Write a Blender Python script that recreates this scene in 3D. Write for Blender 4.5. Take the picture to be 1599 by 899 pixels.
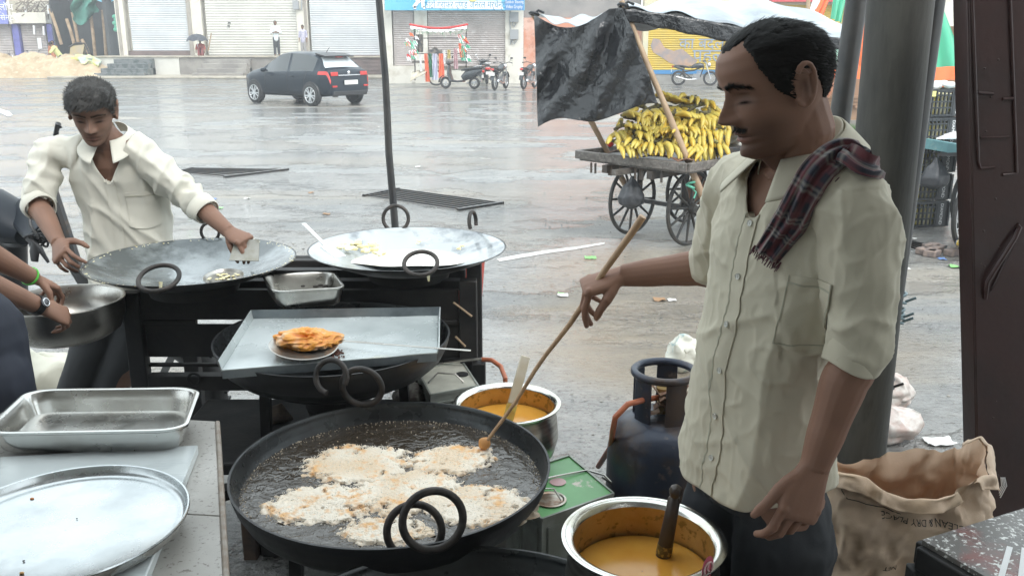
import bpy, math, random
import numpy as np
from mathutils import Vector, Matrix, noise, bvhtree
R = math.radians
PI = math.pi
sc = bpy.context.scene
for _o in list(bpy.data.objects):
    bpy.data.objects.remove(_o)

# ---------------------------------------------------------------- camera
FPX, PITCH, CAMZ = 1400.0, R(15.5), 1.85
cam_d = bpy.data.cameras.new('camera')
cam = bpy.data.objects.new('camera', cam_d)
sc.collection.objects.link(cam)
cam.location = (0, 0, CAMZ)
cam.rotation_euler = (PI / 2 - PITCH, 0, 0)
cam_d.sensor_width = 36
cam_d.lens = 36 * FPX / 1599
cam_d.clip_start = .05
cam_d.clip_end = 2000
sc.camera = cam

# ---------------------------------------------------------------- world, sun, exposure
world = bpy.data.worlds.new('World')
sc.world = world
world.use_nodes = True
wn = world.node_tree
wn.nodes.clear()
w_out = wn.nodes.new('ShaderNodeOutputWorld')
w_bg = wn.nodes.new('ShaderNodeBackground')
w_sky = wn.nodes.new('ShaderNodeTexSky')
w_sky.sky_type = 'NISHITA'
w_sky.sun_disc = False
SUN_EL, SUN_AZ = R(50), R(150)
w_sky.sun_elevation = SUN_EL
w_sky.sun_rotation = SUN_AZ
w_sky.air_density = 1.0
w_sky.dust_density = 6.0
w_sky.ozone_density = 1.0
w_hs = wn.nodes.new('ShaderNodeHueSaturation')
w_hs.inputs['Saturation'].default_value = .22
w_tc = wn.nodes.new('ShaderNodeTexCoord')
w_nz = wn.nodes.new('ShaderNodeTexNoise')
w_nz.inputs['Scale'].default_value = 2.2
w_nz.inputs['Detail'].default_value = 4
w_rp = wn.nodes.new('ShaderNodeMapRange')
w_rp.inputs['From Min'].default_value = .3
w_rp.inputs['From Max'].default_value = .7
w_rp.inputs['To Min'].default_value = .85
w_rp.inputs['To Max'].default_value = 1.12
w_hs2 = w_hs
wn.links.new(w_tc.outputs['Generated'], w_nz.inputs['Vector'])
wn.links.new(w_nz.outputs['Fac'], w_rp.inputs['Value'])
wn.links.new(w_rp.outputs['Result'], w_hs.inputs['Value'])
wn.links.new(w_sky.outputs['Color'], w_hs.inputs['Color'])
w_mx = wn.nodes.new('ShaderNodeMix')
w_mx.data_type = 'RGBA'
w_mx.inputs['Factor'].default_value = .65
w_mx.inputs[7].default_value = (7.4, 8.3, 8.6, 1)
wn.links.new(w_hs.outputs['Color'], w_mx.inputs[6])
wn.links.new(w_mx.outputs[2], w_bg.inputs['Color'])
wn.links.new(w_bg.outputs['Background'], w_out.inputs['Surface'])
w_bg.inputs['Strength'].default_value = .15
sun_d = bpy.data.lights.new('sun', 'SUN')
sun_d.energy = .6
sun_d.angle = R(25)
sun_d.color = (1, .97, .93)
sun = bpy.data.objects.new('sun', sun_d)
sc.collection.objects.link(sun)
sun.rotation_euler = (PI / 2 - SUN_EL, 0, PI - SUN_AZ)
sc.view_settings.view_transform = 'Standard'
sc.view_settings.look = 'None'
sc.view_settings.exposure = 1.05
sc.view_settings.gamma = 1
sc.view_settings.use_curve_mapping = False
sc.cycles.use_denoising = True
sc.cycles.max_bounces = 8
sc.cycles.diffuse_bounces = 4
sc.cycles.glossy_bounces = 4
sc.cycles.transmission_bounces = 4
sc.cycles.volume_bounces = 1
sc.cycles.caustics_reflective = False
sc.cycles.caustics_refractive = False

# ---------------------------------------------------------------- photo-to-world measuring
_cp, _sp = math.cos(PITCH), math.sin(PITCH)


def _ray(px, py):
    x = (px - 799.5) / FPX
    y = -(py - 449.5) / FPX
    return Vector((x, _cp + y * _sp, -_sp + y * _cp))


def aZ(px, py, z):
    r = _ray(px, py)
    t = (z - CAMZ) / r.z
    return Vector((r.x * t, r.y * t, z))


def aY(px, py, Y):
    r = _ray(px, py)
    t = Y / r.y
    return Vector((r.x * t, Y, CAMZ + r.z * t))


def V(*a):
    return Vector(a)


# ---------------------------------------------------------------- materials
MATS = {}


def M(name, col=(.5, .5, .5), rough=.5, metal=0.0, col2=None, ns=6.0, lo=.4, hi=.6, bump=0.0, bs=60.0, bdist=.002,
      rvar=0.0, coat=0.0, spec=.5, trans=0.0, col3=None, ns3=30.0, lo3=.55, hi3=.7, stretch=None, sheen=0.0, sss=0.0, ior=None, detail=5.0, emit=None):
    if name in MATS:
        return MATS[name]
    m = bpy.data.materials.new(name)
    m.use_nodes = True
    nt = m.node_tree
    b = nt.nodes['Principled BSDF']
    L = nt.links.new
    b.inputs['Base Color'].default_value = (*col, 1)
    b.inputs['Roughness'].default_value = rough
    b.inputs['Metallic'].default_value = metal
    b.inputs['Coat Weight'].default_value = coat
    b.inputs['Coat Roughness'].default_value = .08
    b.inputs['Specular IOR Level'].default_value = spec
    b.inputs['Transmission Weight'].default_value = trans
    if ior:
        b.inputs['IOR'].default_value = ior
    if sheen:
        b.inputs['Sheen Weight'].default_value = sheen
    if sss:
        b.inputs['Subsurface Weight'].default_value = sss
        b.inputs['Subsurface Radius'].default_value = (.6, .25, .12)
        b.inputs['Subsurface Scale'].default_value = .01
    tc = nt.nodes.new('ShaderNodeTexCoord')
    vec = tc.outputs['Object']
    if stretch:
        mp = nt.nodes.new('ShaderNodeMapping')
        mp.inputs['Scale'].default_value = stretch
        L(vec, mp.inputs['Vector'])
        vec = mp.outputs['Vector']

    def nz(scale, det=detail):
        n = nt.nodes.new('ShaderNodeTexNoise')
        n.inputs['Scale'].default_value = scale
        n.inputs['Detail'].default_value = det
        n.inputs['Roughness'].default_value = .6
        L(vec, n.inputs['Vector'])
        return n.outputs['Fac']

    def rng(src, a, bb, c=0.0, d=1.0):
        r = nt.nodes.new('ShaderNodeMapRange')
        r.inputs['From Min'].default_value = a
        r.inputs['From Max'].default_value = bb
        r.inputs['To Min'].default_value = c
        r.inputs['To Max'].default_value = d
        L(src, r.inputs['Value'])
        return r.outputs['Result']

    def mix(fac, a, c2):
        x = nt.nodes.new('ShaderNodeMix')
        x.data_type = 'RGBA'
        L(fac, x.inputs['Factor'])
        if isinstance(a, tuple):
            x.inputs[6].default_value = (*a, 1)
        else:
            L(a, x.inputs[6])
        x.inputs[7].default_value = (*c2, 1)
        return x.outputs[2]
    cur = col
    n1 = None
    if col2 is not None:
        n1 = nz(ns)
        cur = mix(rng(n1, lo, hi), cur, col2)
    if col3 is not None:
        cur = mix(rng(nz(ns3), lo3, hi3), cur, col3)
    if not isinstance(cur, tuple):
        L(cur, b.inputs['Base Color'])
    if rvar:
        L(rng(nz(ns * 1.7), .3, .7, max(0, rough - rvar), min(1, rough + rvar)), b.inputs['Roughness'])
    if bump:
        bn = nt.nodes.new('ShaderNodeBump')
        bn.inputs['Strength'].default_value = bump
        bn.inputs['Distance'].default_value = bdist
        L(nz(bs, 3), bn.inputs['Height'])
        L(bn.outputs['Normal'], b.inputs['Normal'])
    if emit:
        b.inputs['Emission Color'].default_value = (*emit[0], 1)
        b.inputs['Emission Strength'].default_value = emit[1]
    m['_b'] = 1
    MATS[name] = m
    return m


def attr_mat(name, rough=.5, bump=0, bs=200, bdist=.001, sss=0.0, spec=.5, sheen=0.0, weave=0.0):
    """material whose base colour is the mesh's own 'tint' attribute"""
    if name in MATS:
        return MATS[name]
    m = M(name, (.5, .5, .5), rough, bump=bump, bs=bs, bdist=bdist, sss=sss, spec=spec, sheen=sheen)
    nt = m.node_tree
    a = nt.nodes.new('ShaderNodeAttribute')
    a.attribute_name = 'tint'
    nt.links.new(a.outputs['Color'], nt.nodes['Principled BSDF'].inputs['Base Color'])
    return m


# ---------------------------------------------------------------- objects
def put(o, parent=None):
    sc.collection.objects.link(o)
    if parent is not None:
        o.parent = parent
        if parent.get('_root'):
            o.matrix_parent_inverse = parent.matrix_basis.inverted()
    return o


def tag(o, label, cat, group=None, kind=None):
    if label:
        o['label'] = label
    if cat:
        o['category'] = cat
    if group:
        o['group'] = group
    if kind:
        o['kind'] = kind
    return o


def thing(name, label, cat, loc=(0, 0, 0), group=None):
    o = bpy.data.objects.new(name, None)
    o.empty_display_size = .1
    o.location = loc
    sc.collection.objects.link(o)
    o['_root'] = 1
    return tag(o, label, cat, group)


def dup(root, mat4, label=None, group=None):
    """copy a thing with its parts and sub-parts; mat4 is its new world transform"""
    r = root.copy()
    sc.collection.objects.link(r)
    r.matrix_basis = mat4
    if label:
        r['label'] = label
    if group:
        r['group'] = group
    allo = [o for o in sc.objects if o.parent == root]
    for ch in allo:
        c = ch.copy()
        sc.collection.objects.link(c)
        c.parent = r
        for g in [o for o in sc.objects if o.parent == ch]:
            d = g.copy()
            sc.collection.objects.link(d)
            d.parent = c
    return r


class MB:
    def __init__(s):
        s.v = []
        s.f = []
        s.mi = []
        s.m = 0
        s.T = None

    def add(s, vs, fs):
        o = len(s.v)
        if s.T is not None:
            vs = [s.T @ Vector(v) for v in vs]
        s.v.extend([tuple(v) for v in vs])
        s.f.extend([tuple(i + o for i in f) for f in fs])
        s.mi.extend([s.m] * len(fs))
        return s

    def box(s, c, size, rot=None):
        hx, hy, hz = size[0] / 2, size[1] / 2, size[2] / 2
        vs = [Vector((x, y, z)) for x in (-hx, hx) for y in (-hy, hy) for z in (-hz, hz)]
        if rot is not None:
            if not isinstance(rot, Matrix):
                rot = Matrix.Rotation(rot, 3, 'Z')
            vs = [rot @ v for v in vs]
        c = Vector(c)
        return s.add([v + c for v in vs], [(0, 1, 3, 2), (4, 6, 7, 5), (0, 4, 5, 1), (2, 3, 7, 6), (0, 2, 6, 4), (1, 5, 7, 3)])

    def bar(s, a, b, w, h=None, up=(0, 0, 1)):
        a, b = Vector(a), Vector(b)
        h = h or w
        d = b - a
        L = d.length
        d.normalize()
        u = Vector(up)
        if abs(d.dot(u)) > .98:
            u = Vector((0, 1, 0))
        x = d.cross(u).normalized()
        z = x.cross(d).normalized()
        rot = Matrix((x, d, z)).transposed()
        return s.box((a + b) / 2, (w, L, h), rot)

    def loft(s, rings, cap=True, closed=True):
        n = len(rings[0])
        vs = [p for r in rings for p in r]
        fs = []
        for i in range(len(rings) - 1):
            for j in range(n if closed else n - 1):
                k = (j + 1) % n
                fs.append((i * n + j, i * n + k, (i + 1) * n + k, (i + 1) * n + j))
        if cap:
            fs.append(tuple(range(n - 1, -1, -1)))
            fs.append(tuple((len(rings) - 1) * n + j for j in range(n)))
        return s.add(vs, fs)

    def tube(s, pts, rad, n=10, cap=True, flat=None, up=None):
        """tube along pts; rad a number or list; flat=(a,b) scales the section"""
        pts = [Vector(p) for p in pts]
        if not isinstance(rad, (list, tuple)):
            rad = [rad] * len(pts)
        rings = []
        prev = None
        for i, p in enumerate(pts):
            t = (pts[min(i + 1, len(pts) - 1)] - pts[max(i - 1, 0)]).normalized()
            if prev is None:
                u = Vector(up) if up is not None else Vector((0, 0, 1))
                if abs(t.dot(u)) > .95:
                    u = Vector((0, 1, 0)) if up is None else Vector((1, 0, 0))
            else:
                u = prev
            x = t.cross(u).normalized()
            u = x.cross(t).normalized()
            prev = u
            r = rad[i]
            ra, rb = (r, r) if not isinstance(r, (tuple, list)) else r
            if flat:
                ra, rb = ra * flat[0], rb * flat[1]
            rings.append([p + x * (math.cos(a) * ra) + u * (math.sin(a) * rb) for a in [2 * PI * j / n for j in range(n)]])
        return s.loft(rings, cap)

    def lathe(s, prof, c=(0, 0, 0), n=48, axis=None, cap=False):
        """prof: list of (r, h); revolved about axis (default Z)"""
        c = Vector(c)
        rot = Matrix.Identity(3)
        if axis is not None:
            rot = Vector((0, 0, 1)).rotation_difference(Vector(axis).normalized()).to_matrix()
        rings = [[c + rot @ Vector((max(r, 1e-4) * math.cos(a), max(r, 1e-4) * math.sin(a), h)) for a in [2 * PI * j / n for j in range(n)]] for r, h in prof]
        return s.loft(rings, cap)

    def ell(s, c, r, n=16, m=10, rot=None):
        c = Vector(c)
        if not isinstance(r, (tuple, list)):
            r = (r, r, r)
        rings = []
        for i in range(m + 1):
            t = -PI / 2 + PI * i / m
            t = max(-PI / 2 + .02, min(PI / 2 - .02, t))
            ring = []
            for j in range(n):
                a = 2 * PI * j / n
                p = Vector((r[0] * math.cos(t) * math.cos(a), r[1] * math.cos(t) * math.sin(a), r[2] * math.sin(t)))
                ring.append(c + (rot @ p if rot is not None else p))
            rings.append(ring)
        return s.loft(rings, True)

    def torus(s, c, Rr, r, axis=(0, 0, 1), a0=0, a1=2 * PI, n=28, k=8, ref=None):
        c = Vector(c)
        ax = Vector(axis).normalized()
        x = Vector(ref) if ref is not None else (Vector((0, 0, 1)) if abs(ax.z) < .9 else Vector((1, 0, 0)))
        x = (x - ax * x.dot(ax)).normalized()
        y = ax.cross(x)
        full = abs(a1 - a0 - 2 * PI) < 1e-3
        rings = []
        for i in range(n + (0 if full else 1)):
            a = a0 + (a1 - a0) * i / n
            d = x * math.cos(a) + y * math.sin(a)
            rings.append([c + d * (Rr + r * math.cos(b)) + ax * (r * math.sin(b)) for b in [2 * PI * j / k for j in range(k)]])
        if full:
            rings.append(rings[0])
            return s.loft(rings, False)
        return s.loft(rings, True)

    def grid(s, fn, nu, nv, thick=0):
        """fn(u,v) -> point, u,v in 0..1; thick gives it a back face"""
        vs = [Vector(fn(i / nu, j / nv)) for i in range(nu + 1) for j in range(nv + 1)]
        w = nv + 1
        fs = [(i * w + j, (i + 1) * w + j, (i + 1) * w + j + 1, i * w + j + 1) for i in range(nu) for j in range(nv)]
        if thick:
            nrm = [Vector() for _ in vs]
            for f in fs:
                q = (vs[f[2]] - vs[f[0]]).cross(vs[f[3]] - vs[f[1]])
                for k in f:
                    nrm[k] += q
            N = len(vs)
            vs = vs + [v - (q.normalized() * thick if q.length > 0 else q) for v, q in zip(vs, nrm)]
            back = [tuple(k + N for k in reversed(f)) for f in fs]
            ed = []
            for i in range(nu):
                ed.append((i * w, (i + 1) * w))
                ed.append(((i + 1) * w + nv, i * w + nv))
            for j in range(nv):
                ed.append((j + 1, j))
                ed.append((nu * w + j, nu * w + j + 1))
            fs = fs + back + [(b, a, a + N, b + N) for a, b in ed]
        return s.add(vs, fs)

    def prism(s, poly, y0, y1, T=None):
        """poly of (x,z) extruded along y"""
        n = len(poly)
        vs = [Vector((x, y0, z)) for x, z in poly] + [Vector((x, y1, z)) for x, z in poly]
        fs = [tuple(range(n)), tuple(range(2 * n - 1, n - 1, -1))] + [(i, i + n, (i + 1) % n + n, (i + 1) % n) for i in range(n)]
        if T is not None:
            vs = [T @ v for v in vs]
        return s.add(vs, fs)

    def mesh(s, name):
        me = bpy.data.meshes.new(name)
        me.from_pydata(s.v, [], s.f)
        return me

    def build(s, name, mats, parent=None, smooth=35, bevel=0, sub=0, recalc=True, bseg=2):
        me = s.mesh(name)
        if not isinstance(mats, (list, tuple)):
            mats = [mats]
        for m in mats:
            me.materials.append(m)
        if len(mats) > 1:
            me.polygons.foreach_set('material_index', s.mi)
        return finish(name, me, parent, smooth, bevel, sub, recalc, bseg)


def finish(name, me, parent=None, smooth=35, bevel=0, sub=0, recalc=True, bseg=2):
    if recalc:
        import bmesh
        bm = bmesh.new()
        bm.from_mesh(me)
        bmesh.ops.recalc_face_normals(bm, faces=bm.faces)
        bm.to_mesh(me)
        bm.free()
    if smooth:
        me.polygons.foreach_set('use_smooth', [True] * len(me.polygons))
        if smooth < 179:
            me.set_sharp_from_angle(angle=R(smooth))
    me.update()
    o = bpy.data.objects.new(name, me)
    put(o, parent)
    if parent is None:
        n = len(me.vertices)
        a = np.empty(n * 3, dtype=np.float32)
        me.vertices.foreach_get('co', a)
        a = a.reshape(-1, 3)
        lo_, hi_ = a.min(0), a.max(0)
        c = Vector(((lo_[0] + hi_[0]) / 2, (lo_[1] + hi_[1]) / 2, lo_[2]))
        me.transform(Matrix.Translation(-c))
        o.location = c
    if bevel:
        b = o.modifiers.new('bevel', 'BEVEL')
        b.width = bevel
        b.segments = bseg
        b.limit_method = 'ANGLE'
        b.angle_limit = R(40)
    if sub:
        q = o.modifiers.new('sub', 'SUBSURF')
        q.levels = sub
        q.render_levels = sub
    return o


def voxel(mb, size, smooth_it=0, smooth_f=.5):
    """union of overlapping closed shapes as one continuous skin"""
    me = mb.mesh('tmp')
    import bmesh
    bm = bmesh.new()
    bm.from_mesh(me)
    bmesh.ops.recalc_face_normals(bm, faces=bm.faces)
    bm.to_mesh(me)
    bm.free()
    o = bpy.data.objects.new('tmp', me)
    sc.collection.objects.link(o)
    r = o.modifiers.new('r', 'REMESH')
    r.mode = 'VOXEL'
    r.voxel_size = size
    r.use_smooth_shade = True
    if smooth_it:
        q = o.modifiers.new('s', 'SMOOTH')
        q.iterations = smooth_it
        q.factor = smooth_f
    dg = bpy.context.evaluated_depsgraph_get()
    dg.update()
    out = bpy.data.meshes.new_from_object(o.evaluated_get(dg), depsgraph=dg)
    bpy.data.objects.remove(o)
    bpy.data.meshes.remove(me)
    return out


def coords(me):
    a = np.empty(len(me.vertices) * 3, dtype=np.float32)
    me.vertices.foreach_get('co', a)
    return a.reshape(-1, 3).astype(np.float64)


def normals(me):
    a = np.empty(len(me.vertices) * 3, dtype=np.float32)
    me.vertices.foreach_get('normal', a)
    return a.reshape(-1, 3).astype(np.float64)


def setco(me, a):
    me.vertices.foreach_set('co', a.astype(np.float32).ravel())
    me.update()


def tint(me, cols):
    at = me.color_attributes.new('tint', 'FLOAT_COLOR', 'POINT')
    c = np.ones((len(me.vertices), 4), dtype=np.float32)
    c[:, :3] = cols
    at.data.foreach_set('color', c.ravel())


def keep_faces(me, mask_fn):
    """delete faces whose centre fails mask_fn(N x 3 array)->bool keep"""
    import bmesh
    n = len(me.polygons)
    c = np.empty(n * 3, dtype=np.float32)
    me.polygons.foreach_get('center', c)
    k = mask_fn(c.reshape(-1, 3))
    bm = bmesh.new()
    bm.from_mesh(me)
    bm.faces.ensure_lookup_table()
    bmesh.ops.delete(bm, geom=[bm.faces[i] for i in np.where(~k)[0]], context='FACES')
    bm.to_mesh(me)
    bm.free()


def smooth_edges(me, it=10):
    """even out the cut edges of a garment"""
    import bmesh
    bm = bmesh.new()
    bm.from_mesh(me)
    bm.edges.ensure_lookup_table()
    nb = {}
    for e in bm.edges:
        if e.is_boundary:
            a, b = e.verts
            nb.setdefault(a, []).append(b)
            nb.setdefault(b, []).append(a)
    for _ in range(it):
        new = {v: v.co * .4 + sum((w.co for w in n), Vector()) * (.6 / len(n)) for v, n in nb.items()}
        for v, c in new.items():
            v.co = c
    bm.to_mesh(me)
    bm.free()


def bvh_of(o):
    me = o.data
    mw = world_of(o)
    return bvhtree.BVHTree.FromPolygons([mw @ v.co for v in me.vertices], [tuple(p.vertices) for p in me.polygons])


def world_of(o):
    m = o.matrix_basis.copy()
    if o.parent:
        return world_of(o.parent) @ o.matrix_parent_inverse @ m
    return m


FONT = None


def text(body, size, T, m, name='lettering', parent=None, depth=.0, project=None, off=.0015, align='CENTER', sx=1.0):
    """writing as a mesh; T maps its (x right, y up, z out) plane into the world"""
    cu = bpy.data.curves.new('tmp', 'FONT')
    cu.body = body
    cu.size = size
    cu.align_x = align
    cu.align_y = 'CENTER'
    cu.extrude = depth
    cu.resolution_u = 3
    o = bpy.data.objects.new('tmp', cu)
    sc.collection.objects.link(o)
    dg = bpy.context.evaluated_depsgraph_get()
    dg.update()
    me = bpy.data.meshes.new_from_object(o.evaluated_get(dg), depsgraph=dg)
    bpy.data.objects.remove(o)
    if project is not None:
        import bmesh
        bm = bmesh.new()
        bm.from_mesh(me)
        bmesh.ops.triangulate(bm, faces=bm.faces)
        bmesh.ops.subdivide_edges(bm, edges=[e for e in bm.edges if e.calc_length() > size * .3], cuts=2)
        bm.to_mesh(me)
        bm.free()
    me.transform(Matrix.Diagonal((sx, 1, 1, 1)))
    me.transform(T)
    if project is not None:
        d = -(T.to_3x3() @ Vector((0, 0, 1))).normalized()
        for v in me.vertices:
            hit = project.ray_cast(v.co - d * .3, d)
            if hit[0] is not None:
                v.co = hit[0] - d * off
    me.materials.clear()
    me.materials.append(m)
    ob = bpy.data.objects.new(name, me)
    return put(ob, parent)


def frame(o, x, y, z):
    """matrix from origin and axes"""
    m = Matrix((Vector(x), Vector(y), Vector(z))).transposed().to_4x4()
    m.translation = Vector(o)
    return m


def nz3(p, s=1.0, o=0.0):
    return noise.noise(Vector((p[0] * s + o, p[1] * s + o * .7, p[2] * s - o)))


def lerp(a, b, t):
    return a + (b - a) * t
# ================================================================ THE SETTING
def ground_mat():
    m = bpy.data.materials.new('wet_ground')
    m.use_nodes = True
    nt = m.node_tree
    L = nt.links.new
    N = nt.nodes.new
    b = nt.nodes['Principled BSDF']
    tc = N('ShaderNodeNewGeometry')

    def nz(scale, det=6, rough=.6, st=(1, 1, 1), off=(0, 0, 0)):
        mp = N('ShaderNodeMapping')
        mp.inputs['Scale'].default_value = st
        mp.inputs['Location'].default_value = off
        L(tc.outputs['Position'], mp.inputs['Vector'])
        n = N('ShaderNodeTexNoise')
        n.inputs['Scale'].default_value = scale
        n.inputs['Detail'].default_value = det
        n.inputs['Roughness'].default_value = rough
        L(mp.outputs['Vector'], n.inputs['Vector'])
        return n.outputs['Fac']

    def rng(s, a, bb, c=0.0, d=1.0):
        r = N('ShaderNodeMapRange')
        for k, v in zip(('From Min', 'From Max', 'To Min', 'To Max'), (a, bb, c, d)):
            r.inputs[k].default_value = v
        L(s, r.inputs['Value'])
        return r.outputs['Result']

    def math_(op, a, bb):
        x = N('ShaderNodeMath')
        x.operation = op
        for i, q in enumerate((a, bb)):
            if isinstance(q, (int, float)):
                x.inputs[i].default_value = q
            else:
                L(q, x.inputs[i])
        return x.outputs[0]

    def mix(f, a, c):
        x = N('ShaderNodeMix')
        x.data_type = 'RGBA'
        L(f, x.inputs['Factor'])
        for i, q in ((6, a), (7, c)):
            if isinstance(q, tuple):
                x.inputs[i].default_value = (*q, 1)
            else:
                L(q, x.inputs[i])
        return x.outputs[2]
    sep = N('ShaderNodeSeparateXYZ')
    L(tc.outputs['Position'], sep.inputs[0])
    big = nz(.12, 4, .55)
    mid = nz(.7, 8, .65)
    fine = nz(45, 4, .7)
    grit = nz(9, 8, .75)
    streak = nz(.55, 6, .6, (.35, 1.4, 1), (7, 3, 0))
    base = mix(rng(mid, .35, .65), (.23, .24, .243), (.34, .338, .325))
    base = mix(rng(grit, .45, .7), base, (.42, .412, .395))
    base = mix(rng(fine, .54, .72), base, (.05, .052, .055))
    crk = nz(2.3, 9, .72, (1, 1.5, 1), (11, 2, 0))
    base = mix(math_('MULTIPLY', rng(crk, .52, .62), .5), base, (.11, .115, .12))
    base = mix(math_('MULTIPLY', rng(nz(.9, 7, .7, (.6, 1.6, 1), (5, 5, 0)), .55, .66), .5), base, (.50, .50, .48))
    # silt left by the water: a broad brown patch in front of the shop and long bands on the road
    dx = math_('SUBTRACT', sep.outputs[0], 1.35)
    dy = math_('SUBTRACT', sep.outputs[1], 6.1)
    rr = math_('ADD', math_('MULTIPLY', math_('MULTIPLY', dx, dx), .55), math_('MULTIPLY', math_('MULTIPLY', dy, dy), .28))
    zone = math_('ADD', rng(rr, 0, 1.6, .55, 0), math_('MULTIPLY', big, .55))
    zone = math_('ADD', zone, math_('MULTIPLY', math_('SUBTRACT', streak, .5), .9))
    silt = rng(zone, .40, .60)
    base = mix(math_('MULTIPLY', silt, .7), base, (.30, .225, .135))
    # broken surface: clusters of dark gravel, pale worn spots, damp blotches
    clus = rng(nz(1.1, 6, .7, (.7, 1.3, 1), (2, 9, 0)), .46, .60)
    dots = rng(nz(26, 2, .6, (1, 1.3, 1)), .56, .62)
    base = mix(math_('MULTIPLY', math_('MULTIPLY', clus, dots), .75), base, (.04, .042, .045))
    spk = rng(nz(13, 5, .8, (1, 1.6, 1), (4, 4, 0)), .57, .66)
    base = mix(math_('MULTIPLY', spk, .45), base, (.09, .092, .095))
    blot = rng(nz(.38, 7, .68, (.5, 1.7, 1), (8, 1, 0)), .47, .58)
    base = mix(math_('MULTIPLY', blot, .40), base, (.12, .125, .13))
    beig = rng(nz(.27, 6, .65, (.4, 1.9, 1), (1, 8, 0)), .50, .62)
    base = mix(math_('MULTIPLY', beig, .55), base, (.38, .33, .26))
    # asphalt strip further away is darker
    far = rng(sep.outputs[1], 22, 30)
    base = mix(math_('MULTIPLY', far, .45), base, (.09, .094, .10))
    # standing water
    pud = math_('ADD', math_('MULTIPLY', mid, .5), math_('MULTIPLY', streak, .6))
    wet = rng(pud, .50, .545)
    base = mix(math_('MULTIPLY', wet, .42), base, (.12, .118, .108))
    L(base, b.inputs['Base Color'])
    rough = rng(wet, 0, 1, .42, .05)
    rough = math_('ADD', rough, rng(fine, .3, .7, -.03, .05))
    L(rough, b.inputs['Roughness'])
    b.inputs['Specular IOR Level'].default_value = .6
    dry = math_('SUBTRACT', 1.0, math_('MULTIPLY', wet, .8))
    h = math_('ADD', math_('MULTIPLY', math_('MULTIPLY', grit, dry), .045), math_('MULTIPLY', math_('MULTIPLY', fine, dry), .008))
    h = math_('ADD', h, math_('MULTIPLY', math_('MULTIPLY', crk, dry), .05))
    # rain rings and wind ripples on the film of water
    vo = N('ShaderNodeTexVoronoi')
    vo.feature = 'F1'
    vo.inputs['Scale'].default_value = 9
    L(tc.outputs['Position'], vo.inputs['Vector'])
    sn = math_('SINE', math_('MULTIPLY', vo.outputs['Distance'], 42), 0)
    ring = math_('MULTIPLY', math_('MULTIPLY', sn, rng(vo.outputs['Distance'], 0, .35, 1, 0)), .0035)
    rip = math_('MULTIPLY', nz(14, 3, .5, (1, 2.2, 1), (3, 1, 0)), .007)
    h = math_('ADD', h, math_('ADD', ring, rip))
    bn = N('ShaderNodeBump')
    bn.inputs['Strength'].default_value = .9
    bn.inputs['Distance'].default_value = 1.0
    L(h, bn.inputs['Height'])
    L(bn.outputs['Normal'], b.inputs['Normal'])
    return m


g = MB()
g.grid(lambda u, v: (-260 + 520 * u, -60 + 460 * v, 0), 4, 4)
tag(g.build('ground', ground_mat(), smooth=0, recalc=False), None, None, kind='structure')

m_conc = M('concrete', (.34, .33, .31), .55, col2=(.24, .23, .21), ns=3, bump=.4, bs=40, bdist=.004, col3=(.14, .13, .12), ns3=7, rvar=.2)
m_kerb = M('pale_kerb', (.42, .38, .31), .45, col2=(.3, .27, .22), ns=2, bump=.3, bs=30)
m_shopfloor = M('shop_floor', (.13, .125, .12), .35, col2=(.07, .068, .065), ns=4, bump=.4, bs=30, bdist=.004, rvar=.2)

# raised apron the cooks stand on, the shop shell round the camera
g = MB()
g.box((0, .45, .125), (9, 4.9, .25))
tag(g.build('pavement', bpy.data.materials['wet_ground'], bevel=.02), None, None, kind='structure')
g = MB()
t = thing('shop_building', 'shop interior behind and above the cooks with a tin awning', 'building', (0, -2, .25))
m_shopwall = M('shop_plaster', (.55, .53, .47), .8, col2=(.42, .4, .35), ns=2)
g = MB()
g.box((0, -3.1, 1.75), (9, .2, 3.0))
g.build('wall', m_shopwall, t)
g = MB()
for i in range(60):
    x = -4.5 + i * .15
    g.bar((x, -3.2, 3.02), (x, 1.5, 2.82), .075, .012)
    g.bar((x + .075, -3.2, 3.04), (x + .075, 1.5, 2.84), .075, .012)
g.build('awning', M('tin_roof', (.5, .52, .53), .4, .6, col2=(.35, .3, .26), ns=3), t, smooth=0)

# far pavement in front of the shops
g = MB()
g.box((-7.0, 46.3, .05), (31, 3.6, .10))
tag(g.build('kerb_strip', m_kerb, bevel=.02), None, None, kind='structure')

# ---- painted road lines worn thin (flat paint, 4 mm proud)
m_line = M('road_paint', (.72, .72, .70), .35, col2=(.5, .49, .45), ns=9, bump=.3, bs=40)


def paint(pts, name):
    g = MB()
    vs = [aZ(x, y, .004) for x, y in pts]
    n = len(vs) // 2
    g.add(vs, [(i, i + 1, 2 * n - 2 - i, 2 * n - 1 - i) for i in range(n - 1)])
    o = g.build(name, m_line, smooth=0)
    tag(o, None, None, kind='structure')


paint([(776, 404), (800, 399), (850, 391), (900, 385), (945, 378), (944, 381), (900, 389), (850, 396), (805, 404), (780, 408)], 'road_marking')
paint([(-40, 168), (0, 170), (14, 174), (20, 180), (12, 182), (0, 176), (-40, 172)], 'road_marking')

# ---- drain gratings
m_iron = M('wet_iron', (.05, .05, .052), .32, .7, col2=(.10, .075, .06), ns=20, lo=.5, hi=.7, bump=.2, bs=80)


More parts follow.
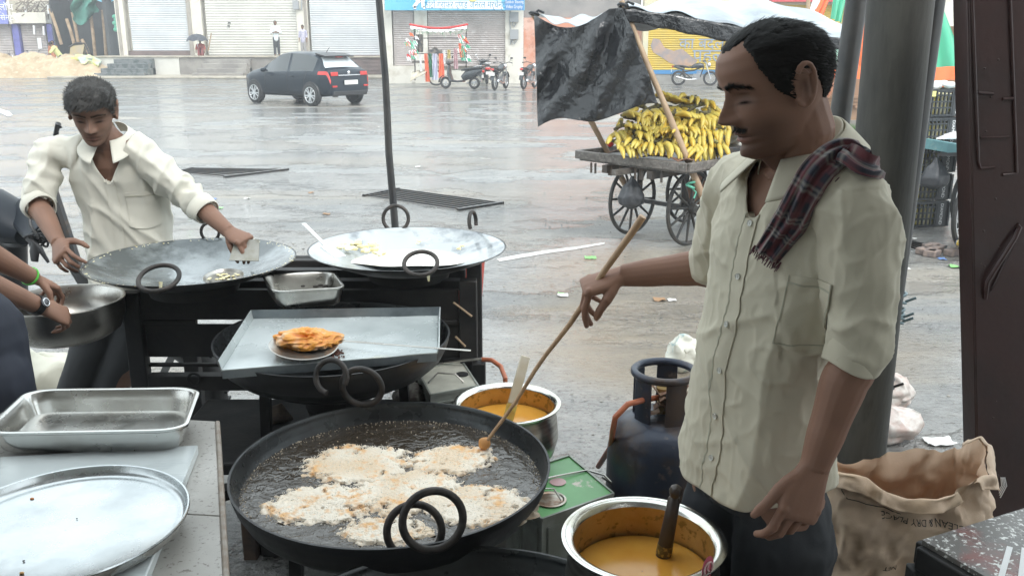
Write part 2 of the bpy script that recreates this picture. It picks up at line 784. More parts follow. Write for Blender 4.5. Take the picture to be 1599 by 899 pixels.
def grating(c4, label, n):
    A, B, C, D = [aZ(x, y, .014) for x, y in c4]
    t = thing('drain_grating', label, 'drain grating', (A + C) / 2 - V(0, 0, .014), 'drain gratings in the road')
    g = MB()
    for i in range(n):
        u = (i + .5) / n
        g.bar(A.lerp(B, u), D.lerp(C, u), .013, .016)
    g.build('bars', m_iron, t, smooth=0)
    for a, b in ((A, B), (D, C)):
        g = MB()
        g.bar(a + V(0, 0, -.004), b + V(0, 0, -.004), .05, .03)
        g.build('frame_bar', m_iron, t, smooth=0)
    g = MB()
    g.add([p - V(0, 0, .010) for p in (A, B, C, D)], [(0, 1, 2, 3)])
    g.build('pit', M('pit_wet', (.34, .34, .33), .12), t, smooth=0, recalc=False)


grating([(568, 305), (622, 294), (785, 316), (715, 327)], 'long wet iron drain grating behind the right hand pan by the leaning pole', 7)
grating([(275, 268), (300, 262), (450, 264), (350, 276)], 'smaller iron drain grating beyond the outstretched arm of the left cook', 6)
grating([(1412, 383), (1425, 377), (1475, 384), (1440, 393)], 'broken drain grating by the foot of the crate stack', 5)

# ================================================================ FAR SIDE OF THE STREET
m_shut_w = M('shutter_white', (.56, .58, .59), .35, col2=(.48, .50, .52), ns=.6)
m_shut_c = M('shutter_cream', (.58, .57, .52), .4, col2=(.50, .49, .45), ns=.6)
m_shut_g = M('shutter_grey', (.47, .42, .40), .45, col2=(.38, .34, .32), ns=.8, col3=(.55, .52, .50), ns3=3)
m_cream = M('cream_tile', (.68, .65, .56), .4, col2=(.58, .55, .48), ns=1.2)
m_stone = M('grey_stone', (.28, .26, .235), .5, col2=(.2, .185, .17), ns=1.5, bump=.3, bs=12, bdist=.01)
m_dkstone = M('dark_stone', (.06, .075, .075), .35, col2=(.14, .15, .15), ns=4, lo=.45, hi=.55)
m_brownband = M('brown_granite', (.16, .115, .105), .3, col2=(.11, .08, .075), ns=2)
m_purple = M('purple_paint', (.14, .14, .42), .5, col2=(.10, .10, .30), ns=2)


def shutter(parent, a, b, Y, m, pitch=.10, name='shutter'):
    """rolling shutter between image points a (top left) and b (bottom right) on plane Y: curved slats"""
    A, B = aY(*a, Y), aY(*b, Y)
    g = MB()
    z = B.z
    prof = []
    while z < A.z:
        for k in range(5):
            q = k / 5
            prof.append((Y - .03 * math.sin(PI * q) ** .7, z + pitch * q))
        z += pitch
    rings = [[(A.x, y, zz), (B.x, y, zz)] for y, zz in prof]
    g.loft(rings, cap=False, closed=False)
    return g.build(name, m, parent, smooth=30, recalc=False)


def wallbox(g, x0, x1, z0, z1, y0, y1):
    g.box(((x0 + x1) / 2, (y0 + y1) / 2, (z0 + z1) / 2), (abs(x1 - x0), abs(y1 - y0), abs(z1 - z0)))


# --- building with three tall white shutters on a stone platform
YF = 49.0
t = thing('shop_building', 'cream shop building with three tall white rolling shutters', 'building', aY(400, 120, YF) * 1)
pf = 47.0
X = lambda px, Y: aY(px, 60, Y).x
Z = lambda py, Y: aY(800, py, Y).z
g = MB()
wallbox(g, X(190, YF), X(603, YF), 0, 6, YF + .35, YF + .6)
for a, b in ((186, 199), (299, 319), (466, 483), (598, 612)):
    wallbox(g, X(a, YF), X(b, YF), .9, 6, YF - .15, YF + .34)
wallbox(g, X(190, YF), X(603, YF), Z(-12, YF), 6, YF - .12, YF + .3)
g.build('wall', m_cream, t)
for a, b in ((188, 192), (297, 303), (478, 482)):
    g = MB()
    wallbox(g, X(a, YF), X(b, YF), .9, 6, YF - .2, YF - .151)
    g.build('pillar_trim', M('stone_trim', (.33, .30, .26), .5, col2=(.26, .23, .2), ns=2), t)
shutter(t, (198, -14), (299, 80), YF, m_shut_w, .11)
shutter(t, (318, -14), (467, 87), YF, m_shut_c, .13)
shutter(t, (482, -14), (599, 87), YF, m_shut_w, .11)
for a, b, c in ((199.5, 297, 80), (483.5, 597, 87.5)):
    g = MB()
    wallbox(g, X(a, YF), X(b, YF), .9, Z(c, YF), YF - .1, YF + .1)
    g.build('sill', m_brownband, t)
g = MB()
for px, py in ((358, 36), (357, 41)):
    g.box(aY(px, py, YF - .05), (.12, .05, .06))
g.build('shutter_lock', m_iron, t)
g = MB()
g.tube([aY(463, -5, YF - .22), aY(463, 12, YF - .22), aY(471, 16, YF - .22), aY(471, -5, YF - .22)], .04, 6)
g.box(aY(462, 8, YF - .24), (.3, .15, .45))
g.build('meter_box', M('meter_grey', (.3, .31, .32), .5), t)
# platform in front
t = thing('platform', 'raised stone platform with two flights of steps before the white shutters', 'platform', aY(400, 120, pf))
zt = Z(90, pf)
g = MB()
wallbox(g, X(146, pf), X(276, pf), 0, zt, pf, YF)
g.build('pale_front', m_shut_c, t)
g = MB()
wallbox(g, X(276, pf) + .01, X(545, pf), 0, zt - .01, pf + .02, YF - .01)
g.build('stone_front', m_stone, t)
g = MB()
wallbox(g, X(545, pf) + .01, X(604, pf), 0, zt + .1, pf + .05, YF - .01)
for k in range(5):
    wallbox(g, X(545, pf), X(604, pf), .12 + k * .2, .2 + k * .2, pf + .01, pf + .06)
g.build('slatted_front', m_brownband, t)
g = MB()
wallbox(g, X(143, pf), X(604, pf), zt, zt + .07, pf - .08, YF - .11)
g.build('ledge', m_kerb, t, bevel=.01)
for (a, b), mm, lean in (((178, 236), m_dkstone, 6), ((322, 388), m_stone, 4)):
    g = MB()
    n = 4
    for k in range(n):
        ya = pf - .36 * (n - k)
        wallbox(g, X(a - (n - 1 - k) * lean, pf), X(b + (2 if k % 2 else 0), pf), k * zt / n * 0, (k + 1) * zt / (n + .3), ya, pf - .001 * k)
    g.build('steps', mm, t, bevel=.015)

# --- left: purple shop and half-built bay
YL = 53.0
t = thing('shop_building', 'small shop with a purple signboard and grey shutters at the far left', 'building', aY(30, 110, YL))
g = MB()
wallbox(g, X(-120, YL), X(84, YL), 0, 6.5, YL + .3, YL + .5)
wallbox(g, X(31, YL), X(82, YL), Z(37, YL), Z(20, YL), YL - .5, YL + .3)
wallbox(g, X(27, YL), X(31, YL), Z(38, YL), 6.5, YL - .6, YL + .3)
g.build('wall', m_cream, t)
shutter(t, (-60, 38), (26, 108), YL, m_shut_g, .14)
shutter(t, (32, 38), (79, 108), YL, m_shut_g, .14)
g = MB()
wallbox(g, X(24, YL), X(34, YL), 0, Z(38, YL), YL - .25, YL + .25)
wallbox(g, X(78, YL), X(86, YL), 0, Z(38, YL), YL - .25, YL + .25)
g.build('pillar', m_purple, t)
sg = MB()
sg.box(((X(-60, YL) + X(26, YL)) / 2, YL - .62, (Z(38, YL) + 6.5) / 2), (X(26, YL) - X(-60, YL), .12, 6.5 - Z(38, YL)))
so = sg.build('signboard', M('sign_purple', (.22, .25, .58), .4, col2=(.18, .2, .5), ns=1), t)
m_white = M('white_paint', (.8, .8, .8), .4)
text('क्लॉथ', .5, frame(aY(4, 12, YL - .70), (1, 0, 0), (0, 0, 1), (0, -1, 0)), m_white, 'lettering', so)
text('सेन्टर', .42, frame(aY(13, 28, YL - .70), (1, 0, 0), (0, 0, 1), (0, -1, 0)), m_white, 'lettering', so)
g = MB()
random.seed(4)
for k in range(60):
    p = aY(random.uniform(33, 80), random.uniform(2, 22), YL - .3)
    q = p + V(random.uniform(-.7, .7), random.uniform(-.3, .3), random.uniform(-.5, .5))
    g.bar(p, q, .05)
g.build('junk_heap', M('dull_wood', (.2, .165, .13), .8, col2=(.3, .27, .24), ns=1), t, smooth=0)
for px, py0, py1 in ((53, 40, 54), (68, 41, 55), (75, 8, 22), (40, 12, 24)):
    g = MB()
    g.bar(aY(px, py0, YL - .4), aY(px + 1, py1, YL - .4), .09)
    g.build('white_strip', m_white, t)
g = MB()
g.box(aY(62, 68, YL - .08), (.22, .03, .6))
g.build('poster', m_white, t)

YB = 51.0
t = thing('shed', 'dark half built bay with bamboo props and green netting', 'shed', aY(135, 110, YB))
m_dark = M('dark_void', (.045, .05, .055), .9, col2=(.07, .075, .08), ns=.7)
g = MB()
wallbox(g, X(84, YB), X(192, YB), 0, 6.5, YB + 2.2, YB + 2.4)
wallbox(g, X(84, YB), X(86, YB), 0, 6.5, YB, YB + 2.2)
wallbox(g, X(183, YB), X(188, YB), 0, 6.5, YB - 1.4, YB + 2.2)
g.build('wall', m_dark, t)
m_bam = M('bamboo', (.42, .30, .19), .5, col2=(.28, .19, .12), ns=3, bump=.2, bs=20)
for (x0, y0, x1, y1) in ((141, 20, 149, 92), (160, 16, 166, 92), (78, 14, 96, 70), (104, 30, 116, 70), (113, 20, 122, 66), (165, 45, 188, 76), (128, 62, 140, 88)):
    g = MB()
    g.tube([aY(x0, y0, YB + .1), aY((x0 + x1) / 2 + .6, (y0 + y1) / 2, YB), aY(x1, y1, YB + .1)], .09, 8)
    g.build('prop', m_bam, t)
g = MB()
g.grid(lambda u, v: aY(112 + 40 * u + 3 * math.sin(v * 9), -8 + v * (38 + 10 * math.sin(u * 5)), YB - .3 - .25 * math.sin(u * 9 + v * 4)), 16, 12, .02)
g.build('netting', M('green_net', (.06, .22, .17), .7, col2=(.05, .16, .13), ns=1.5), t)
g = MB()
g.grid(lambda u, v: aY(152 + 36 * u, -8 + v * (9 + 4 * math.sin(u * 4)), YB - .6), 8, 3, .03)
g.build('blue_sheet', M('blue_tarp', (.2, .55, .7), .4), t)
g = MB()
for k in range(14):
    a = k * .45
    c = aY(187, 33 + 7 * (k / 14), YB - 1.5)
    g.ell(c + V(.25 * math.cos(a * 3), 0, .25 * math.sin(a * 2)), (.16, .1, .12), 8, 6)
g.build('net_bundle', M('green_rope', (.12, .42, .30), .7), t)
# barrow
t = thing('wheelbarrow', 'grey wheelbarrow tipped up beside the sand heap', 'wheelbarrow', aY(120, 100, 50))
g = MB()
g.loft([[aY(108, 92, 49.6), aY(128, 90, 49.6), aY(132, 70, 49.6), aY(110, 72, 49.6)], [aY(111, 95, 50.4), aY(131, 92, 50.4), aY(136, 72, 50.4), aY(113, 74, 50.4)]])
g.build('tray', M('barrow_tray', (.38, .33, .26), .6, col2=(.45, .36, .18), ns=2), t)
g = MB()
g.tube([aY(108, 74, 49.6), aY(118, 68, 49.6), aY(132, 68, 49.6), aY(140, 86, 49.6)], .05, 6)
g.build('handle', m_iron, t)

# sand heap
g = MB()
random.seed(5)


def sand(u, v):
    x = lerp(-9.5, 9.2, u)
    y = lerp(-2.4, 2.4, v)
    e = max(0, 1 - (x / 9.4) ** 4) * max(0, 1 - (y / 2.4) ** 2) ** .8
    h = e * (1.05 + .25 * nz3((x, y, 0), .5) + .22 * nz3((x, y, 3), 1.7) + .1 * nz3((x, y, 1), 5))
    return aY(52, 122, 47.4) * 0 + V(X(30, 47.4) + x * .55, 47.4 + y * .9, max(h, -.02))


g.grid(sand, 110, 40)
tag(g.build('sand_heap', M('sand', (.46, .36, .24), .85, col2=(.36, .27, .17), ns=1.4, bump=.8, bs=9, bdist=.06, col3=(.52, .43, .31), ns3=5), recalc=False), 'heap of yellow building sand spilling onto the road at the far left', 'sand', kind='stuff')
random.seed(15)
for (px, py, s, mm, lab) in ((121, 103, .42, (.75, .62, .08), 'yellow plastic sack lying low beside the sand heap'), (135, 99, .5, (.35, .42, .38), 'white and green sack against the end of the platform')):
    c = aY(px, py, 46.6)
    g = MB()
    g.ell((c.x, c.y, c.z), (s * 1.3, s * .8, s * .75), 22, 14)
    me = g.v
    g.v = [tuple(Vector(p) + Vector((nz3(p, 3), nz3(p, 3, 5), nz3(p, 3, 9))) * .3) for p in me]
    tag(g.build('sack', M('sack_' + str(px), mm, .5, col2=(.7, .7, .2) if px == 135 else None, ns=2)), lab, 'sack')

# --- shop with blue signboard
YS = 40.0
X = lambda px, Y=YS: aY(px, 60, Y).x
Z = lambda py, Y=YS: aY(800, py, Y).z
t = thing('shop_building', 'whitewashed shop with two dull grey shutters under a blue signboard', 'building', aY(705, 128, YS))
m_wash = M('whitewash', (.66, .63, .56), .7, col2=(.50, .46, .38), ns=1.6, lo=.5, hi=.68, col3=(.34, .33, .27), ns3=2.5, lo3=.62, hi3=.75, bump=.3, bs=8, bdist=.01)
g = MB()
wallbox(g, X(602), X(817), 0, 6, YS + .3, YS + .6)
for a, b, z0, z1 in ((602, 613, 0, 5), (648, 668, 0, 5), (789, 817, 0, 5)):
    wallbox(g, X(a), X(b), z0, z1, YS - .12, YS + .29)
wallbox(g, X(602), X(817), 3.1, 6, YS - .1, YS + .28)
wallbox(g, X(613), X(648), 0, Z(103), YS - .11, YS + .27)
wallbox(g, X(668), X(789), 0, Z(103) - .2, YS - .11, YS + .27)
g.build('wall', m_wash, t)
shutter(t, (613, 12), (648, 103), YS, m_shut_g, .085)
shutter(t, (668, 12), (789, 104), YS, m_shut_g, .085)
g = MB()
for py in (27, 54):
    g.box(aY(803, py, YS - .2), (.36, .14, .4))
    g.tube([aY(801, py + 6, YS - .2), aY(800, py + 12, YS - .2), aY(803, py + 15, YS - .2), aY(806, py + 10, YS - .2)], .025, 6)
g.tube([aY(797, 14, YS - .15), aY(796, 36, YS - .15), aY(799, 60, YS - .15), aY(797, 70, YS - .15)], .025, 6)
g.build('meter_box', M('meter_grey', (.3, .31, .32), .5), t)
g = MB()
sA, sB = aY(600, -14, YS - .75), aY(819, 16.5, YS - .75)
g.box(((sA.x + sB.x) / 2, YS - .7, (sA.z + sB.z) / 2), (sB.x - sA.x, .1, sA.z - sB.z))
so = g.build('signboard', M('sign_blue', (.13, .47, .68), .35, col2=(.10, .40, .62), ns=.7), t)
g = MB()
q = [aY(668, 1.5, YS - .765), aY(783, 1.5, YS - .765), aY(786, 15, YS - .765), aY(665, 13, YS - .765)]
g.add(q, [(0, 1, 2, 3)])
g.build('white_panel', m_white, so, smooth=0)
g = MB()
q = [aY(787, -14, YS - .765), aY(818, -14, YS - .765), aY(818, 16, YS - .765), aY(789, 16, YS - .765)]
g.add(q, [(0, 1, 2, 3)])
g.build('dark_panel', M('sign_deep_blue', (.06, .22, .48), .35), so, smooth=0)
g = MB()
for (x0, y0, x1, y1, r) in ((657, -8, 652, 4, .1), (652, 4, 646, 12, .07), (658, -8, 660, 3, .1), (660, 3, 661, 12, .07), (646, 12, 650, 12.5, .06), (661, 12, 664, 12, .06)):
    g.bar(aY(x0, y0, YS - .77), aY(x1, y1, YS - .77), r * 2, .02, up=(0, 1, 0))
g.build('white_legs_emblem', m_white, so, smooth=0)
m_signtxt = M('sign_text_blue', (.05, .22, .36), .4)
text('फोटो ग्राफर एण्ड जनरल मर्चेन्ट', .40, frame(aY(725, 8.2, YS - .775), (1, 0, 0), (0, 0, 1), (0, -1, 0)), m_signtxt, 'lettering', so, sx=.70)
text('Outdoor Shooting', .17, frame(aY(803, 3.5, YS - .775), (1, 0, 0), (0, 0, 1), (0, -1, 0)), m_white, 'lettering', so, sx=.6)
text('Video Graphy', .2, frame(aY(803, 11, YS - .775), (1, 0, 0), (0, 0, 1), (0, -1, 0)), m_white, 'lettering', so, sx=.62)
g = MB()
g.ell(aY(738, -1.5, YS - .775), (.18, .02, .12), 14, 8)
g.build('yellow_dot', M('sign_yellow', (.8, .65, .2), .4), so)

# pinkish upper buildings and orange wall to the right of it
t = thing('building', 'weathered orange washed wall right of the blue signboard shop', 'building', aY(828, 128, YS))
m_orange = M('orange_wash', (.55, .23, .14), .75, col2=(.62, .40, .32), ns=1.4, col3=(.35, .15, .1), ns3=3)
g = MB()
wallbox(g, X(817.5), X(1004), 0, Z(28), YS - .05, YS + .5)
g.build('wall', m_orange, t)
g = MB()
wallbox(g, X(817.5), X(1000), Z(28) + .01, 6.5, YS + .1, YS + .5)
g.build('upper_wall', M('grey_upper', (.19, .185, .18), .7, col2=(.27, .25, .24), ns=.8), t)

# --- yellow painted shutter shop
YY = 39.0
t = thing('shop_building', 'wide yellow painted shutter front with a blue base stripe', 'building', aY(1065, 135, YY))
g = MB()
wallbox(g, X(1004, YY), X(1330, YY), 0, Z(116, YY), YY - .05, YY + .5)
g.build('base_wall', M('grey_base', (.32, .31, .29), .7, col2=(.25, .24, .22), ns=1.5), t)
g = MB()
wallbox(g, X(1004, YY), X(1012, YY), Z(116, YY) + .003, 6.5, YY - .05, YY + .4)
wallbox(g, X(1012, YY), X(1330, YY), Z(8, YY), Z(-40, YY), YY - .05, YY + .4)
g.build('wall', M('pale_yellow_wall', (.62, .57, .36), .6, col2=(.5, .47, .36), ns=1), t)
g = MB()
wallbox(g, X(1196, YY), X(1330, YY), Z(4, YY), Z(-8, YY), YY - .5, YY - .06)
g.build('red_band', M('red_band', (.5, .06, .07), .5), t)
sh = shutter(t, (1013, 8), (1330, 110), YY, M('shutter_yellow', (.58, .40, .03), .45, col2=(.50, .36, .05), ns=1), .09)
g = MB()
wallbox(g, X(1012, YY), X(1330, YY), Z(116, YY) + .003, Z(109.5, YY), YY - .08, YY + .2)
g.build('blue_stripe', M('blue_stripe', (.05, .22, .46), .5), t)
# plain brown painted shape standing in for the mural
g = MB()
shp = [(1016, 72), (1020, 60), (1030, 62), (1038, 75), (1052, 80), (1065, 76), (1075, 85), (1089, 95), (1085, 102), (1060, 104), (1045, 98), (1030, 88), (1020, 82)]
g.add([aY(x, y, YY - .035) for x, y in shp], [tuple(range(len(shp)))])
g.build('painted_shape', M('mural_brown', (.42, .27, .19), .6, col2=(.25, .22, .22), ns=2), t, smooth=0)
m_mtx = M('mural_text', (.25, .32, .42), .5)
text('का बदल', .62, frame(aY(1096, 69, YY - .045), (1, 0, 0), (0, 0, 1), (0, -1, 0)), m_mtx, 'lettering', sh)
text('पहल', .75, frame(aY(1106, 88, YY - .045), (1, 0, 0), (0, 0, 1), (0, -1, 0)), m_mtx, 'lettering', sh)

# --- boundary wall at the right, with cloth drapes over it
YW = 19.0
t = thing('boundary_wall', 'ochre plastered boundary wall with a moulded band behind the crates', 'wall', aY(1450, 208, YW))
m_ochre = M('ochre_plaster', (.44, .27, .16), .75, col2=(.36, .23, .15), ns=1.5, col3=(.10, .08, .07), ns3=1.1, lo3=.62, hi3=.72, bump=.3, bs=20)
g = MB()
x0, x1 = X(1262, YW), X(1720, YW)
wallbox(g, x0, x1, 0, 2.1, YW, YW + .25)
g.build('wall_face', m_ochre, t)
g = MB()
zb = aY(1450, 163, YW).z
for k in range(3):
    wallbox(g, x0, x1, zb + k * .07 - .02, zb + k * .07 + .03, YW - .04 - .015 * k, YW - .001)
xx = x0
while xx < x1:
    g.ell((xx, YW - .06, zb - .06), (.06, .03, .05), 8, 6)
    xx += .16
g.build('moulding', m_ochre, t)
g = MB()
wallbox(g, x0, x1, 0, .22, YW - .05, YW - .002)
g.build('plinth', m_stone, t)


def cloth(pts4, Y0, Y1, m, name, parent, n=26, wav=.08, fr=14, drape=0.0):
    """hanging sheet between four image points (tl,tr,br,bl) with pleats"""
    P = [aY(x, y, yy) for (x, y), yy in zip(pts4, (Y0, Y0, Y1, Y1))]
    g = MB()

    def fn(u, v):
        p = P[0].lerp(P[1], u).lerp(P[3].lerp(P[2], u), v)
        return p + V(0, wav * math.sin(u * fr + 1.5 * v) * (.3 + .7 * v), -drape * math.sin(PI * u) + wav * .3 * math.sin(u * fr * .7))
    g.grid(fn, n, 12, .01)
    return g.build(name, m, parent)


m_cor = M('cloth_orange', (.85, .16, .04), .7, sheen=.3)
m_cwh = M('cloth_white', (.8, .8, .8), .7, sheen=.3)
m_cgr = M('cloth_green', (.07, .45, .27), .7, sheen=.3)
m_cgd = M('cloth_dark_green', (.03, .20, .10), .7)
t = thing('festival_tent', 'tent roof of orange, white and green festival cloth over the boundary wall', 'tent', aY(1450, 208, YW - .4))
cloth([(1440, 22), (1474, 15), (1512, 107), (1434, 107)], YW - .4, YW - .6, m_cgr, 'green_slope', t)
cloth([(1476, -30), (1530, -30), (1530, 60), (1500, 50)], YW - .2, YW - .3, m_cwh, 'white_slope', t)
cloth([(1255, 100), (1620, 108), (1620, 128), (1258, 122)], YW - .7, YW - .75, m_cor, 'orange_valance', t, 60, .05, 60)
cloth([(1448, 112), (1484, 112), (1478, 140), (1456, 140)], YW - .62, YW - .62, m_cor, 'orange_swag', t)
cloth([(1486, 112), (1515, 112), (1512, 148), (1503, 140)], YW - .62, YW - .62, m_cgd, 'green_swag', t)
cloth([(1438, 110), (1456, 110), (1446, 128), (1438, 130)], YW - .62, YW - .62, m_cwh, 'white_swag', t)
cloth([(1290, -20), (1302, -20), (1284, 30), (1262, 40)], YW - .5, YW - .6, m_cor, 'orange_drape', t, 12, .04)
cloth([(1303, -20), (1324, -20), (1314, 36), (1298, 30)], YW - .5, YW - .6, m_cgr, 'green_drape', t, 12, .04)
cloth([(1328, -20), (1362, -20), (1356, 108), (1316, 108)], YW - .5, YW - .6, m_cor, 'orange_drape', t, 12, .04)
cloth([(1270, 46), (1325, 56), (1318, 100), (1278, 96)], YW - .5, YW - .55, M('cloth_pale_green', (.35, .55, .45), .7), 'pale_green_drape', t, 12, .04)
cloth([(1276, -20), (1290, -20), (1272, 36), (1260, 30)], YW - .48, YW - .55, m_cwh, 'white_drape', t, 12, .03)
cloth([(1586, 0), (1660, 0), (1660, 120), (1592, 110)], YW - .5, YW - .6, m_cor, 'orange_drape', t, 12, .04)
cloth([(1592, 60), (1660, 90), (1660, 150), (1594, 130)], YW - .65, YW - .7, m_cwh, 'white_drape', t, 12, .04)
for px in (1262, 1520, 1700):
    g = MB()
    g.tube([aY(px, 208, YW - .8) * 1, aY(px, -60, YW - .8)], .04, 8)
    g.build('tent_pole', m_bam, t)

# grass at the wall's foot
random.seed(8)
g = MB()
for k in range(2600):
    x = random.uniform(X(1262, 18.6), X(1345, 18.6))
    y = random.uniform(18.2, 18.9)
    h = random.uniform(.05, .22)
    dx_, dy_ = random.uniform(-.06, .06), random.uniform(-.06, .06)
    g.add([(x - .008, y, 0), (x + .008, y, 0), (x + dx_, y + dy_, h)], [(0, 1, 2)])
tag(g.build('grass', M('grass', (.09, .20, .035), .6, col2=(.05, .12, .02), ns=6), smooth=0, recalc=False), 'tuft of green grass along the foot of the boundary wall', 'grass', kind='stuff')
# backdrop mass of buildings closing the street so that no gap shows the horizon
t = thing('building', 'plain pale building mass closing the street beyond the tent', 'building', (12, 44, 0))
g = MB()
wallbox(g, X(1331, YY) + .05, 40, 0, 4.2, YY + 1, YY + 5)
g.build('wall', m_cream, t)
for k in range(9):
    g = MB()
    g.box((20 + k * 2.2, YY + .98, 2.2), (1.1, .06, 1.4))
    g.build('window', m_dark, t)
# litter scattered over the wet road
random.seed(21)
m_lit = [M('litter_white', (.7, .7, .68), .5), M('litter_green', (.25, .6, .2), .4), M('litter_brown', (.3, .18, .1), .7), M('litter_blue', (.15, .25, .5), .5)]


def scrap(px, py, w, m, lab, cat='litter'):
    p = aZ(px, py, 0)
    g = MB()
    n = 5
    g.grid(lambda u, v: (p.x + (u - .5) * w, p.y + (v - .5) * w * .7, .008 + abs(.25 * w * nz3((u * 3 + px, v * 3, py), 1.2))), n, n, .002)
    tag(g.build('litter', m, smooth=60), lab, cat)


scrap(922, 404, .10, m_lit[1], 'bright green scrap of wrapper on the wet road under the stick')
scrap(1466, 692, .13, m_lit[0], 'crumpled white wad in the water right of the posts')
for k in range(26):
    px, py = random.choice([(random.uniform(760, 1060), random.uniform(400, 470)), (random.uniform(430, 780), random.uniform(180, 350)), (random.uniform(230, 420), random.uniform(300, 340)), (random.uniform(1410, 1500), random.uniform(370, 420))])
    p = aZ(px, py, 0)
    g = MB()
    w = random.uniform(.03, .09)
    g.grid(lambda u, v: (p.x + (u - .5) * w, p.y + (v - .5) * w, .006 + abs(.3 * w * nz3((u * 3 + px, v * 3, py), 1.2))), 3, 3, .002)
    tag(g.build('litter', random.choice(m_lit + [m_lit[0], m_lit[2]]), smooth=60), 'tiny scrap of litter lying on the wet road', 'litter', 'scraps of litter on the road')

# loose gravel washed over the near road
random.seed(44)
g = MB()
for k in range(1500):
    px, py = random.uniform(-20, 1520), 120 + 620 * random.random() ** 1.3
    p = aZ(px, py, 0)
    if nz3((p.x, p.y, 0), .8, 3) < -.02 or p.y < 3:
        continue
    r = random.uniform(.003, .009) * (1 + p.y * .05)
    g.ell((p.x, p.y, r * .15), (r, r * random.uniform(.6, 1), r * .45), 6, 4)
tag(g.build('gravel', M('gravel_stone', (.07, .068, .065), .5, col2=(.25, .23, .2), ns=3), smooth=30, recalc=False), 'loose dark gravel scattered over the wet road', 'gravel', kind='stuff')
# ================================================================ FIGURE LIBRARY
def interp(tab, x):
    if x <= tab[0][0]:
        return tab[0][1]
    for (a, va), (b, vb) in zip(tab, tab[1:]):
        if x <= b:
            t = (x - a) / (b - a)
            t = t * t * (3 - 2 * t) * .5 + t * .5
            return va + (vb - va) * t
    return tab[-1][1]


H_FR = [(-.115, .040), (-.108, .066), (-.096, .080), (-.086, .080), (-.077, .075), (-.069, .080), (-.0625, .079), (-.056, .083), (-.045, .080), (-.030, .080), (0, .078), (.018, .083), (.030, .090), (.05, .093), (.07, .088), (.088, .074), (.102, .050), (.111, .026), (.115, .004)]
H_BK = [(-.115, .03), (-.10, -.005), (-.075, -.045), (-.045, -.070), (-.015, -.086), (.015, -.099), (.04, -.103), (.065, -.096), (.088, -.074), (.102, -.048), (.111, -.024), (.115, -.004)]
H_SD = [(-.115, .016), (-.108, .029), (-.096, .040), (-.08, .049), (-.055, .057), (-.03, .064), (0, .069), (.03, .073), (.055, .074), (.078, .066), (.095, .049), (.107, .028), (.115, .004)]


def gs(x, s):
    return math.exp(-(x / s) ** 2)


def head_pt(phi, z, F=None):
    """point of the head surface; phi 0 = face, z height; x to the side, y forward"""
    F = F or {}
    xs, yf, yb = interp(H_SD, z), interp(H_FR, z), interp(H_BK, z)
    s, c = math.sin(phi), math.cos(phi)
    yc = -.008
    x = xs * math.copysign(abs(s) ** .88, s)
    if c > 0:
        y = yc + (yf - yc) * c ** .80
    else:
        y = yc + (yb - yc) * abs(c) ** .92
    if c > 0:
        ax = abs(x)
        nl = F.get('nose', 1.0)
        h = interp([(-.046, 0), (-.040, .010), (-.035, .026), (-.029, .034), (-.018, .030), (0, .018), (.012, .009), (.024, .001)], z) * nl
        w = interp([(-.042, .014), (-.030, .0145), (-.018, .009), (0, .0075), (.02, .008)], z)
        y += h * gs(x, w)
        y += .008 * gs(ax - .0145, .006) * gs(z + .034, .007)
        y -= .017 * gs(ax - .031, .017) * gs(z - .006, .012)
        y += .0100 * gs(ax - .031, .0145) * gs(z - .002, .0100)
        y += .0045 * gs(ax - .028, .022) * gs(z - .024, .007)
        y += .0055 * gs(x, .021) * gs(z + .0685, .0048)
        y += .0045 * gs(x, .023) * gs(z + .0565, .0042)
        y -= .0050 * gs(x, .026) * gs(z + .0625, .0022)
        y += .005 * gs(x, .017) * gs(z + .095, .011)
        y += .004 * gs(ax - .045, .018) * gs(z + .022, .016)
        y -= .004 * gs(ax - .046, .014) * gs(z + .060, .018)
    return Vector((x, y, z))


def head_mesh(mb, T, sc_=1.0, n=96, m=84, F=None, ears=True):
    rings = []
    for i in range(m + 1):
        t = i / m
        z = -.1149 + .2298 * (.5 - .5 * math.cos(PI * t)) * .35 + .2298 * t * .65
        ring = []
        for j in range(n):
            a = 2 * PI * j / n
            a = a - .35 * math.sin(a)          # denser in front
            ring.append(T @ (head_pt(a, z, F) * sc_))
        rings.append(ring)
    mb.loft(rings, True)
    if ears:
        for sgn in (-1, 1):
            E = lambda x, y, z: T @ (Vector((sgn * x, y, z)) * sc_)
            # helix
            pts = []
            for k in range(15):
                a = R(-150 + 290 * k / 14)
                pts.append(E(.085 + .004 * math.sin(a), -.018 - .019 * math.cos(a) * .95 - .005 * math.sin(a), .003 + .035 * math.sin(a)))
            mb.tube(pts, [.0042] * 12 + [.005, .0055, .005], 8)
            mb.ell(E(.079, -.018, .002), (.0045 * sc_, .017 * sc_, .031 * sc_), 12, 10, rot=T.to_3x3())
            mb.tube([E(.074, .0, .012), E(.080, -.022, .010), E(.080, -.020, -.018), E(.074, -.004, -.026)], [.006, .0075, .007, .006], 8)
            mb.tube([E(.076, -.016, .024), E(.079, -.012, 0), E(.078, -.006, -.028)], [.010 * .5, .007, .0065], 8)
            mb.tube([E(.072, .002, -.004), E(.077, .001, -.004)], [.005, .004], 8)


def head_frame(pos, f, u):
    f = Vector(f).normalized()
    u = Vector(u)
    u = (u - f * u.dot(f)).normalized()
    s = f.cross(u)
    m = Matrix((s, f, u)).transposed().to_4x4()
    m.translation = pos
    return m


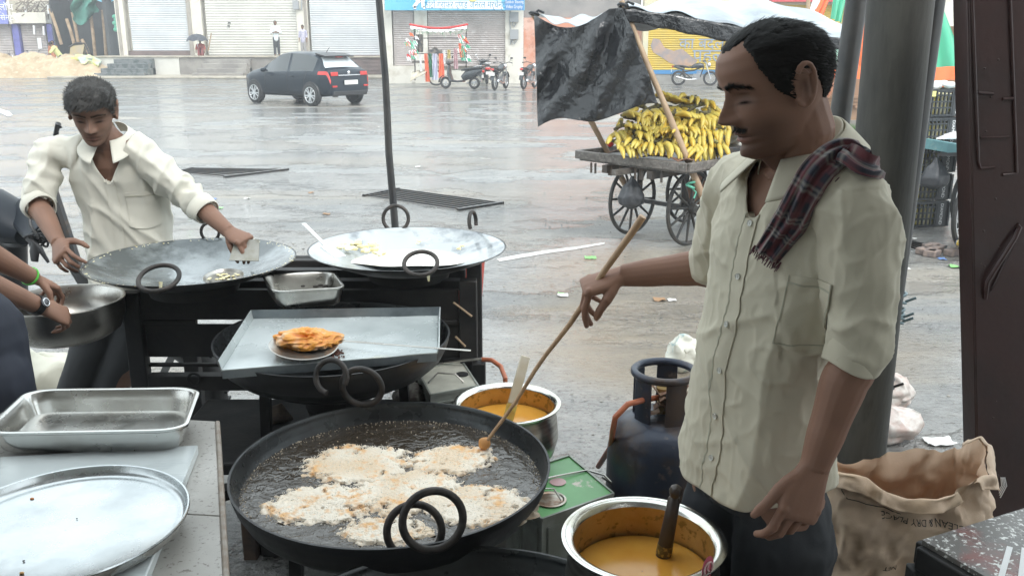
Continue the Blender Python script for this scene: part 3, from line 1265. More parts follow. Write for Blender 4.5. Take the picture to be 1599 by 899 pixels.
def hair_cap(T, hairline, thick, sc_=1.0, n=110, m=80, rough=.004, mats=None, parent=None, strands=3000, slen=.02, comb=None, seed=1, name='hair', puff=None):
    """short hair: a cap grown out of the scalp plus thin locks over it"""
    random.seed(seed)
    mb = MB()
    zs = [-.075 + .1898 * i / m for i in range(m + 1)]
    ph = [2 * PI * j / n for j in range(n)]

    def nrm(a, z):
        e = .02
        p = head_pt(a, z)
        d = head_pt(a + e, z) - head_pt(a - e, z)
        q = head_pt(a, min(z + .004, .1149)) - head_pt(a, z - .004)
        r = d.cross(q)
        if r.length < 1e-9:
            return Vector((0, 0, 1))
        r.normalize()
        if r.dot(p - Vector((0, -.01, 0))) < 0:
            r = -r
        return r
    idx = {}
    vs = []
    th = {}
    for i, z in enumerate(zs):
        for j, a in enumerate(ph):
            e = hairline(a, z)          # signed margin, > 0 inside
            t = thick(a, z) * max(0, min(1, e / .012 + .2)) if e > -.004 else -.003
            p = head_pt(a, z)
            nn = nrm(a, z)
            p = p + nn * (t + (rough * nz3(p, 90) + rough * .7 * nz3(p, 220) if t > 0 else 0))
            idx[(i, j)] = len(vs)
            th[(i, j)] = e > -.008
            vs.append(T @ (p * sc_))
    fs = []
    for i in range(m):
        for j in range(n):
            k = (j + 1) % n
            q = [(i, j), (i, k), (i + 1, k), (i + 1, j)]
            if all(th[c] for c in q):
                fs.append(tuple(idx[c] for c in q))
    top = len(vs)
    vs.append(T @ (Vector((0, -.0, .1155 + thick(0, .115))) * sc_))
    for j in range(n):
        fs.append((idx[(m, j)], idx[(m, (j + 1) % n)], top))
    mb.add(vs, fs)
    comb = comb or (lambda a, z, p: Vector((0, -1, -.3)))
    k = 0
    while k < strands:
        a = random.uniform(0, 2 * PI)
        z = random.uniform(-.07, .1145)
        if random.random() > math.sqrt(max(.02, 1 - (z / .116) ** 2)) + .15:
            continue
        e = hairline(a, z)
        if e < 0:
            continue
        k += 1
        p = head_pt(a, z)
        nn = nrm(a, z)
        d = comb(a, z, p)
        d = (d - nn * d.dot(nn)).normalized()
        d = (d + Vector((random.uniform(-.25, .25), random.uniform(-.25, .25), random.uniform(-.25, .25)))).normalized()
        t = thick(a, z)
        L = slen * random.uniform(.6, 1.25)
        w = nn.cross(d).normalized() * .0011
        p0 = p + nn * (t * .5)
        lift = puff(a, z) if puff else .35
        p1 = p0 + d * L * .5 + nn * (t * .5 + L * .16 * lift)
        p2 = p0 + d * L + nn * (t * .55 + L * .12 * lift - .001 + L * .3 * lift * random.random())
        mb.add([T @ (q * sc_) for q in (p0 - w, p0 + w, p1 + w * .8, p1 - w * .8, p2)], [(0, 1, 2, 3), (3, 2, 4)])
    return mb.build(name, mats, parent, smooth=180, recalc=False)


def hand(mb, W, d, nrm, sd, curls, thumb, s=1.0, spread=0.0):
    """W wrist, d to the knuckles, nrm out of the back of the hand, sd to the thumb's side"""
    d = Vector(d).normalized()
    nrm = Vector(nrm)
    nrm = (nrm - d * nrm.dot(d)).normalized()
    sd0 = Vector(sd)
    x = d.cross(nrm)
    if x.dot(sd0) < 0:
        x = -x
    sd = x.normalized()
    W = Vector(W)
    secs = [(-.02, .026, .020, 0), (0, .027, .019, 0), (.02, .032, .018, .002), (.045, .038, .0165, .003), (.07, .040, .0145, .001), (.088, .0395, .0125, 0), (.097, .036, .009, 0)]
    rings = []
    for t, a, b, o in secs:
        c = W + d * (t * s) + sd * (o * s)
        rings.append([c + sd * (a * s * math.copysign(abs(math.cos(q)) ** .8, math.cos(q))) + nrm * (b * s * math.copysign(abs(math.sin(q)) ** .9, math.sin(q))) for q in [2 * PI * k / 18 for k in range(18)]])
    mb.loft(rings, True)
    L = [(.043, .025, .021), (.047, .029, .022), (.043, .027, .021), (.034, .020, .019)]
    RR = [.0088, .0090, .0085, .0076]
    tips = []
    for i in range(4):
        b = W + d * ((.086 - .004 * abs(i - 1) - (.006 if i == 3 else 0)) * s) + sd * ((.030 - .020 * i) * s)
        fan = sd * (spread * (1.5 - i) * .5)
        ang = 0
        p = b - d * .018 * s
        pts = [p, b + nrm * .002 * s]
        rad = [RR[i] * 1.05 * s, RR[i] * 1.12 * s]
        q = b
        for k in range(3):
            ang += R(curls[i][k])
            dr = (d * math.cos(ang) - nrm * math.sin(ang) + fan).normalized()
            q2 = q + dr * (L[i][k] * s)
            pts.append(q.lerp(q2, .5))
            rad.append(RR[i] * (.94 - .07 * k) * s)
            pts.append(q2)
            rad.append(RR[i] * ((1.0 - .1 * k) if k < 2 else .72) * s)
            q = q2
        mb.tube(pts, rad, 12)
        mb.ell(q, RR[i] * .74 * s, 10, 8)
        mb.ell(b + nrm * .0025 * s, RR[i] * 1.22 * s, 10, 8)
        tips.append(q)
    b = W + d * .018 * s + sd * .024 * s
    pts, rad = [b - sd * .006 * s], [.014 * s]
    q = b
    for k, (td, tl, tr) in enumerate(zip(thumb, (.044, .033, .027), (.0125, .0100, .0090))):
        dr = (sd * td[0] + d * td[1] + nrm * td[2]).normalized()
        q2 = q + dr * tl * s
        pts.append(q.lerp(q2, .55))
        rad.append(tr * 1.02 * s)
        pts.append(q2)
        rad.append(tr * (.98 if k < 2 else .75) * s)
        q = q2
    mb.tube(pts, rad, 12)
    mb.ell(q, .0068 * s, 10, 8)
    tips.append(q)
    return tips


def limb(mb, pts, rad, n=16, balls=True):
    mb.tube(pts, rad, n)
    if balls:
        for p, r in zip(pts, rad):
            rr = max(r) if isinstance(r, tuple) else r
            mb.ell(p, rr * .99, 14, 10)


def section(c, side, front, a, b, e=.85, n=28):
    return [c + side * (a * math.copysign(abs(math.cos(q)) ** e, math.cos(q))) + front * (b * math.copysign(abs(math.sin(q)) ** e, math.sin(q))) for q in [2 * PI * k / n for k in range(n)]]


def taper(pts, rad, n):
    """resample a polyline with its radii smoothly (Catmull-Rom)"""
    P = [Vector(p) for p in pts]
    out, ro = [], []
    for i in range(len(P) - 1):
        p0, p1, p2, p3 = P[max(i - 1, 0)], P[i], P[i + 1], P[min(i + 2, len(P) - 1)]
        for k in range(n):
            t = k / n
            out.append(.5 * ((2 * p1) + (p2 - p0) * t + (2 * p0 - 5 * p1 + 4 * p2 - p3) * t * t + (3 * p1 - p0 - 3 * p2 + p3) * t ** 3))
            ro.append(lerp(rad[i], rad[i + 1], t * t * (3 - 2 * t)))
    out.append(P[-1])
    ro.append(rad[-1])
    return out, ro


SKIN = attr_mat('skin', .55, bump=.35, bs=300, bdist=.0007, sss=.05, spec=.28)
sk_nt = SKIN.node_tree
sk_at = [n for n in sk_nt.nodes if n.type == 'ATTRIBUTE'][0]
sk_sp = sk_nt.nodes.new('ShaderNodeMapRange')
sk_sp.inputs['From Min'].default_value = .02
sk_sp.inputs['From Max'].default_value = .12
sk_sp.inputs['To Min'].default_value = .0
sk_sp.inputs['To Max'].default_value = .30
sk_nt.links.new(sk_at.outputs['Fac'], sk_sp.inputs['Value'])
sk_nt.links.new(sk_sp.outputs['Result'], sk_nt.nodes['Principled BSDF'].inputs['Specular IOR Level'])
HAIR = M('black_hair', (.010, .009, .008), .55, spec=.12)


def skin_tint(me, T, base, dark, sc_=1.0, hands=(), brow=True, stache=True, beard=.5, seed=0):
    co = coords(me)
    Ti = np.array(T.inverted())
    q = (co @ Ti[:3, :3].T + Ti[:3, 3]) / sc_
    x, y, z = np.abs(q[:, 0]), q[:, 1], q[:, 2]
    g = lambda v, s: np.exp(-(v / s) ** 2)
    col = np.tile(np.array(base), (len(co), 1))
    n = np.sin(co[:, 0] * 53 + 3 * np.sin(co[:, 2] * 31)) * np.sin(co[:, 1] * 47 + co[:, 2] * 29)
    col *= (1 + .06 * n)[:, None]
    inh = (np.abs(q) < .14).all(1)
    front = inh & (y > .02)

    def mixin(w, c):
        nonlocal col
        w = np.clip(w, 0, 1)[:, None]
        col = col * (1 - w) + np.array(c) * w
    if beard:
        w = inh * np.clip((-.022 - z - .25 * np.clip(.03 - y, 0, 1)) / .03, 0, 1) * np.clip((y + .01) / .05, 0, 1) * beard
        mixin(w * .8, np.array(dark) * .55)
    mixin(front * g(x, .020) * g(z + .0690, .0050) * .8 * (y > .07), (base[0] * 1.25, base[1] * .95, base[2] * 1.1))
    mixin(front * g(x, .020) * g(z + .0560, .0040) * .7 * (y > .07), (base[0] * .7, base[1] * .5, base[2] * .5))
    mixin(front * g(z + .0625, .0016) * g(x, .024) * .9, np.array(dark) * .2)
    mixin(front * g(x - .031, .020) * g(z - .006, .014) * .55, np.array(dark) * .8)  # shade below the brow painted in, over skin that is darker there
    mixin(inh * (x > .072) * g(y + .017, .010) * g(z - .002, .020) * .6, np.array(dark) * .45)  # shade of the ear hollow painted into the tint
    # creases and lashes
    mixin(front * g(z + .0030 + 6 * (x - .031) ** 2, .0026) * g(x - .031, .015) * 1.2, (.008, .006, .006))
    mixin(front * g(z - .012, .0022) * g(x - .031, .014) * .5, np.array(dark) * .5)
    mixin(front * g(x - .008, .005) * g(z + .043, .004) * .7, np.array(dark) * .2)
    if brow:
        arch = .024 + .006 * g(x - .032, .014) - .003 * (x > .05)
        mixin(front * g(z - arch, .0048) * ((x > .008) & (x < .056)) * 1.0, (.012, .010, .009))
    if stache:
        top = -.0455 - .10 * np.clip(x - .012, 0, 1) * 1.4
        mixin(front * g(z - top + .003, .0040) * (x < .028) * (y > .055) * .8, (.014, .011, .010))
    tint(me, col)


def far_person(name, label, foot, h, f, shirt, trouser, arms='down', bend=0.0, group=None, sit=False):
    """small figure standing a street's width away"""
    f = Vector(f).normalized()
    s = f.cross(Vector((0, 0, 1)))
    k = h / 1.7
    B = Vector(foot)
    up = Vector((0, 0, 1))
    t = thing(name, label, 'person', B, group)
    if sit:
        pel = B + up * .12 * k
        kn = [pel + f * .38 * k + up * .32 * k + s * (q * .10 * k) for q in (-1, 1)]
        an = [pel + f * .5 * k + up * -.06 * k + s * (q * .10 * k) for q in (-1, 1)]
    else:
        pel = B + up * .88 * k
        kn = [B + up * .48 * k + s * (q * .09 * k) + f * .02 for q in (-1, 1)]
        an = [B + up * .08 * k + s * (q * .10 * k) for q in (-1, 1)]
    tor = (up * math.cos(bend) + f * math.sin(bend)).normalized()
    ch = pel + tor * .46 * k
    nk = pel + tor * .56 * k
    hd = pel + tor * .72 * k + f * .02
    sh = [ch + tor * .04 * k + s * (q * .18 * k) for q in (-1, 1)]
    if arms == 'crossed':
        el = [sh[i] - up * .26 * k + f * .06 + s * (q * .06) for i, q in enumerate((-1, 1))]
        wr = [el[i] + f * .15 * k + up * .04 - s * (q * .22 * k) for i, q in enumerate((-1, 1))]
    elif arms == 'reach':
        el = [sh[i] - up * .2 * k + f * .16 + s * (q * .05) for i, q in enumerate((-1, 1))]
        wr = [el[i] - up * .16 * k + f * .12 * k for i, q in enumerate((-1, 1))]
    else:
        el = [sh[i] - up * .28 * k + s * (q * .04) for i, q in enumerate((-1, 1))]
        wr = [el[i] - up * .24 * k + f * .05 for i, q in enumerate((-1, 1))]
    mb = MB()
    T = head_frame(hd, f - up * .2, up)
    head_mesh(mb, T, k, 28, 26)
    limb(mb, [pel, ch], [.12 * k, .14 * k])
    limb(mb, [ch, nk, hd - up * .04 * k], [.10 * k, .055 * k, .055 * k])
    for i in (0, 1):
        limb(mb, [ch, sh[i], el[i], wr[i]], [.08 * k, .05 * k, .042 * k, .03 * k])
        mb.ell(wr[i] + (wr[i] - el[i]).normalized() * .06 * k, (.035 * k, .035 * k, .05 * k), 10, 8)
        limb(mb, [pel + s * ((-1, 1)[i] * .07 * k), kn[i], an[i]], [.085 * k, .055 * k, .04 * k])
        limb(mb, [an[i] - up * .04 * k, an[i] + f * .15 * k - up * .045 * k], [.04 * k, .035 * k])
    me = voxel(mb, .016, 2)
    me.materials.append(SKIN)
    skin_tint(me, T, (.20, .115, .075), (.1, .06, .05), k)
    finish('body', me, t, recalc=False)
    mb = MB()
    limb(mb, [pel - tor * .06 * k, pel + tor * .15 * k, ch, ch + tor * .06 * k], [.15 * k, .145 * k, .155 * k, .09 * k])
    for i in (0, 1):
        limb(mb, [ch, sh[i], el[i], el[i].lerp(wr[i], .25)], [.09 * k, .068 * k, .06 * k, .052 * k])
    me = voxel(mb, .018, 2)
    me.materials.append(shirt)
    finish('shirt', me, t, recalc=False)
    mb = MB()
    for i in (0, 1):
        limb(mb, [pel + s * ((-1, 1)[i] * .065 * k), kn[i], an[i]], [.11 * k, .078 * k, .065 * k])
    me = voxel(mb, .018, 2)
    me.materials.append(trouser)
    finish('trousers', me, t, recalc=False)
    mb = MB()
    mb.ell(T @ Vector((0, -.015, .035)), (.085 * k, .10 * k, .095 * k), 16, 12)
    mb.build('hair', HAIR, t)
    return t
# ================================================================ VEHICLES ACROSS THE ROAD
m_carpaint = M('car_paint', (.008, .015, .024), .3, .0, coat=.2, spec=.2, col2=(.010, .018, .028), ns=3)
m_glass = M('car_glass', (.012, .018, .02), .06, spec=.9, coat=.6)
m_rearglass = M('rear_glass', (.55, .60, .62), .10, spec=.8)  # whitish reflection on the rear window put into the glass colour
m_rubber = M('rubber', (.018, .018, .018), .6, col2=(.03, .03, .03), ns=20, bump=.3, bs=60)
m_alloy = M('alloy', (.62, .63, .64), .3, .8)
m_red = M('tail_red', (.55, .03, .025), .2, coat=.5)
m_chrome = M('chrome', (.75, .75, .76), .15, 1.0)
m_blk = M('black_plastic', (.02, .02, .022), .4)
m_plate = M('plate_white', (.75, .75, .72), .4)

ZT = [(0, .55), (.02, .66), (.05, .88), (.12, .99), (.30, 1.08), (.62, 1.37), (.75, 1.43), (1.2, 1.495), (1.8, 1.51), (2.2, 1.465), (2.55, 1.32), (3.0, 1.06), (3.5, .96), (3.8, .84), (3.93, .70), (3.99, .5)]
WD = [(0, .66), (.05, .76), (.3, .85), (.9, .875), (3.0, .875), (3.5, .84), (3.8, .73), (3.99, .52)]


def car_sec(x):
    zt = interp(ZT, x)
    w = interp(WD, x)
    bz = interp([(0, .30), (.5, .26), (3.6, .24), (3.99, .32)], x)
    belt = min(interp([(0, .97), (1.0, .96), (3.0, .90), (4, .80)], x), zt - .02)
    cab = max(0, min(1, (zt - belt - .05) / .3))
    wr = lerp(w * .93, .60, cab)
    p = [(0, bz), (w * .85, bz), (w * .95, bz + .07), (w * .985, bz + .18), (w * .99, lerp(bz + .18, belt, .5)), (w, belt - .10 if belt - .10 > bz + .2 else belt - .02), (w * .955, belt)]
    p += [(w * .935, belt + .012), (lerp(w * .935, wr, .9), max(belt + .013, zt - .055)), (wr * .86, zt - .015), (wr * .45, zt - .002), (0, zt)]
    return p


def build_car():
    t = thing('car', 'dark blue hatchback car driving away through the rain, its tail turned to us', 'car')
    xs = [0, .02, .05, .08, .12, .2, .30, .38, .46, .54, .62, .68, .75] + [.75 + .1 * k for k in range(1, 20)] + [2.75, 2.85, 2.93, 3.0, 3.1, 3.2, 3.3, 3.4, 3.5, 3.6, 3.7, 3.8, 3.87, 3.93, 3.97, 3.99]
    xs = sorted(set(round(x, 3) for x in xs))
    secs = [car_sec(x) for x in xs]
    body, side, rearw, wind = MB(), MB(), MB(), MB()
    n = len(secs[0])
    for sgn in (1, -1):
        for i in range(len(xs) - 1):
            xm = (xs[i] + xs[i + 1]) / 2
            for j in range(n - 1):
                q = [(xs[a], sgn * secs[a][b][0], secs[a][b][1]) for a, b in ((i, j), (i + 1, j), (i + 1, j + 1), (i, j + 1))]
                tgt = body
                if j == 7 and .62 < xm < 2.72 and not 1.62 < xm < 1.72:
                    tgt = side
                elif j >= 9 and .28 < xm < .62:
                    tgt = rearw
                elif j >= 8 and 2.25 < xm < 3.0:
                    tgt = wind
                tgt.add(q, [(0, 1, 2, 3)])
        q = [(0, sgn * a, b) for a, b in secs[0]]
        body.add(q, [tuple(range(n))])
        q = [(xs[-1], sgn * a, b) for a, b in secs[-1]]
        body.add(q, [tuple(range(n))])
    import bmesh

    def weld(o):
        bm = bmesh.new()
        bm.from_mesh(o.data)
        bmesh.ops.remove_doubles(bm, verts=bm.verts, dist=.0008)
        bmesh.ops.recalc_face_normals(bm, faces=bm.faces)
        bm.to_mesh(o.data)
        bm.free()
        o.data.polygons.foreach_set('use_smooth', [True] * len(o.data.polygons))
        o.data.set_sharp_from_angle(angle=R(40))
    for mb_, nm, mm in ((body, 'body', m_carpaint), (side, 'side_window', m_glass), (rearw, 'rear_window', m_rearglass), (wind, 'windscreen', m_glass)):
        weld(mb_.build(nm, mm, t, recalc=False))

    def patch(x0, x1, j0, j1, m, name, sgn, off=.008):
        g = MB()

        def fn(u, v):
            x = lerp(x0, x1, u)
            s = car_sec(x)
            f = lerp(j0, j1, v)
            k = min(int(f), n - 2)
            a, b = s[k], s[k + 1]
            f -= k
            return (x - (off if x < .1 else 0), sgn * (lerp(a[0], b[0], f) + off), lerp(a[1], b[1], f) + off * .3)
        g.grid(fn, 10, 4, .004)
        g.build(name, m, t)
    for sgn in (1, -1):
        patch(.03, .40, 5.1, 6.1, m_red, 'tail_light', sgn)
        g = MB()
        g.box((.012 if 0 else .03, sgn * .56, .90), (.03, .26, .11))
        g.build('tail_light', m_red, t, bevel=.01)
        g = MB()
        g.box((-.012, sgn * .60, .56), (.03, .16, .045))
        g.build('reflector', m_red, t)
        for x in (1.42, 2.35):
            g = MB()
            g.bar((x, sgn * .885, .82), (x + .18, sgn * .885, .82), .03)
            g.build('door_handle', m_carpaint, t, bevel=.008)
        g = MB()
        g.ell((2.62, sgn * .98, .98), (.06, .10, .065), 14, 10)
        g.bar((2.62, sgn * .84, .95), (2.62, sgn * .92, .96), .05)
        g.build('mirror', m_carpaint, t)
        # door seams
        g = MB()
        for x in (.88, 1.72, 2.72):
            pts = []
            for f in (3, 4, 5, 6):
                a = car_sec(x)[f]
                pts.append((x + (.12 if x < 1 and f < 5 else 0), sgn * (a[0] + .002), a[1]))
            g.tube(pts, .006, 5)
        g.build('door_seam', m_blk, t)
        for x in (.72, 3.24):
            w = thing_part = MB()
            w.lathe([(.0, .0), (.345, .0), (.365, -.03), (.365, -.08)], (x, sgn * .872, .335), 32, (0, sgn, 0))
            w.build('wheel_arch', m_blk, t)
            w = MB()
            w.lathe([(.20, -.19), (.29, -.19), (.312, -.15), (.312, -.05), (.295, 0), (.235, .012), (.225, 0), (.2, -.03)], (x, sgn * .895, .312), 40, (0, sgn, 0))
            wo = w.build('wheel', m_rubber, t)
            rm = MB()
            rm.torus((x, sgn * .895, .312), .218, .014, (0, 1, 0), n=32, k=6)
            rm.lathe([(.0, .0), (.05, .0), (.055, -.03)], (x, sgn * .905, .312), 20, (0, sgn, 0))
            for k in range(10):
                a = 2 * PI * k / 10 + (.09 if k % 2 else -.09)
                rm.bar((x + .04 * math.cos(a), sgn * .895, .312 + .04 * math.sin(a)), (x + .215 * math.cos(a), sgn * .898, .312 + .215 * math.sin(a)), .034, .02, up=(0, 1, 0))
            rm.build('rim', m_alloy, wo, smooth=30)
            rm = MB()
            rm.lathe([(0, 0), (.21, 0)], (x, sgn * .86, .312), 24, (0, sgn, 0))
            rm.build('brake', m_blk, wo)
    g = MB()
    g.box((-.02, -.02, .66), (.02, .5, .12))
    g.build('number_plate', m_plate, t)
    g = MB()
    g.bar((.03, -.42, .86), (.03, .42, .86), .03, .03)
    g.build('chrome_strip', m_chrome, t)
    g = MB()
    g.ell((.035, 0, .93), (.012, .05, .05), 12, 8)
    g.build('badge', m_chrome, t)
    g = MB()
    g.grid(lambda u, v: (lerp(.38, .80, u), lerp(-.54, .54, v), lerp(1.385, 1.465, u) + .012 * math.sin(v * PI)), 6, 10, .035)
    g.build('spoiler', m_blk, t)
    g = MB()
    g.bar((.42, -.12, 1.36), (.42, .12, 1.36), .05, .03)
    g.build('brake_light', m_red, t)
    g = MB()
    g.tube([(.95, 0, 1.47), (.80, 0, 1.62)], [.012, .006], 6)
    g.build('aerial', m_blk, t)
    g = MB()
    g.box((.04, 0, .36), (.10, 1.3, .14))
    g.build('bumper', m_blk, t, bevel=.03)
    g = MB()
    g.tube([(.0, .45, .28), (.25, .45, .28)], .03, 10)
    g.build('exhaust', m_chrome, t)
    return t


car = build_car()
hd = Vector((-.797, .604, 0))
lf = Vector((-.604, -.797, 0))
rl = aZ(489, 166, 0)
o = rl - hd * .72 - lf * .80
car.matrix_basis = frame(o, hd, lf, (0, 0, 1))


def place(t, p, heading, z=0, lean=0):
    h = Vector((math.cos(heading), math.sin(heading), 0))
    l = Vector((-h.y, h.x, 0))
    m = frame((p[0], p[1], z), h, l, (0, 0, 1)) @ Matrix.Rotation(lean, 4, 'X')
    t.matrix_basis = m
    return m


def two_wheel(t, x, r, w=.05, spokes=10, rim=None):
    g = MB()
    g.torus((x, 0, r), r - w, w, (0, 1, 0), n=30, k=10)
    wo = g.build('wheel', m_rubber, t)
    g = MB()
    g.torus((x, 0, r), r - w * 1.9, .012, (0, 1, 0), n=28, k=6)
    g.tube([(x, -.05, r), (x, .05, r)], .035, 10)
    for k in range(spokes):
        a = 2 * PI * k / spokes
        g.bar((x, 0, r), (x + (r - w * 1.8) * math.cos(a), 0, r + (r - w * 1.8) * math.sin(a)), .02 if spokes < 9 else .008)
    g.build('rim', rim or m_alloy, wo, smooth=30)


def motorbike(label, paint, group='parked two wheelers', name='motorcycle'):
    t = thing(name, label, 'motorcycle', (0, 0, 0), group)
    two_wheel(t, -.62, .30)
    two_wheel(t, .66, .30)
    g = MB()
    g.tube([(-.45, 0, .55), (0, 0, .62), (.38, 0, .78)], .03, 8)
    g.tube([(.38, 0, .78), (.25, 0, .35), (-.1, 0, .30), (-.45, 0, .55)], .025, 8)
    for s in (-.09, .09):
        g.tube([(-.62, s, .30), (-.1, s, .33)], .02, 8)
        g.tube([(-.60, s, .33), (-.42, s * 1.1, .66)], .028, 8)
    g.build('frame', m_blk, t)
    g = MB()
    g.box((.10, 0, .36), (.26, .22, .22))
    g.lathe([(.08, -.13), (.09, 0), (.08, .13)], (.0, 0, .33), 16, (0, 1, 0), cap=True)
    for k in range(5):
        g.box((.18, 0, .45 + .03 * k), (.17, .17, .014))
    g.build('engine', M('engine_grey', (.35, .35, .36), .35, .7), t, bevel=.01)
    g = MB()
    g.tube([(.1, -.14, .27), (-.25, -.16, .24), (-.72, -.17, .36)], [.022, .04, .045], 10)
    g.build('exhaust', m_chrome, t)
    g = MB()
    g.tube([(-.14, 0, .72), (.0, 0, .78), (.2, 0, .82), (.36, 0, .80)], [(.06, .05), (.12, .09), (.14, .11), (.07, .07)], 14)
    g.build('tank', paint, t)
    g = MB()
    g.tube([(-.78, 0, .80), (-.5, 0, .79), (-.25, 0, .73), (-.1, 0, .75)], [(.07, .025), (.12, .04), (.13, .04), (.10, .04)], 12)
    g.build('seat', m_blk, t)
    g = MB()
    g.tube([(-.4, 0, .66), (-.70, 0, .74), (-.86, 0, .78)], [(.08, .07), (.09, .06), (.05, .035)], 12)
    g.build('tail_cowl', paint, t)
    g = MB()
    g.ell((-.89, 0, .76), (.03, .07, .045), 12, 8)
    g.build('tail_light', m_red, t)
    g = MB()
    g.box((-.93, 0, .60), (.015, .20, .12))
    g.build('number_plate', m_plate, t)
    g = MB()
    for s in (-1, 1):
        g.tube([(.66, s * .075, .30), (.46, s * .075, .84)], .022, 8)
    g.build('fork', m_alloy, t)
    g = MB()
    g.tube([(.36, -.34, .98), (.42, -.2, 1.0), (.46, 0, .93), (.42, .2, 1.0), (.36, .34, .98)], .014, 8)
    for s in (-1, 1):
        g.tube([(.36, s * .34, .98), (.30, s * .38, .97)], .02, 8)
    g.build('handlebar', m_blk, t)
    for s in (-1, 1):
        g = MB()
        g.tube([(.40, s * .24, 1.0), (.42, s * .30, 1.12)], .007, 6)
        g.ell((.42, s * .32, 1.15), (.012, .06, .035), 12, 8)
        g.build('mirror', m_blk, t)
    g = MB()
    g.ell((.58, 0, .84), (.08, .09, .10), 14, 10)
    g.build('headlamp', m_chrome, t)
    g = MB()
    g.grid(lambda u, v: (.66 + .34 * math.cos(R(20 + 130 * u)), lerp(-.06, .06, v), .30 + .34 * math.sin(R(20 + 130 * u))), 12, 3, .008)
    g.build('mudguard', paint, t)
    g = MB()
    g.grid(lambda u, v: (-.62 + .34 * math.cos(R(50 + 120 * u)), lerp(-.07, .07, v), .31 + .35 * math.sin(R(50 + 120 * u))), 12, 3, .008)
    g.build('mudguard', paint, t)
    return t


def scooter(label, paint, group='parked two wheelers'):
    t = thing('scooter', label, 'scooter', (0, 0, 0), group)
    two_wheel(t, -.58, .23, .05, 6)
    two_wheel(t, .62, .23, .05, 6)
    g = MB()
    g.tube([(-.90, 0, .72), (-.65, 0, .62), (-.3, 0, .52), (-.12, 0, .40)], [(.07, .06), (.17, .16), (.18, .18), (.14, .12)], 16)
    g.tube([(-.15, 0, .30), (.12, 0, .27), (.38, 0, .30)], [(.17, .05), (.17, .04), (.16, .05)], 14)
    g.build('body', paint, t)
    g = MB()
    g.tube([(.36, 0, .30), (.46, 0, .58), (.44, 0, .88)], [(.20, .05), (.21, .05), (.12, .05)], 16)
    g.build('leg_shield', paint, t)
    g = MB()
    g.tube([(-.92, 0, .79), (-.6, 0, .78), (-.2, 0, .72), (-.06, 0, .70)], [(.08, .035), (.14, .05), (.13, .05), (.07, .03)], 12)
    g.build('seat', m_blk, t)
    g = MB()
    g.tube([(-.62, .14, .84), (-.95, .12, .88), (-.95, -.12, .88), (-.62, -.14, .84)], .013, 8)
    g.build('grab_rail', m_chrome, t)
    g = MB()
    g.ell((-.96, 0, .66), (.03, .12, .06), 12, 8)
    g.build('tail_light', m_red, t)
    g = MB()
    g.box((-.93, 0, .48), (.015, .18, .12))
    g.build('number_plate', m_plate, t)
    g = MB()
    g.tube([(.40, -.3, .98), (.44, 0, .94), (.40, .3, .98)], [.016, .05, .016], 10)
    g.ell((.48, 0, .95), (.09, .12, .08), 14, 10)
    g.build('handlebar', paint, t)
    for s in (-1, 1):
        g = MB()
        g.tube([(.42, s * .2, 1.0), (.44, s * .28, 1.14)], .007, 6)
        g.ell((.44, s * .30, 1.18), (.015, .06, .045), 12, 8)
        g.build('mirror', m_blk if s < 0 else m_chrome, t)
    g = MB()
    g.grid(lambda u, v: (.62 + .27 * math.cos(R(0 + 150 * u)), lerp(-.07, .07, v), .23 + .27 * math.sin(R(0 + 150 * u))), 12, 3, .01)
    g.build('mudguard', paint, t)
    g = MB()
    g.tube([(-.2, -.16, .22), (-.5, -.18, .24), (-.8, -.18, .30)], [.03, .045, .05], 10)
    g.build('exhaust', m_alloy, t)
    return t


m_scblk = M('scooter_black', (.02, .025, .03), .25, coat=.6)
m_scgrey = M('scooter_grey', (.06, .07, .08), .3, coat=.4)
m_mbred = M('bike_dark_red', (.10, .02, .02), .3, coat=.5)
tt = scooter('black scooter parked side on before the flag stall', m_scblk)
p = aZ(719, 139, 0)
sc1 = place(tt, p, R(160))
p2 = aZ(757, 131, 0)
dup(tt, frame((p2.x, p2.y, 0), (math.cos(R(100)), math.sin(R(100)), 0), (-math.sin(R(100)), math.cos(R(100)), 0), (0, 0, 1)), 'grey black scooter with its handlebar turned away, squeezed between the stall and the motorcycle')
tt = motorbike('motorcycle parked tail first at the end of the grey shutter under the meter boxes', m_scblk)
p = aZ(781, 140, 0)
place(tt, p, R(72))
p = aZ(826, 139, 0)
h = R(70)
dup(tt, frame((p.x, p.y, 0), (math.cos(h), math.sin(h), 0), (-math.sin(h), math.cos(h), 0), (0, 0, 1)), 'motorcycle parked by the orange wall, half hidden by the black tarpaulin')
p = aZ(1083, 134, 0)
h = R(-8)
dup(tt, frame((p.x, p.y, 0), (math.cos(h), math.sin(h), 0), (-math.sin(h), math.cos(h), 0), (0, 0, 1)), 'motorcycle parked side on in front of the yellow shutter')
for px, py, h, lab in ((50, 104, R(95), 'motorcycle seen end on behind the sand heap before the grey shutter'), (4, 104, R(20), 'motorcycle at the far left edge behind the sand heap')):
    p = aY(px, py, 51.6)
    dup(tt, frame((p.x, p.y, 0.05), (math.cos(h), math.sin(h), 0), (-math.sin(h), math.cos(h), 0), (0, 0, 1)), lab)

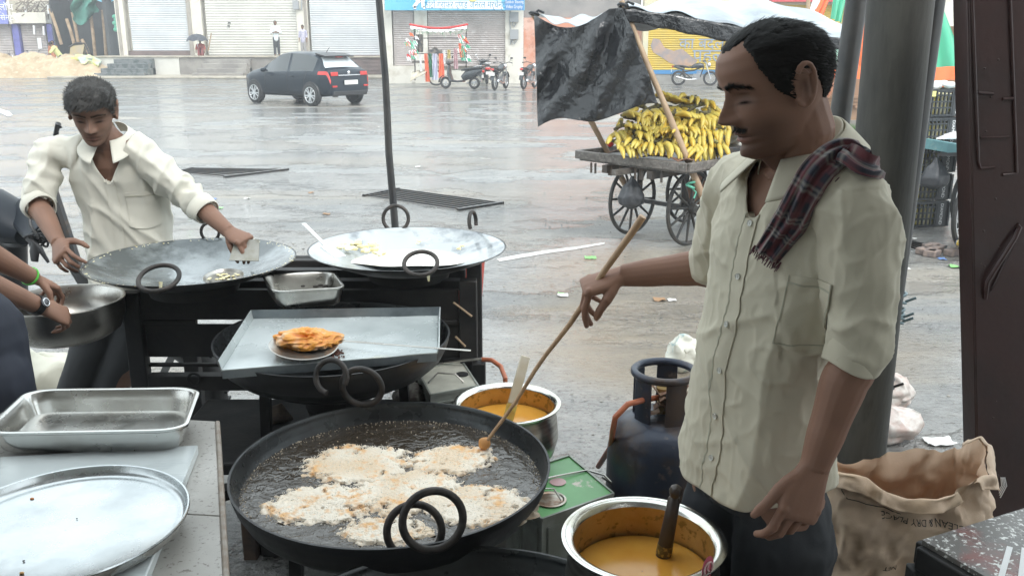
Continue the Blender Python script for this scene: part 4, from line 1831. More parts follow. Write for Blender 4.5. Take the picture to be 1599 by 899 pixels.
# ---- far people
m_shw = M('shirt_pale', (.62, .68, .70), .8)
m_shl = M('shirt_lilac', (.55, .52, .60), .8, col2=(.3, .3, .42), ns=14)
m_shr = M('shirt_red', (.38, .08, .06), .8)
m_shy = M('shirt_lime', (.55, .58, .25), .8)
m_tr = M('trouser_dark', (.035, .04, .045), .8)
m_trg = M('trouser_grey', (.28, .27, .27), .8)
P_ = aY(433, 86.5, 48.2)
far_person('person', 'man in pale shirt and dark trousers standing with folded arms on the platform', (P_.x, 48.2, zt + .07), 1.72, (.25, -1, 0), m_shw, m_tr, 'crossed')
P_ = aY(475, 88, 47.6)
far_person('person', 'man in patterned lilac shirt and grey trousers standing beyond the car roof', (P_.x, 47.6, zt + .07 - .0), 1.5, (-.1, -1, 0), m_shl, m_trg, 'down')
P_ = aY(314, 88, 47.9)
far_person('person', 'person in red sitting on the platform edge under the black umbrella', (P_.x, 48.0, zt + .07), 1.5, (.2, -1, 0), m_shr, M('dark_red_cloth', (.2, .05, .05), .8), 'reach', sit=True, bend=.25)
P_ = aY(96, 103, 48.6)
far_person('person', 'man in lime yellow shirt and dark trousers bending over behind the sand heap', (P_.x, 48.6, .1), 1.7, (-.8, -.5, 0), m_shy, m_tr, 'reach', bend=.55)
P_ = aY(86, 100, 50.2)
far_person('person', 'person in orange top standing between the purple pillar and the man in lime yellow', (P_.x, 50.2, .1), 1.65, (.3, -1, 0), M('top_rust', (.42, .16, .08), .8), M('cloth_pale', (.6, .6, .58), .8), 'down')
# umbrella
c = aY(307, 53, 47.75)
t = thing('umbrella', 'black umbrella open over the person in red on the platform', 'umbrella', (c.x, c.y, zt + .07))
g = MB()
rr = .56
prof = [(0.001, 0), (rr * .35, -.035), (rr * .65, -.12), (rr * .88, -.25), (rr, -.38)]
rings = []
for r_, h_ in prof:
    rings.append([(c.x + r_ * math.cos(a) * (1 - .06 * abs(math.sin(4 * a)) * (r_ / rr)), c.y + r_ * math.sin(a), c.z + h_ + .05 * abs(math.sin(4 * a)) * (r_ / rr) ** 2) for a in [2 * PI * k / 48 for k in range(48)]])
g.loft(rings, cap=False)
g.build('canopy', M('umbrella_black', (.03, .035, .045), .35, col2=(.06, .07, .09), ns=4), t)
g = MB()
g.tube([(c.x, c.y, c.z + .06), (c.x, c.y, c.z - .75)], .014, 8)
g.build('shaft', m_chrome, t)
for k in range(8):
    a = 2 * PI * k / 8
    g = MB()
    g.tube([(c.x, c.y, c.z - .02), (c.x + rr * .6 * math.cos(a), c.y + rr * .6 * math.sin(a), c.z - .12), (c.x + rr * .97 * math.cos(a), c.y + rr * .97 * math.sin(a), c.z - .36)], .006, 5)
    g.build('rib', m_chrome, t)
g = MB()
g.tube([aY(325, 80, 48), aY(330, 52, 48)], .03, 8)
tag(g.build('walking_stick', m_bam), 'long wooden stick leaning on the shutter beside the umbrella', 'stick')

# ---- flag stall on a handcart
YG = 37.2
t = thing('flag_stall', 'handcart stall hung with orange, white and green scarves and flags', 'stall', aY(690, 133, YG))
q = lambda x, y, d=0: aY(x, y, YG + d)
g = MB()
for x in (648, 728):
    for d in (-.4, .5):
        g.tube([q(x, 126, d), q(x, 46, d)], .022, 6)
for a, b in (((648, 60), (728, 60)), ((645, 84), (728, 84)), ((648, 46), (728, 46))):
    g.tube([q(*a, -.4), q(*b, -.4)], .018, 6)
g.build('frame', m_iron, t)
g = MB()
g.grid(lambda u, v: q(641 + 88 * u, 40 + 8 * math.sin(PI * u) * .7 + 5 * v + 1.2 * math.sin(u * 60) * v, -.5 + 1.1 * (1 - v)), 60, 5, .01)
g.build('canopy', m_cwh, t)
g = MB()
for k in range(34):
    u = k / 33
    g.ell(q(641 + 88 * u, 38.8 + 5.6 * math.sin(PI * u), -.5), (.06, .04, .05), 6, 4)
g.build('red_fringe', m_red, t)
g = MB()
for k in range(30):
    u = k / 29
    y0 = 46 + 5 * math.sin(PI * u)
    g.add([q(641 + 88 * u, y0, -.52), q(643.5 + 88 * u, y0, -.52), q(642.5 + 88 * u + random.uniform(-1, 1), y0 + random.uniform(4, 9), -.5)], [(0, 1, 2)])
g.build('green_fringe', M('fringe_green', (.12, .25, .14), .7, col2=(.5, .45, .4), ns=10), t, smooth=0)
g = MB()
g.box(q(688, 97, .1), (2.2, 1.0, .08))
g.build('deck', M('grey_wood', (.16, .14, .125), .6, col2=(.24, .21, .18), ns=4, stretch=(1, 8, 8)), t)
for (x, w, y0, y1, mm, lean) in ((656, 3, 85, 112, m_cwh, 3), (665, 6, 84, 128, m_cor, 5), (671.5, 5, 84, 121, m_cgd, 3), (679, 8, 84, 125, M('cloth_lilac', (.6, .6, .72), .7), 0), (689, 8, 84, 122, m_cor, 1), (694, 3, 78, 100, m_cwh, 0), (701, 5, 78, 92, M('cloth_yellow', (.6, .5, .2), .7), 0), (711, 6, 76, 108, M('cloth_pink', (.6, .4, .42), .7), 2), (722, 6, 72, 95, m_cgr, 3), (718, 5, 68, 90, m_cor, 6)):
    g = MB()
    g.grid(lambda u, v: q(x + (u - .5) * w * (.8 + .4 * v) + lean * v * .6, y0 + (y1 - y0) * v, -.50 - .06 * math.sin(u * 12 + v * 3)), 8, 10, .01)
    g.build('scarf', mm, t)
g = MB()
g.grid(lambda u, v: q(650 + 11 * u, 54 + 28 * v, -.45 - .05 * math.sin(u * 15)), 6, 8, .02)
g.grid(lambda u, v: q(668 + 22 * u, 76 + 10 * v + 3 * math.sin(u * 9), -.45), 8, 4, .02)
g.build('dark_garments', M('dark_garment', (.04, .045, .05), .8, col2=(.2, .17, .14), ns=8), t)
random.seed(31)
for k in range(46):
    side = random.random() < .55
    x, y = (random.uniform(634, 650), random.uniform(52, 92)) if side else (random.uniform(716, 732), random.uniform(54, 92))
    c = q(x, y, -.5)
    mm = random.choice([m_cor, m_cwh, m_cgr, m_red, m_cwh])
    g = MB()
    g.grid(lambda u, v: (c.x + (u - .5) * .14 + .05 * v, c.y + .03 * math.sin(u * 6), c.z - v * .12 + .03 * math.sin(u * 4)), 3, 3, .008)
    g.build('small_flag', mm, t)
g = MB()
g.grid(lambda u, v: q(644 + 24 * u - 4 * v, 112 + 16 * v * (1 - u * .6) - 3 * u, -.3 - .5 * v + .06 * math.sin(u * 11 + v * 5)), 10, 8, .02)
g.build('plastic_cover', M('cover_beige', (.55, .5, .4), .6, col2=(.4, .36, .28), ns=4), t)
g = MB()
g.torus(q(681, 122, -.3), .28, .03, (0, 1, 0), n=24)
g.build('wheel', m_rubber, t)
# ================================================================ BANANA CART, TARPAULIN, CRATES
m_wood = M('grey_wet_wood', (.17, .15, .135), .45, col2=(.09, .08, .07), ns=3, stretch=(1.5, 8, 8), bump=.4, bs=20, bdist=.004, col3=(.26, .24, .22), ns3=5)
m_darkwood = M('dark_wood', (.05, .04, .035), .5, col2=(.10, .07, .05), ns=6)
m_wheelw = M('cart_wheel_black', (.018, .018, .018), .5, col2=(.05, .045, .04), ns=12)


def cart_wheel(t, c, ax, r=.35, spokes=12, paint=m_wheelw):
    g = MB()
    g.torus(c, r - .018, .019, ax, n=44, k=8)
    wo = g.build('wheel', paint, t)
    ax = Vector(ax).normalized()
    u = V(0, 0, 1)
    w = ax.cross(u).normalized()
    g = MB()
    g.lathe([(.0, -.06), (.035, -.06), (.05, -.03), (.05, .03), (.035, .06), (0, .06)], c, 16, ax)
    g.build('hub', paint, wo)
    for k in range(spokes):
        a = 2 * PI * k / spokes + .1
        d = u * math.sin(a) + w * math.cos(a)
        g = MB()
        g.tube([Vector(c) + d * .04, Vector(c) + d * (r - .03)], [.014, .011], 8)
        g.build('spoke', paint, wo)


LX, WX = V(.73, .683, 0).normalized(), V(.683, -.73, 0).normalized()
CC = V(1.72, 8.68, 0)
t = thing('banana_cart', 'wooden handcart with tall spoked wheels loaded with bananas', 'handcart', CC)
DZ = .80
for a, b in ((-.43, -.34), (-.43, .34), (.45, -.34), (.45, .34)):
    c = CC + LX * a + WX * b
    cart_wheel(t, (c.x, c.y, .355), WX)
for a in (-.43, .45):
    g = MB()
    g.bar(CC + LX * a - WX * .36 + V(0, 0, .355), CC + LX * a + WX * .36 + V(0, 0, .355), .04)
    g.build('axle', m_iron, t)
for b in (-.26, .26):
    g = MB()
    g.bar(CC - LX * .95 + WX * b + V(0, 0, DZ - .10), CC + LX * .95 + WX * b + V(0, 0, DZ - .10), .06, .07)
    g.build('beam', m_darkwood, t)
    for a in (-.43, .45):
        g = MB()
        g.bar(CC + LX * a + WX * b + V(0, 0, .36), CC + LX * a + WX * b + V(0, 0, DZ - .13), .05)
        g.build('bracket', m_iron, t)
g = MB()
n = 9
for k in range(n):
    b = -.62 + 1.24 * (k + .5) / n
    g.bar(CC - LX * .90 + WX * b + V(0, 0, DZ - .035), CC + LX * .95 + WX * b + V(0, 0, DZ - .035 + .004 * (k % 2)), 1.24 / n - .006, .045)
g.build('deck', m_wood, t, smooth=0)
for (a0, b0, a1, b1) in ((-.92, -.64, -.92, .64), (-.92, .64, .97, .64), (-.92, -.64, .97, -.64)):
    g = MB()
    g.bar(CC + LX * a0 + WX * b0 + V(0, 0, DZ), CC + LX * a1 + WX * b1 + V(0, 0, DZ), .045, .075)
    g.build('edge_rail', m_wood, t, bevel=.006)
g = MB()
g.bar(CC - LX * 1.12 + WX * .0 + V(0, 0, DZ - .09), CC - LX * .6 + WX * .0 + V(0, 0, DZ - .09), .05)
g.build('push_bar', m_wood, t)
g = MB()
random.seed(3)
for k in range(10):
    b = random.uniform(-.5, .5)
    g.bar(CC - LX * .88 + WX * b + V(0, 0, DZ - .07), CC - LX * .9 + WX * (b + .02) + V(0, 0, DZ - .16), .02)
g.build('frayed_ends', m_darkwood, t)
g = MB()
g.grid(lambda u, v: CC - LX * (.88 - .0 * u) + WX * (-.3 + .9 * u) + V(0, 0, DZ + .04) + LX * (v * .16) + V(0, 0, .05 * (1 - v) * abs(math.sin(u * 7))), 20, 5, .006)
g.build('brown_liner', M('brown_liner', (.16, .07, .045), .45, col2=(.26, .13, .08), ns=5), t)


def pole(name, a, b, r, m, lab, cat='pole', group=None, n=10, wob=.01, mid=None):
    a, b = Vector(a), Vector(b)
    pts = [a.lerp(b, k / n) + V(wob * nz3((k * .5, 1, r * 100), 1), wob * nz3((k * .5, 7, r * 100), 1), 0) for k in range(n + 1)]
    g = MB()
    rr = [r * (1 - .25 * k / n) * (1.12 if (k % 3 == 1 and m is m_bam) else 1) for k in range(n + 1)]
    g.tube(pts, rr, 12)
    return tag(g.build(name, m, smooth=50), lab, cat, group)


pole('bamboo_pole', aY(1102, 318, 7.75), aY(970, 2, 7.95), .030, m_bam, 'bamboo pole rising from the front of the banana cart to the near tarpaulin corner')
pole('bamboo_pole', aY(978, 292, 8.75), aY(831, 20, 8.7), .028, m_bam, 'bamboo pole behind the black tarpaulin on the left of the cart')
g = MB()
cc = aY(1078, 291, 7.78)
g.torus(cc, .035, .012, (.4, 0, 1), n=16, k=6)
g.torus(cc + V(.01, 0, .03), .035, .010, (-.2, .3, 1), n=16, k=6)
g.tube([cc, cc + V(.05, -.02, -.05), cc + V(.03, -.03, -.10)], .008, 6)
tag(g.build('green_tie', M('green_rope', (.12, .42, .30), .7)), 'green cloth tie knotted round the bamboo pole at the cart wheel', 'rope')

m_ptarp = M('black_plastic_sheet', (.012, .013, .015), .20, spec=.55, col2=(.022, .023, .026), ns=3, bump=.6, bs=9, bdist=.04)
m_ptop = M('wet_tarp_sky_sheen', (.34, .39, .42), .3, col2=(.22, .25, .28), ns=2, bump=.4, bs=8, bdist=.02)  # sky reflected on the black sheet's top, painted as a pale colour


def bilin(P, u, v):
    return P[0].lerp(P[1], u).lerp(P[3].lerp(P[2], u), v)


def crumple(p, a, s):
    return V(abs(nz3(p, s)), abs(nz3(p, s, 7)), nz3(p, s, 13)) * a


t = thing('tarpaulin', 'black plastic sheet slung over bamboo poles above the banana cart', 'tarpaulin', aY(1000, 100, 8.3))
g = MB()
# hanging front flap
P = [aY(834, 24, 8.55), aY(972, 12, 7.85), aY(1029, 166, 7.7), aY(840, 198, 8.35)]


def flap(u, v):
    p = bilin(P, u, v)
    sag = math.sin(PI * min(1, u * 1.15)) * (1 - v) ** 2 * .13
    fold = .07 * math.sin(u * 13 + v * 4) * (1 - .4 * v) + .05 * math.sin((u + v * .8) * 17)
    edge = .04 * math.sin(u * 9) * v
    pp = (p.x * 1.5 + p.z * .6, p.y, p.z * .7)
    c = .035 * nz3(pp, 2.4) + .018 * nz3(p, 6, 3) + .012 * (.4 - abs(nz3(p, 12, 8))) + .005 * nz3(p, 26, 5)
    return p + V(0, -fold * .8 - c * 1.5, -sag + edge)


g.grid(flap, 110, 90, .003)
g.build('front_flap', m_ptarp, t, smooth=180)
# canopy: ridge and near hem
near = [aY(973, 13, 7.9), aY(1065, 24, 7.9), aY(1180, 46, 8.0), aY(1328, 60, 8.2)]
ridge = [aY(1000, 9, 8.9), aY(1085, -3, 8.9), aY(1190, -3, 9.0), aY(1330, 40, 9.2)]
farl = [aY(985, 44, 10.4), aY(1080, 42, 10.4), aY(1190, 50, 10.5), aY(1330, 60, 10.6)]


def poly(P, u):
    x = u * (len(P) - 1)
    i = min(int(x), len(P) - 2)
    return P[i].lerp(P[i + 1], x - i)


g = MB()


def canopy(u, v):
    a = poly(near, u).lerp(poly(ridge, u), min(1, v * 2)) if v <= .5 else poly(ridge, u).lerp(poly(farl, u), v * 2 - 1)
    return a + V(0, 0, .02 * math.sin(u * 26 + v * 9) + .03 * nz3(a, 2.5))


g.grid(canopy, 60, 24, -.003)
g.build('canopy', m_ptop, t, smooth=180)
g = MB()
g.grid(lambda u, v: poly(near, u) + V(0, .012 * math.sin(u * 30) * v - .015, -.005 - v * (.09 + .05 * math.sin(u * PI) + .006 * math.sin(u * 40))), 60, 6, .003)
g.build('hem', m_ptarp, t, smooth=180)
g = MB()
g.grid(lambda u, v: canopy(u, v) - V(0, 0, .02), 60, 24, -.002)
g.build('lining', M('black_lining', (.03, .032, .034), .5), t, smooth=180)
g = MB()
PT = [aY(836, 22, 8.6), aY(969, 12, 7.95), aY(985, 18, 9.3), aY(860, 30, 9.6)]
g.grid(lambda u, v: bilin(PT, u, v) + V(0, 0, -.12 * math.sin(PI * u) * (1 - v) + .02 * math.sin(u * 20)), 30, 14, .003)
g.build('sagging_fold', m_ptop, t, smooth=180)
for c in (aY(973, 9, 7.9), aY(834, 22, 8.6)):
    g = MB()
    g.torus(c, .04, .014, (.2, .2, 1), n=16, k=6)
    g.tube([c, c + V(.04, -.02, .03), c + V(.09, 0, .01)], .012, 6)
    g.build('tie', m_ptarp, t)

# ---- bananas
m_ban = M('banana_skin', (.56, .36, .035), .42, col2=(.50, .41, .09), ns=9, col3=(.16, .09, .03), ns3=26, lo3=.60, hi3=.70)
m_bst = M('banana_stem', (.05, .04, .025), .6, col2=(.22, .20, .05), ns=20)


def banana_hand(n, curl, spread, seed, L=.17):
    random.seed(seed)
    t = thing('banana_bunch', 'bunch', 'banana bunch', (0, 0, 0), 'banana bunches heaped on the cart')
    for i in range(n):
        f = (i - (n - 1) / 2) / max(1, n - 1)
        a = f * spread + random.uniform(-.05, .05)
        pts, rad = [], []
        lay = (i % 2) * .012
        for k in range(9):
            s = k / 8
            th = -1.15 + curl * s
            pts.append(Vector((0, 0, 0)))
            rad.append(.0205 * (.45 if k == 0 else .85 if k == 1 else 1 if k < 6 else .85 if k == 6 else .55 if k == 7 else .3))
        x, z, th = 0, 0, R(35)
        for k in range(9):
            pts[k] = Vector((x, lay, z))
            th -= curl / 9 * random.uniform(.9, 1.1)
            x += L / 8 * math.cos(th)
            z += L / 8 * math.sin(th)
        M2 = Matrix.Rotation(a, 3, 'Z')
        off = V(0, f * .036 * n, 0)
        g = MB()
        g.tube([M2 @ p + off for p in pts], rad, 7)
        g.build('banana', m_ban, t, smooth=60)
    g = MB()
    g.tube([(-.02, -.016 * n, .005), (-.035, 0, .02), (-.02, .016 * n, .005)], [.012, .02, .012], 8)
    g.tube([(-.035, 0, .02), (-.07, 0, .04)], [.016, .012], 8)
    g.build('stem', m_bst, t)
    return t


protos = [banana_hand(6, R(85), .5, 1), banana_hand(8, R(70), .35, 2), banana_hand(5, R(100), .8, 3)]
spots = []
# rows of hands in the picture's order: (x, y, depth, which, yaw, pitch)
rows = [(226, [965, 992, 1012, 1032, 1052, 1072, 1092, 1110], 7.95, .02), (203, [972, 1000, 1022, 1044, 1064, 1088, 1108], 8.08, .0), (184, [985, 1008, 1030, 1050, 1072, 1094, 1108], 8.22, 0), (172, [1000, 1030, 1066, 1090], 8.4, 0), (157, [1042, 1086], 8.45, 0), (213, [985, 1010, 1034, 1057, 1080, 1102], 8.06, 0), (192, [990, 1018, 1042, 1062, 1084, 1102], 8.2, 0)]
random.seed(12)
rowname = ['bottom', 'second', 'third', 'fourth', 'top', 'low inner', 'middle inner']
k = 0
used = [False] * 3
for ri, (py, xs, Y0, _) in enumerate(rows):
    for xi, px in enumerate(xs):
        yy = Y0 + .10 * abs(px - 1040) / 80 * (1 if px < 1040 else .2) + random.uniform(-.02, .02)
        p = aY(px, py, yy)
        w = random.choice([0, 0, 1, 1, 2])
        yaw = random.uniform(-2.6, -.6)
        tilt = random.uniform(-.1, .9)
        if ri == 4:
            tilt = -.1
        m = Matrix.Translation(p) @ Matrix.Rotation(yaw, 4, 'Z') @ Matrix.Rotation(tilt, 4, 'Y') @ Matrix.Rotation(random.uniform(-.45, .45), 4, 'X') @ Matrix.Scale(random.uniform(1.0, 1.2), 4)
        if ri == 0 and xi == 0:
            lab = 'leftmost banana bunch of the bottom row, next to the red apples'
        elif ri == 4:
            lab = 'banana bunch at the %s peak of the heap' % ('left' if xi == 0 else 'right')
        elif xi == 0:
            lab = 'leftmost banana bunch in the %s row of the heap' % rowname[ri]
        elif xi == len(xs) - 1:
            lab = 'rightmost banana bunch in the %s row of the heap' % rowname[ri]
        else:
            lab = 'yellow banana bunch amid the %s row of the heap, number %s from the left' % (rowname[ri], ['one', 'two', 'three', 'four', 'five', 'six', 'seven', 'eight'][xi])
        if not used[w]:
            used[w] = True
            protos[w].matrix_basis = m
            protos[w]['label'] = lab
        else:
            dup(protos[w], m, lab)
# green side apples, basin and scale behind the bananas
g = MB()
g.ell(aY(953, 224, 8.3), .035, 14, 10)
tag(g.build('apple', M('apple_red', (.5, .03, .03), .25)), 'red apple on the cart left of the bananas', 'apple')
c = aY(1132, 216, 8.35)
t = thing('metal_basin', 'battered metal basin on the cart behind the bananas at the cook\'s face', 'basin', c)
g = MB()
g.lathe([(.0, -.06), (.13, -.06), (.19, .04), (.20, .045), (.185, .04), (.125, -.05), (0, -.05)], c, 32, (-.5, -.35, .8))
g.build('bowl', M('old_tin', (.45, .45, .42), .3, .8, col2=(.3, .22, .1), ns=6), t)
g = MB()
g.box(aY(1132, 233, 8.1), (.30, .25, .07), .4)
tag(g.build('weighing_tray', m_iron, bevel=.01), 'dark flat tray on the cart deck right of the bananas', 'tray')


def poly_bag(c, w, h, m, lab, seed, name='plastic_bag'):
    random.seed(seed)
    g = MB()
    rings = []
    for i in range(22):
        v = i / 21
        r = w * .5 * (math.sin(PI * min(1, v * 1.02) ** .75) ** .7 if v < .98 else .1)
        r = w * .5 * interp([(0, .12), (.12, .25), (.35, .7), (.65, 1), (.85, .92), (1, .3)], v)
        ring = []
        for j in range(30):
            a = 2 * PI * j / 30
            rr = r * (1 + .16 * math.sin(a * 5 + seed + v * 2) * (1 - v * .5) + .1 * nz3((math.cos(a), math.sin(a), v * 3), 2.2, seed))
            ring.append(Vector(c) + V(rr * math.cos(a), rr * .7 * math.sin(a), -h * v))
        rings.append(ring)
    g.loft(rings, True)
    for s in (-1, 1):
        g.tube([Vector(c) + V(s * .01, 0, -.01), Vector(c) + V(s * w * .14, 0, h * .14), Vector(c) + V(s * .02, 0, h * .25)], .006, 6)
    return tag(g.build(name, m, smooth=70), lab, 'bag')


m_bag = M('bag_black', (.04, .042, .048), .3, spec=.6, bump=.5, bs=25, bdist=.01, trans=.0)
poly_bag(aY(988, 275, 8.15), .24, .30, m_bag, 'black plastic bag hanging under the left end of the banana cart', 4)
m_sackbr = M('sack_rust', (.20, .10, .06), .7, col2=(.30, .17, .1), ns=5)
poly_bag(aY(1093, 270, 8.55), .32, .30, m_sackbr, 'rust brown sack hanging between the right wheels of the banana cart', 6)
# yellow bananas hanging behind the cook's neck
g = MB()
for k in range(24):
    f = k / 23
    c = aY(1280 + 9 * f + 5 * math.sin(k * 2.1), 165 + 58 * f, 6.6)
    g.tube([c + V(-.05, 0, .05), c + V(0, -.03, .0), c + V(.05, 0, -.035)], [.01, .02, .010], 7)
t = tag(g.build('hanging_bananas', m_ban), 'string of bananas hanging behind the neck of the standing cook', 'banana bunch')
pole('bamboo_pole', aY(1276, 172, 6.7), aY(1338, 82, 6.7), .018, M('rusty_pole', (.4, .18, .11), .5), 'thin slanting reddish pole between the cook\'s head and the dark post')

# ---- crates
m_crate = M('crate_plastic', (.025, .028, .032), .35, col2=(.04, .043, .047), ns=6)
m_corn = M('crate_load', (.55, .45, .10), .6, col2=(.65, .62, .45), ns=14)


def crate():
    t = thing('plastic_crate', 'crate', 'crate', (0, 0, 0), 'black plastic crates stacked by the road')
    w, d, h = .56, .38, .27
    g = MB()
    for s in (-1, 1):
        for zz in (.02, .09, .15, .21, .255):
            g.box((0, s * d / 2, zz), (w, .012, .016 if zz < .25 else .03))
            g.box((s * w / 2, 0, zz), (.012, d, .016 if zz < .25 else .03))
        for k in range(13):
            g.box((-w / 2 + w * k / 12, s * d / 2, h / 2), (.014 if k % 12 else .05, .018, h - .02))
        for k in range(9):
            g.box((s * w / 2, -d / 2 + d * k / 8, h / 2), (.018, .014 if k % 8 else .05, h - .02))
        g.box((s * w * .36, -d / 2 - .004, h / 2), (.10, .012, h - .03))
    g.box((0, 0, .012), (w, d, .018))
    g.build('box', m_crate, t, smooth=0)
    g = MB()
    g.box((0, 0, .12), (w - .06, d - .06, .20))
    g.build('load', m_corn, t, bevel=.02)
    text('DIAMOND', .048, frame((w * .36, -d / 2 - .0115, h / 2), (0, 0, -1), (1, 0, 0), (0, -1, 0)), m_white, 'lettering', t, sx=.95)
    return t


cr = crate()
pos = [(1424, 343, 9.15), (1428, 300, 9.15), (1434, 259, 9.15), (1441, 213, 9.15), (1447, 177, 9.15)]
labs = ['black crate at the bottom of the stack, standing on the wet road', 'black crate second from the ground, behind the hanging bag', 'black crate in the middle of the stack beside the blue cart top', 'black crate second from the top of the stack', 'topmost black crate of the stack, with a yellow tag and white foam on it']
for k, ((px, py, Y), lab) in enumerate(zip(pos, labs)):
    p = aY(px, py, Y)
    zz = .0 + .277 * k
    m = Matrix.Translation((p.x - .02, Y, zz)) @ Matrix.Rotation(R(12 + (k > 2) * 5), 4, 'Z')
    if k == 0:
        cr.matrix_basis = m
        cr['label'] = lab
    else:
        dup(cr, m, lab)
p = aY(1447, 140, 9.1)
g = MB()
g.box((p.x - .06, p.y - .22, p.z - .03), (.13, .012, .05), R(17))
tag(g.build('tag', M('tag_yellow', (.8, .75, .25), .5)), 'yellow tag on the rim of the topmost crate', 'tag')
g = MB()
random.seed(9)
for k in range(22):
    g.ell((p.x + random.uniform(-.2, .22), p.y + random.uniform(-.1, .15), .277 * 5 + .01 + random.uniform(0, .04)), (.05, .04, .03), 8, 6)
tag(g.build('foam_wrap', m_cwh), 'white foam wrap heaped on the topmost crate', 'packing')

# ---- blue cart at the right
t = thing('vegetable_cart', 'pale blue handcart with large bicycle wheels, cut by the right column', 'handcart', aY(1500, 395, 8.2))
m_bluewood = M('blue_wood', (.16, .34, .36), .5, col2=(.10, .22, .24), ns=5, col3=(.3, .4, .38), ns3=12)
A, B = aY(1446, 224, 8.6), aY(1640, 258, 7.6)
g = MB()
g.bar(A, B, .05, .09)
g.build('edge_rail', m_bluewood, t)
g = MB()
C, D = aY(1452, 219, 9.4), aY(1660, 240, 9.2)
g.add([A + V(0, 0, .03), B + V(0, 0, .03), D, C, A - V(0, 0, .01), B - V(0, 0, .01), D - V(0, 0, .04), C - V(0, 0, .04)], [(0, 1, 2, 3), (7, 6, 5, 4), (0, 4, 5, 1), (1, 5, 6, 2), (2, 6, 7, 3), (3, 7, 4, 0)])
g.build('deck', m_bluewood, t, smooth=0)
g = MB()
g.bar(aY(1465, 242, 8.4), aY(1512, 240, 8.2), .03)
g.build('beam', m_iron, t)
for (px, py, Y, r) in ((1518, 316, 8.7, .36), (1520, 358, 7.9, .36), (1612, 345, 7.7, .36)):
    c = aY(px, py, Y)
    c.z = max(c.z, r)
    g = MB()
    g.torus(c, r - .02, .022, (.55, -.83, 0), n=44, k=8)
    wo = g.build('wheel', m_rubber, t)
    g = MB()
    g.torus(c, r - .05, .010, (.55, -.83, 0), n=40, k=6)
    u = V(0, 0, 1)
    w = V(.55, -.83, 0).normalized().cross(u)
    for k in range(28):
        a = 2 * PI * k / 28
        g.tube([c, c + (u * math.sin(a) + w * math.cos(a)) * (r - .05)], .003, 4)
    g.tube([c - V(.02, -.04, 0), c + V(.02, -.04, 0)], .03, 10)
    g.build('rim', m_alloy, wo)
g = MB()
g.grid(lambda u, v: aY(1462 + 60 * u, 216 - 12 * math.sin(PI * u) * math.sin(PI * v) - 3 * v, 8.9 + .4 * v), 14, 8, .01)
tag(g.build('white_sacking', m_cwh), 'white sacking lying on the pale blue cart', 'sack')
poly_bag(aY(1463, 246, 8.5), .26, .30, m_bag, 'black plastic bag hanging from the corner of the blue cart by the crates', 9)
g = MB()
g.grid(lambda u, v: aZ(1494 + 22 * u, 372 + 14 * v, .03 + .12 * math.sin(PI * v) * (1 + .3 * math.sin(u * 8))), 12, 8, .01)
tag(g.build('wrapper', M('yellow_wrap', (.75, .5, .05), .4, col2=(.1, .2, .4), ns=12, lo=.5, hi=.53)), 'yellow and blue wrapper on the ground under the blue cart', 'litter')
g = MB()
random.seed(4)
for k in range(9):
    q = aZ(random.uniform(1436, 1490), random.uniform(384, 396), .03)
    g.v and None
    g2 = MB()
    g2.box(q, (random.uniform(.06, .14), random.uniform(.05, .1), .06), random.uniform(0, 3))
    tag(g2.build('brick_piece', M('broken_brick', (.26, .2, .17), .8, col2=(.12, .1, .1), ns=12), bevel=.01), ['%s of broken brick on the wet road below the crate stack' % w_ for w_ in ('leftmost piece', 'largest piece', 'smallest piece', 'nearest piece', 'farthest piece', 'rightmost piece', 'flat piece', 'tilted piece', 'middle piece')][k], 'brick', 'broken bricks by the crate stack')
for k, (px, py, cgr) in enumerate(((1434, 348, (.3, .35, .12)), (1445, 344, (.5, .45, .35)), (1448, 352, (.12, .3, .08)))):
    scrap(px, py, .16, M('scrap_' + str(k), cgr, .6), ['olive scrap of leaf beside the bottom crate', 'beige scrap of sacking beside the bottom crate', 'dark green leaf scrap beside the bottom crate'][k])

# ================================================================ POSTS
m_post = M('grey_pipe', (.085, .082, .072), .65, col2=(.05, .048, .043), ns=3, stretch=(4, 4, .8), bump=.3, bs=30, bdist=.003, col3=(.06, .057, .05), ns3=9)
m_dpost = M('dark_pipe', (.045, .047, .05), .38, .3, col2=(.07, .068, .065), ns=6)
pole('leaning_pole', aZ(634, 622, 0), aY(588, -70, 4.45), .021, m_dpost, 'thin dark pole leaning beyond the right hand rear pan', n=12, wob=.006)
b, tp = aY(1341, 700, 2.5), aY(1412, -60, 2.42)
b.z = .25
g = MB()
g.tube([b, b.lerp(tp, .5), tp], [.083, .082, .082], 40)
tag(g.build('pipe_post', m_post), 'thick grey concrete pipe post behind the shoulder of the standing cook', 'post')
b, tp = aY(1357, 700, 2.5), aY(1466, -60, 2.5)
b.z = .25
t = thing('steel_post', 'dark steel pipe with wire wound round it, right of the grey pipe post', 'post', b)
g = MB()
g.tube([b, b.lerp(tp, .5), tp], .030, 18)
g.build('pipe', m_dpost, t)
g = MB()
g.box(b + V(-.02, 0, .09), (.11, .09, .17))
g.build('base_plate', m_dpost, t, bevel=.006)
m_wire = M('wire_blue', (.20, .28, .31), .5)
for fy in (468, 492, 499, 600):
    c = aY(1378 if fy < 560 else 1365, fy, 2.5)
    axd = (tp - b).normalized()
    c = b + axd * ((c.z - b.z) / axd.z)
    g = MB()
    for q in range(2):
        g.torus(c + V(0, 0, .012 * q), .037, .0045, (.25 * (-1) ** q, .15, 1), n=24, k=6)
    g.tube([c + V(.03, -.02, 0), c + V(.055, -.03, .015)], .004, 6)
    g.build('wire', m_wire if fy < 560 else m_iron, t)
b, tp = aY(1309, 720, 2.75), aY(1346, -60, 2.75)
b.z = .25
g = MB()
b2 = aY(1305, 232, 2.75)
axd = (tp - b2).normalized()
b = b2 + axd * ((.25 - b2.z) / axd.z)
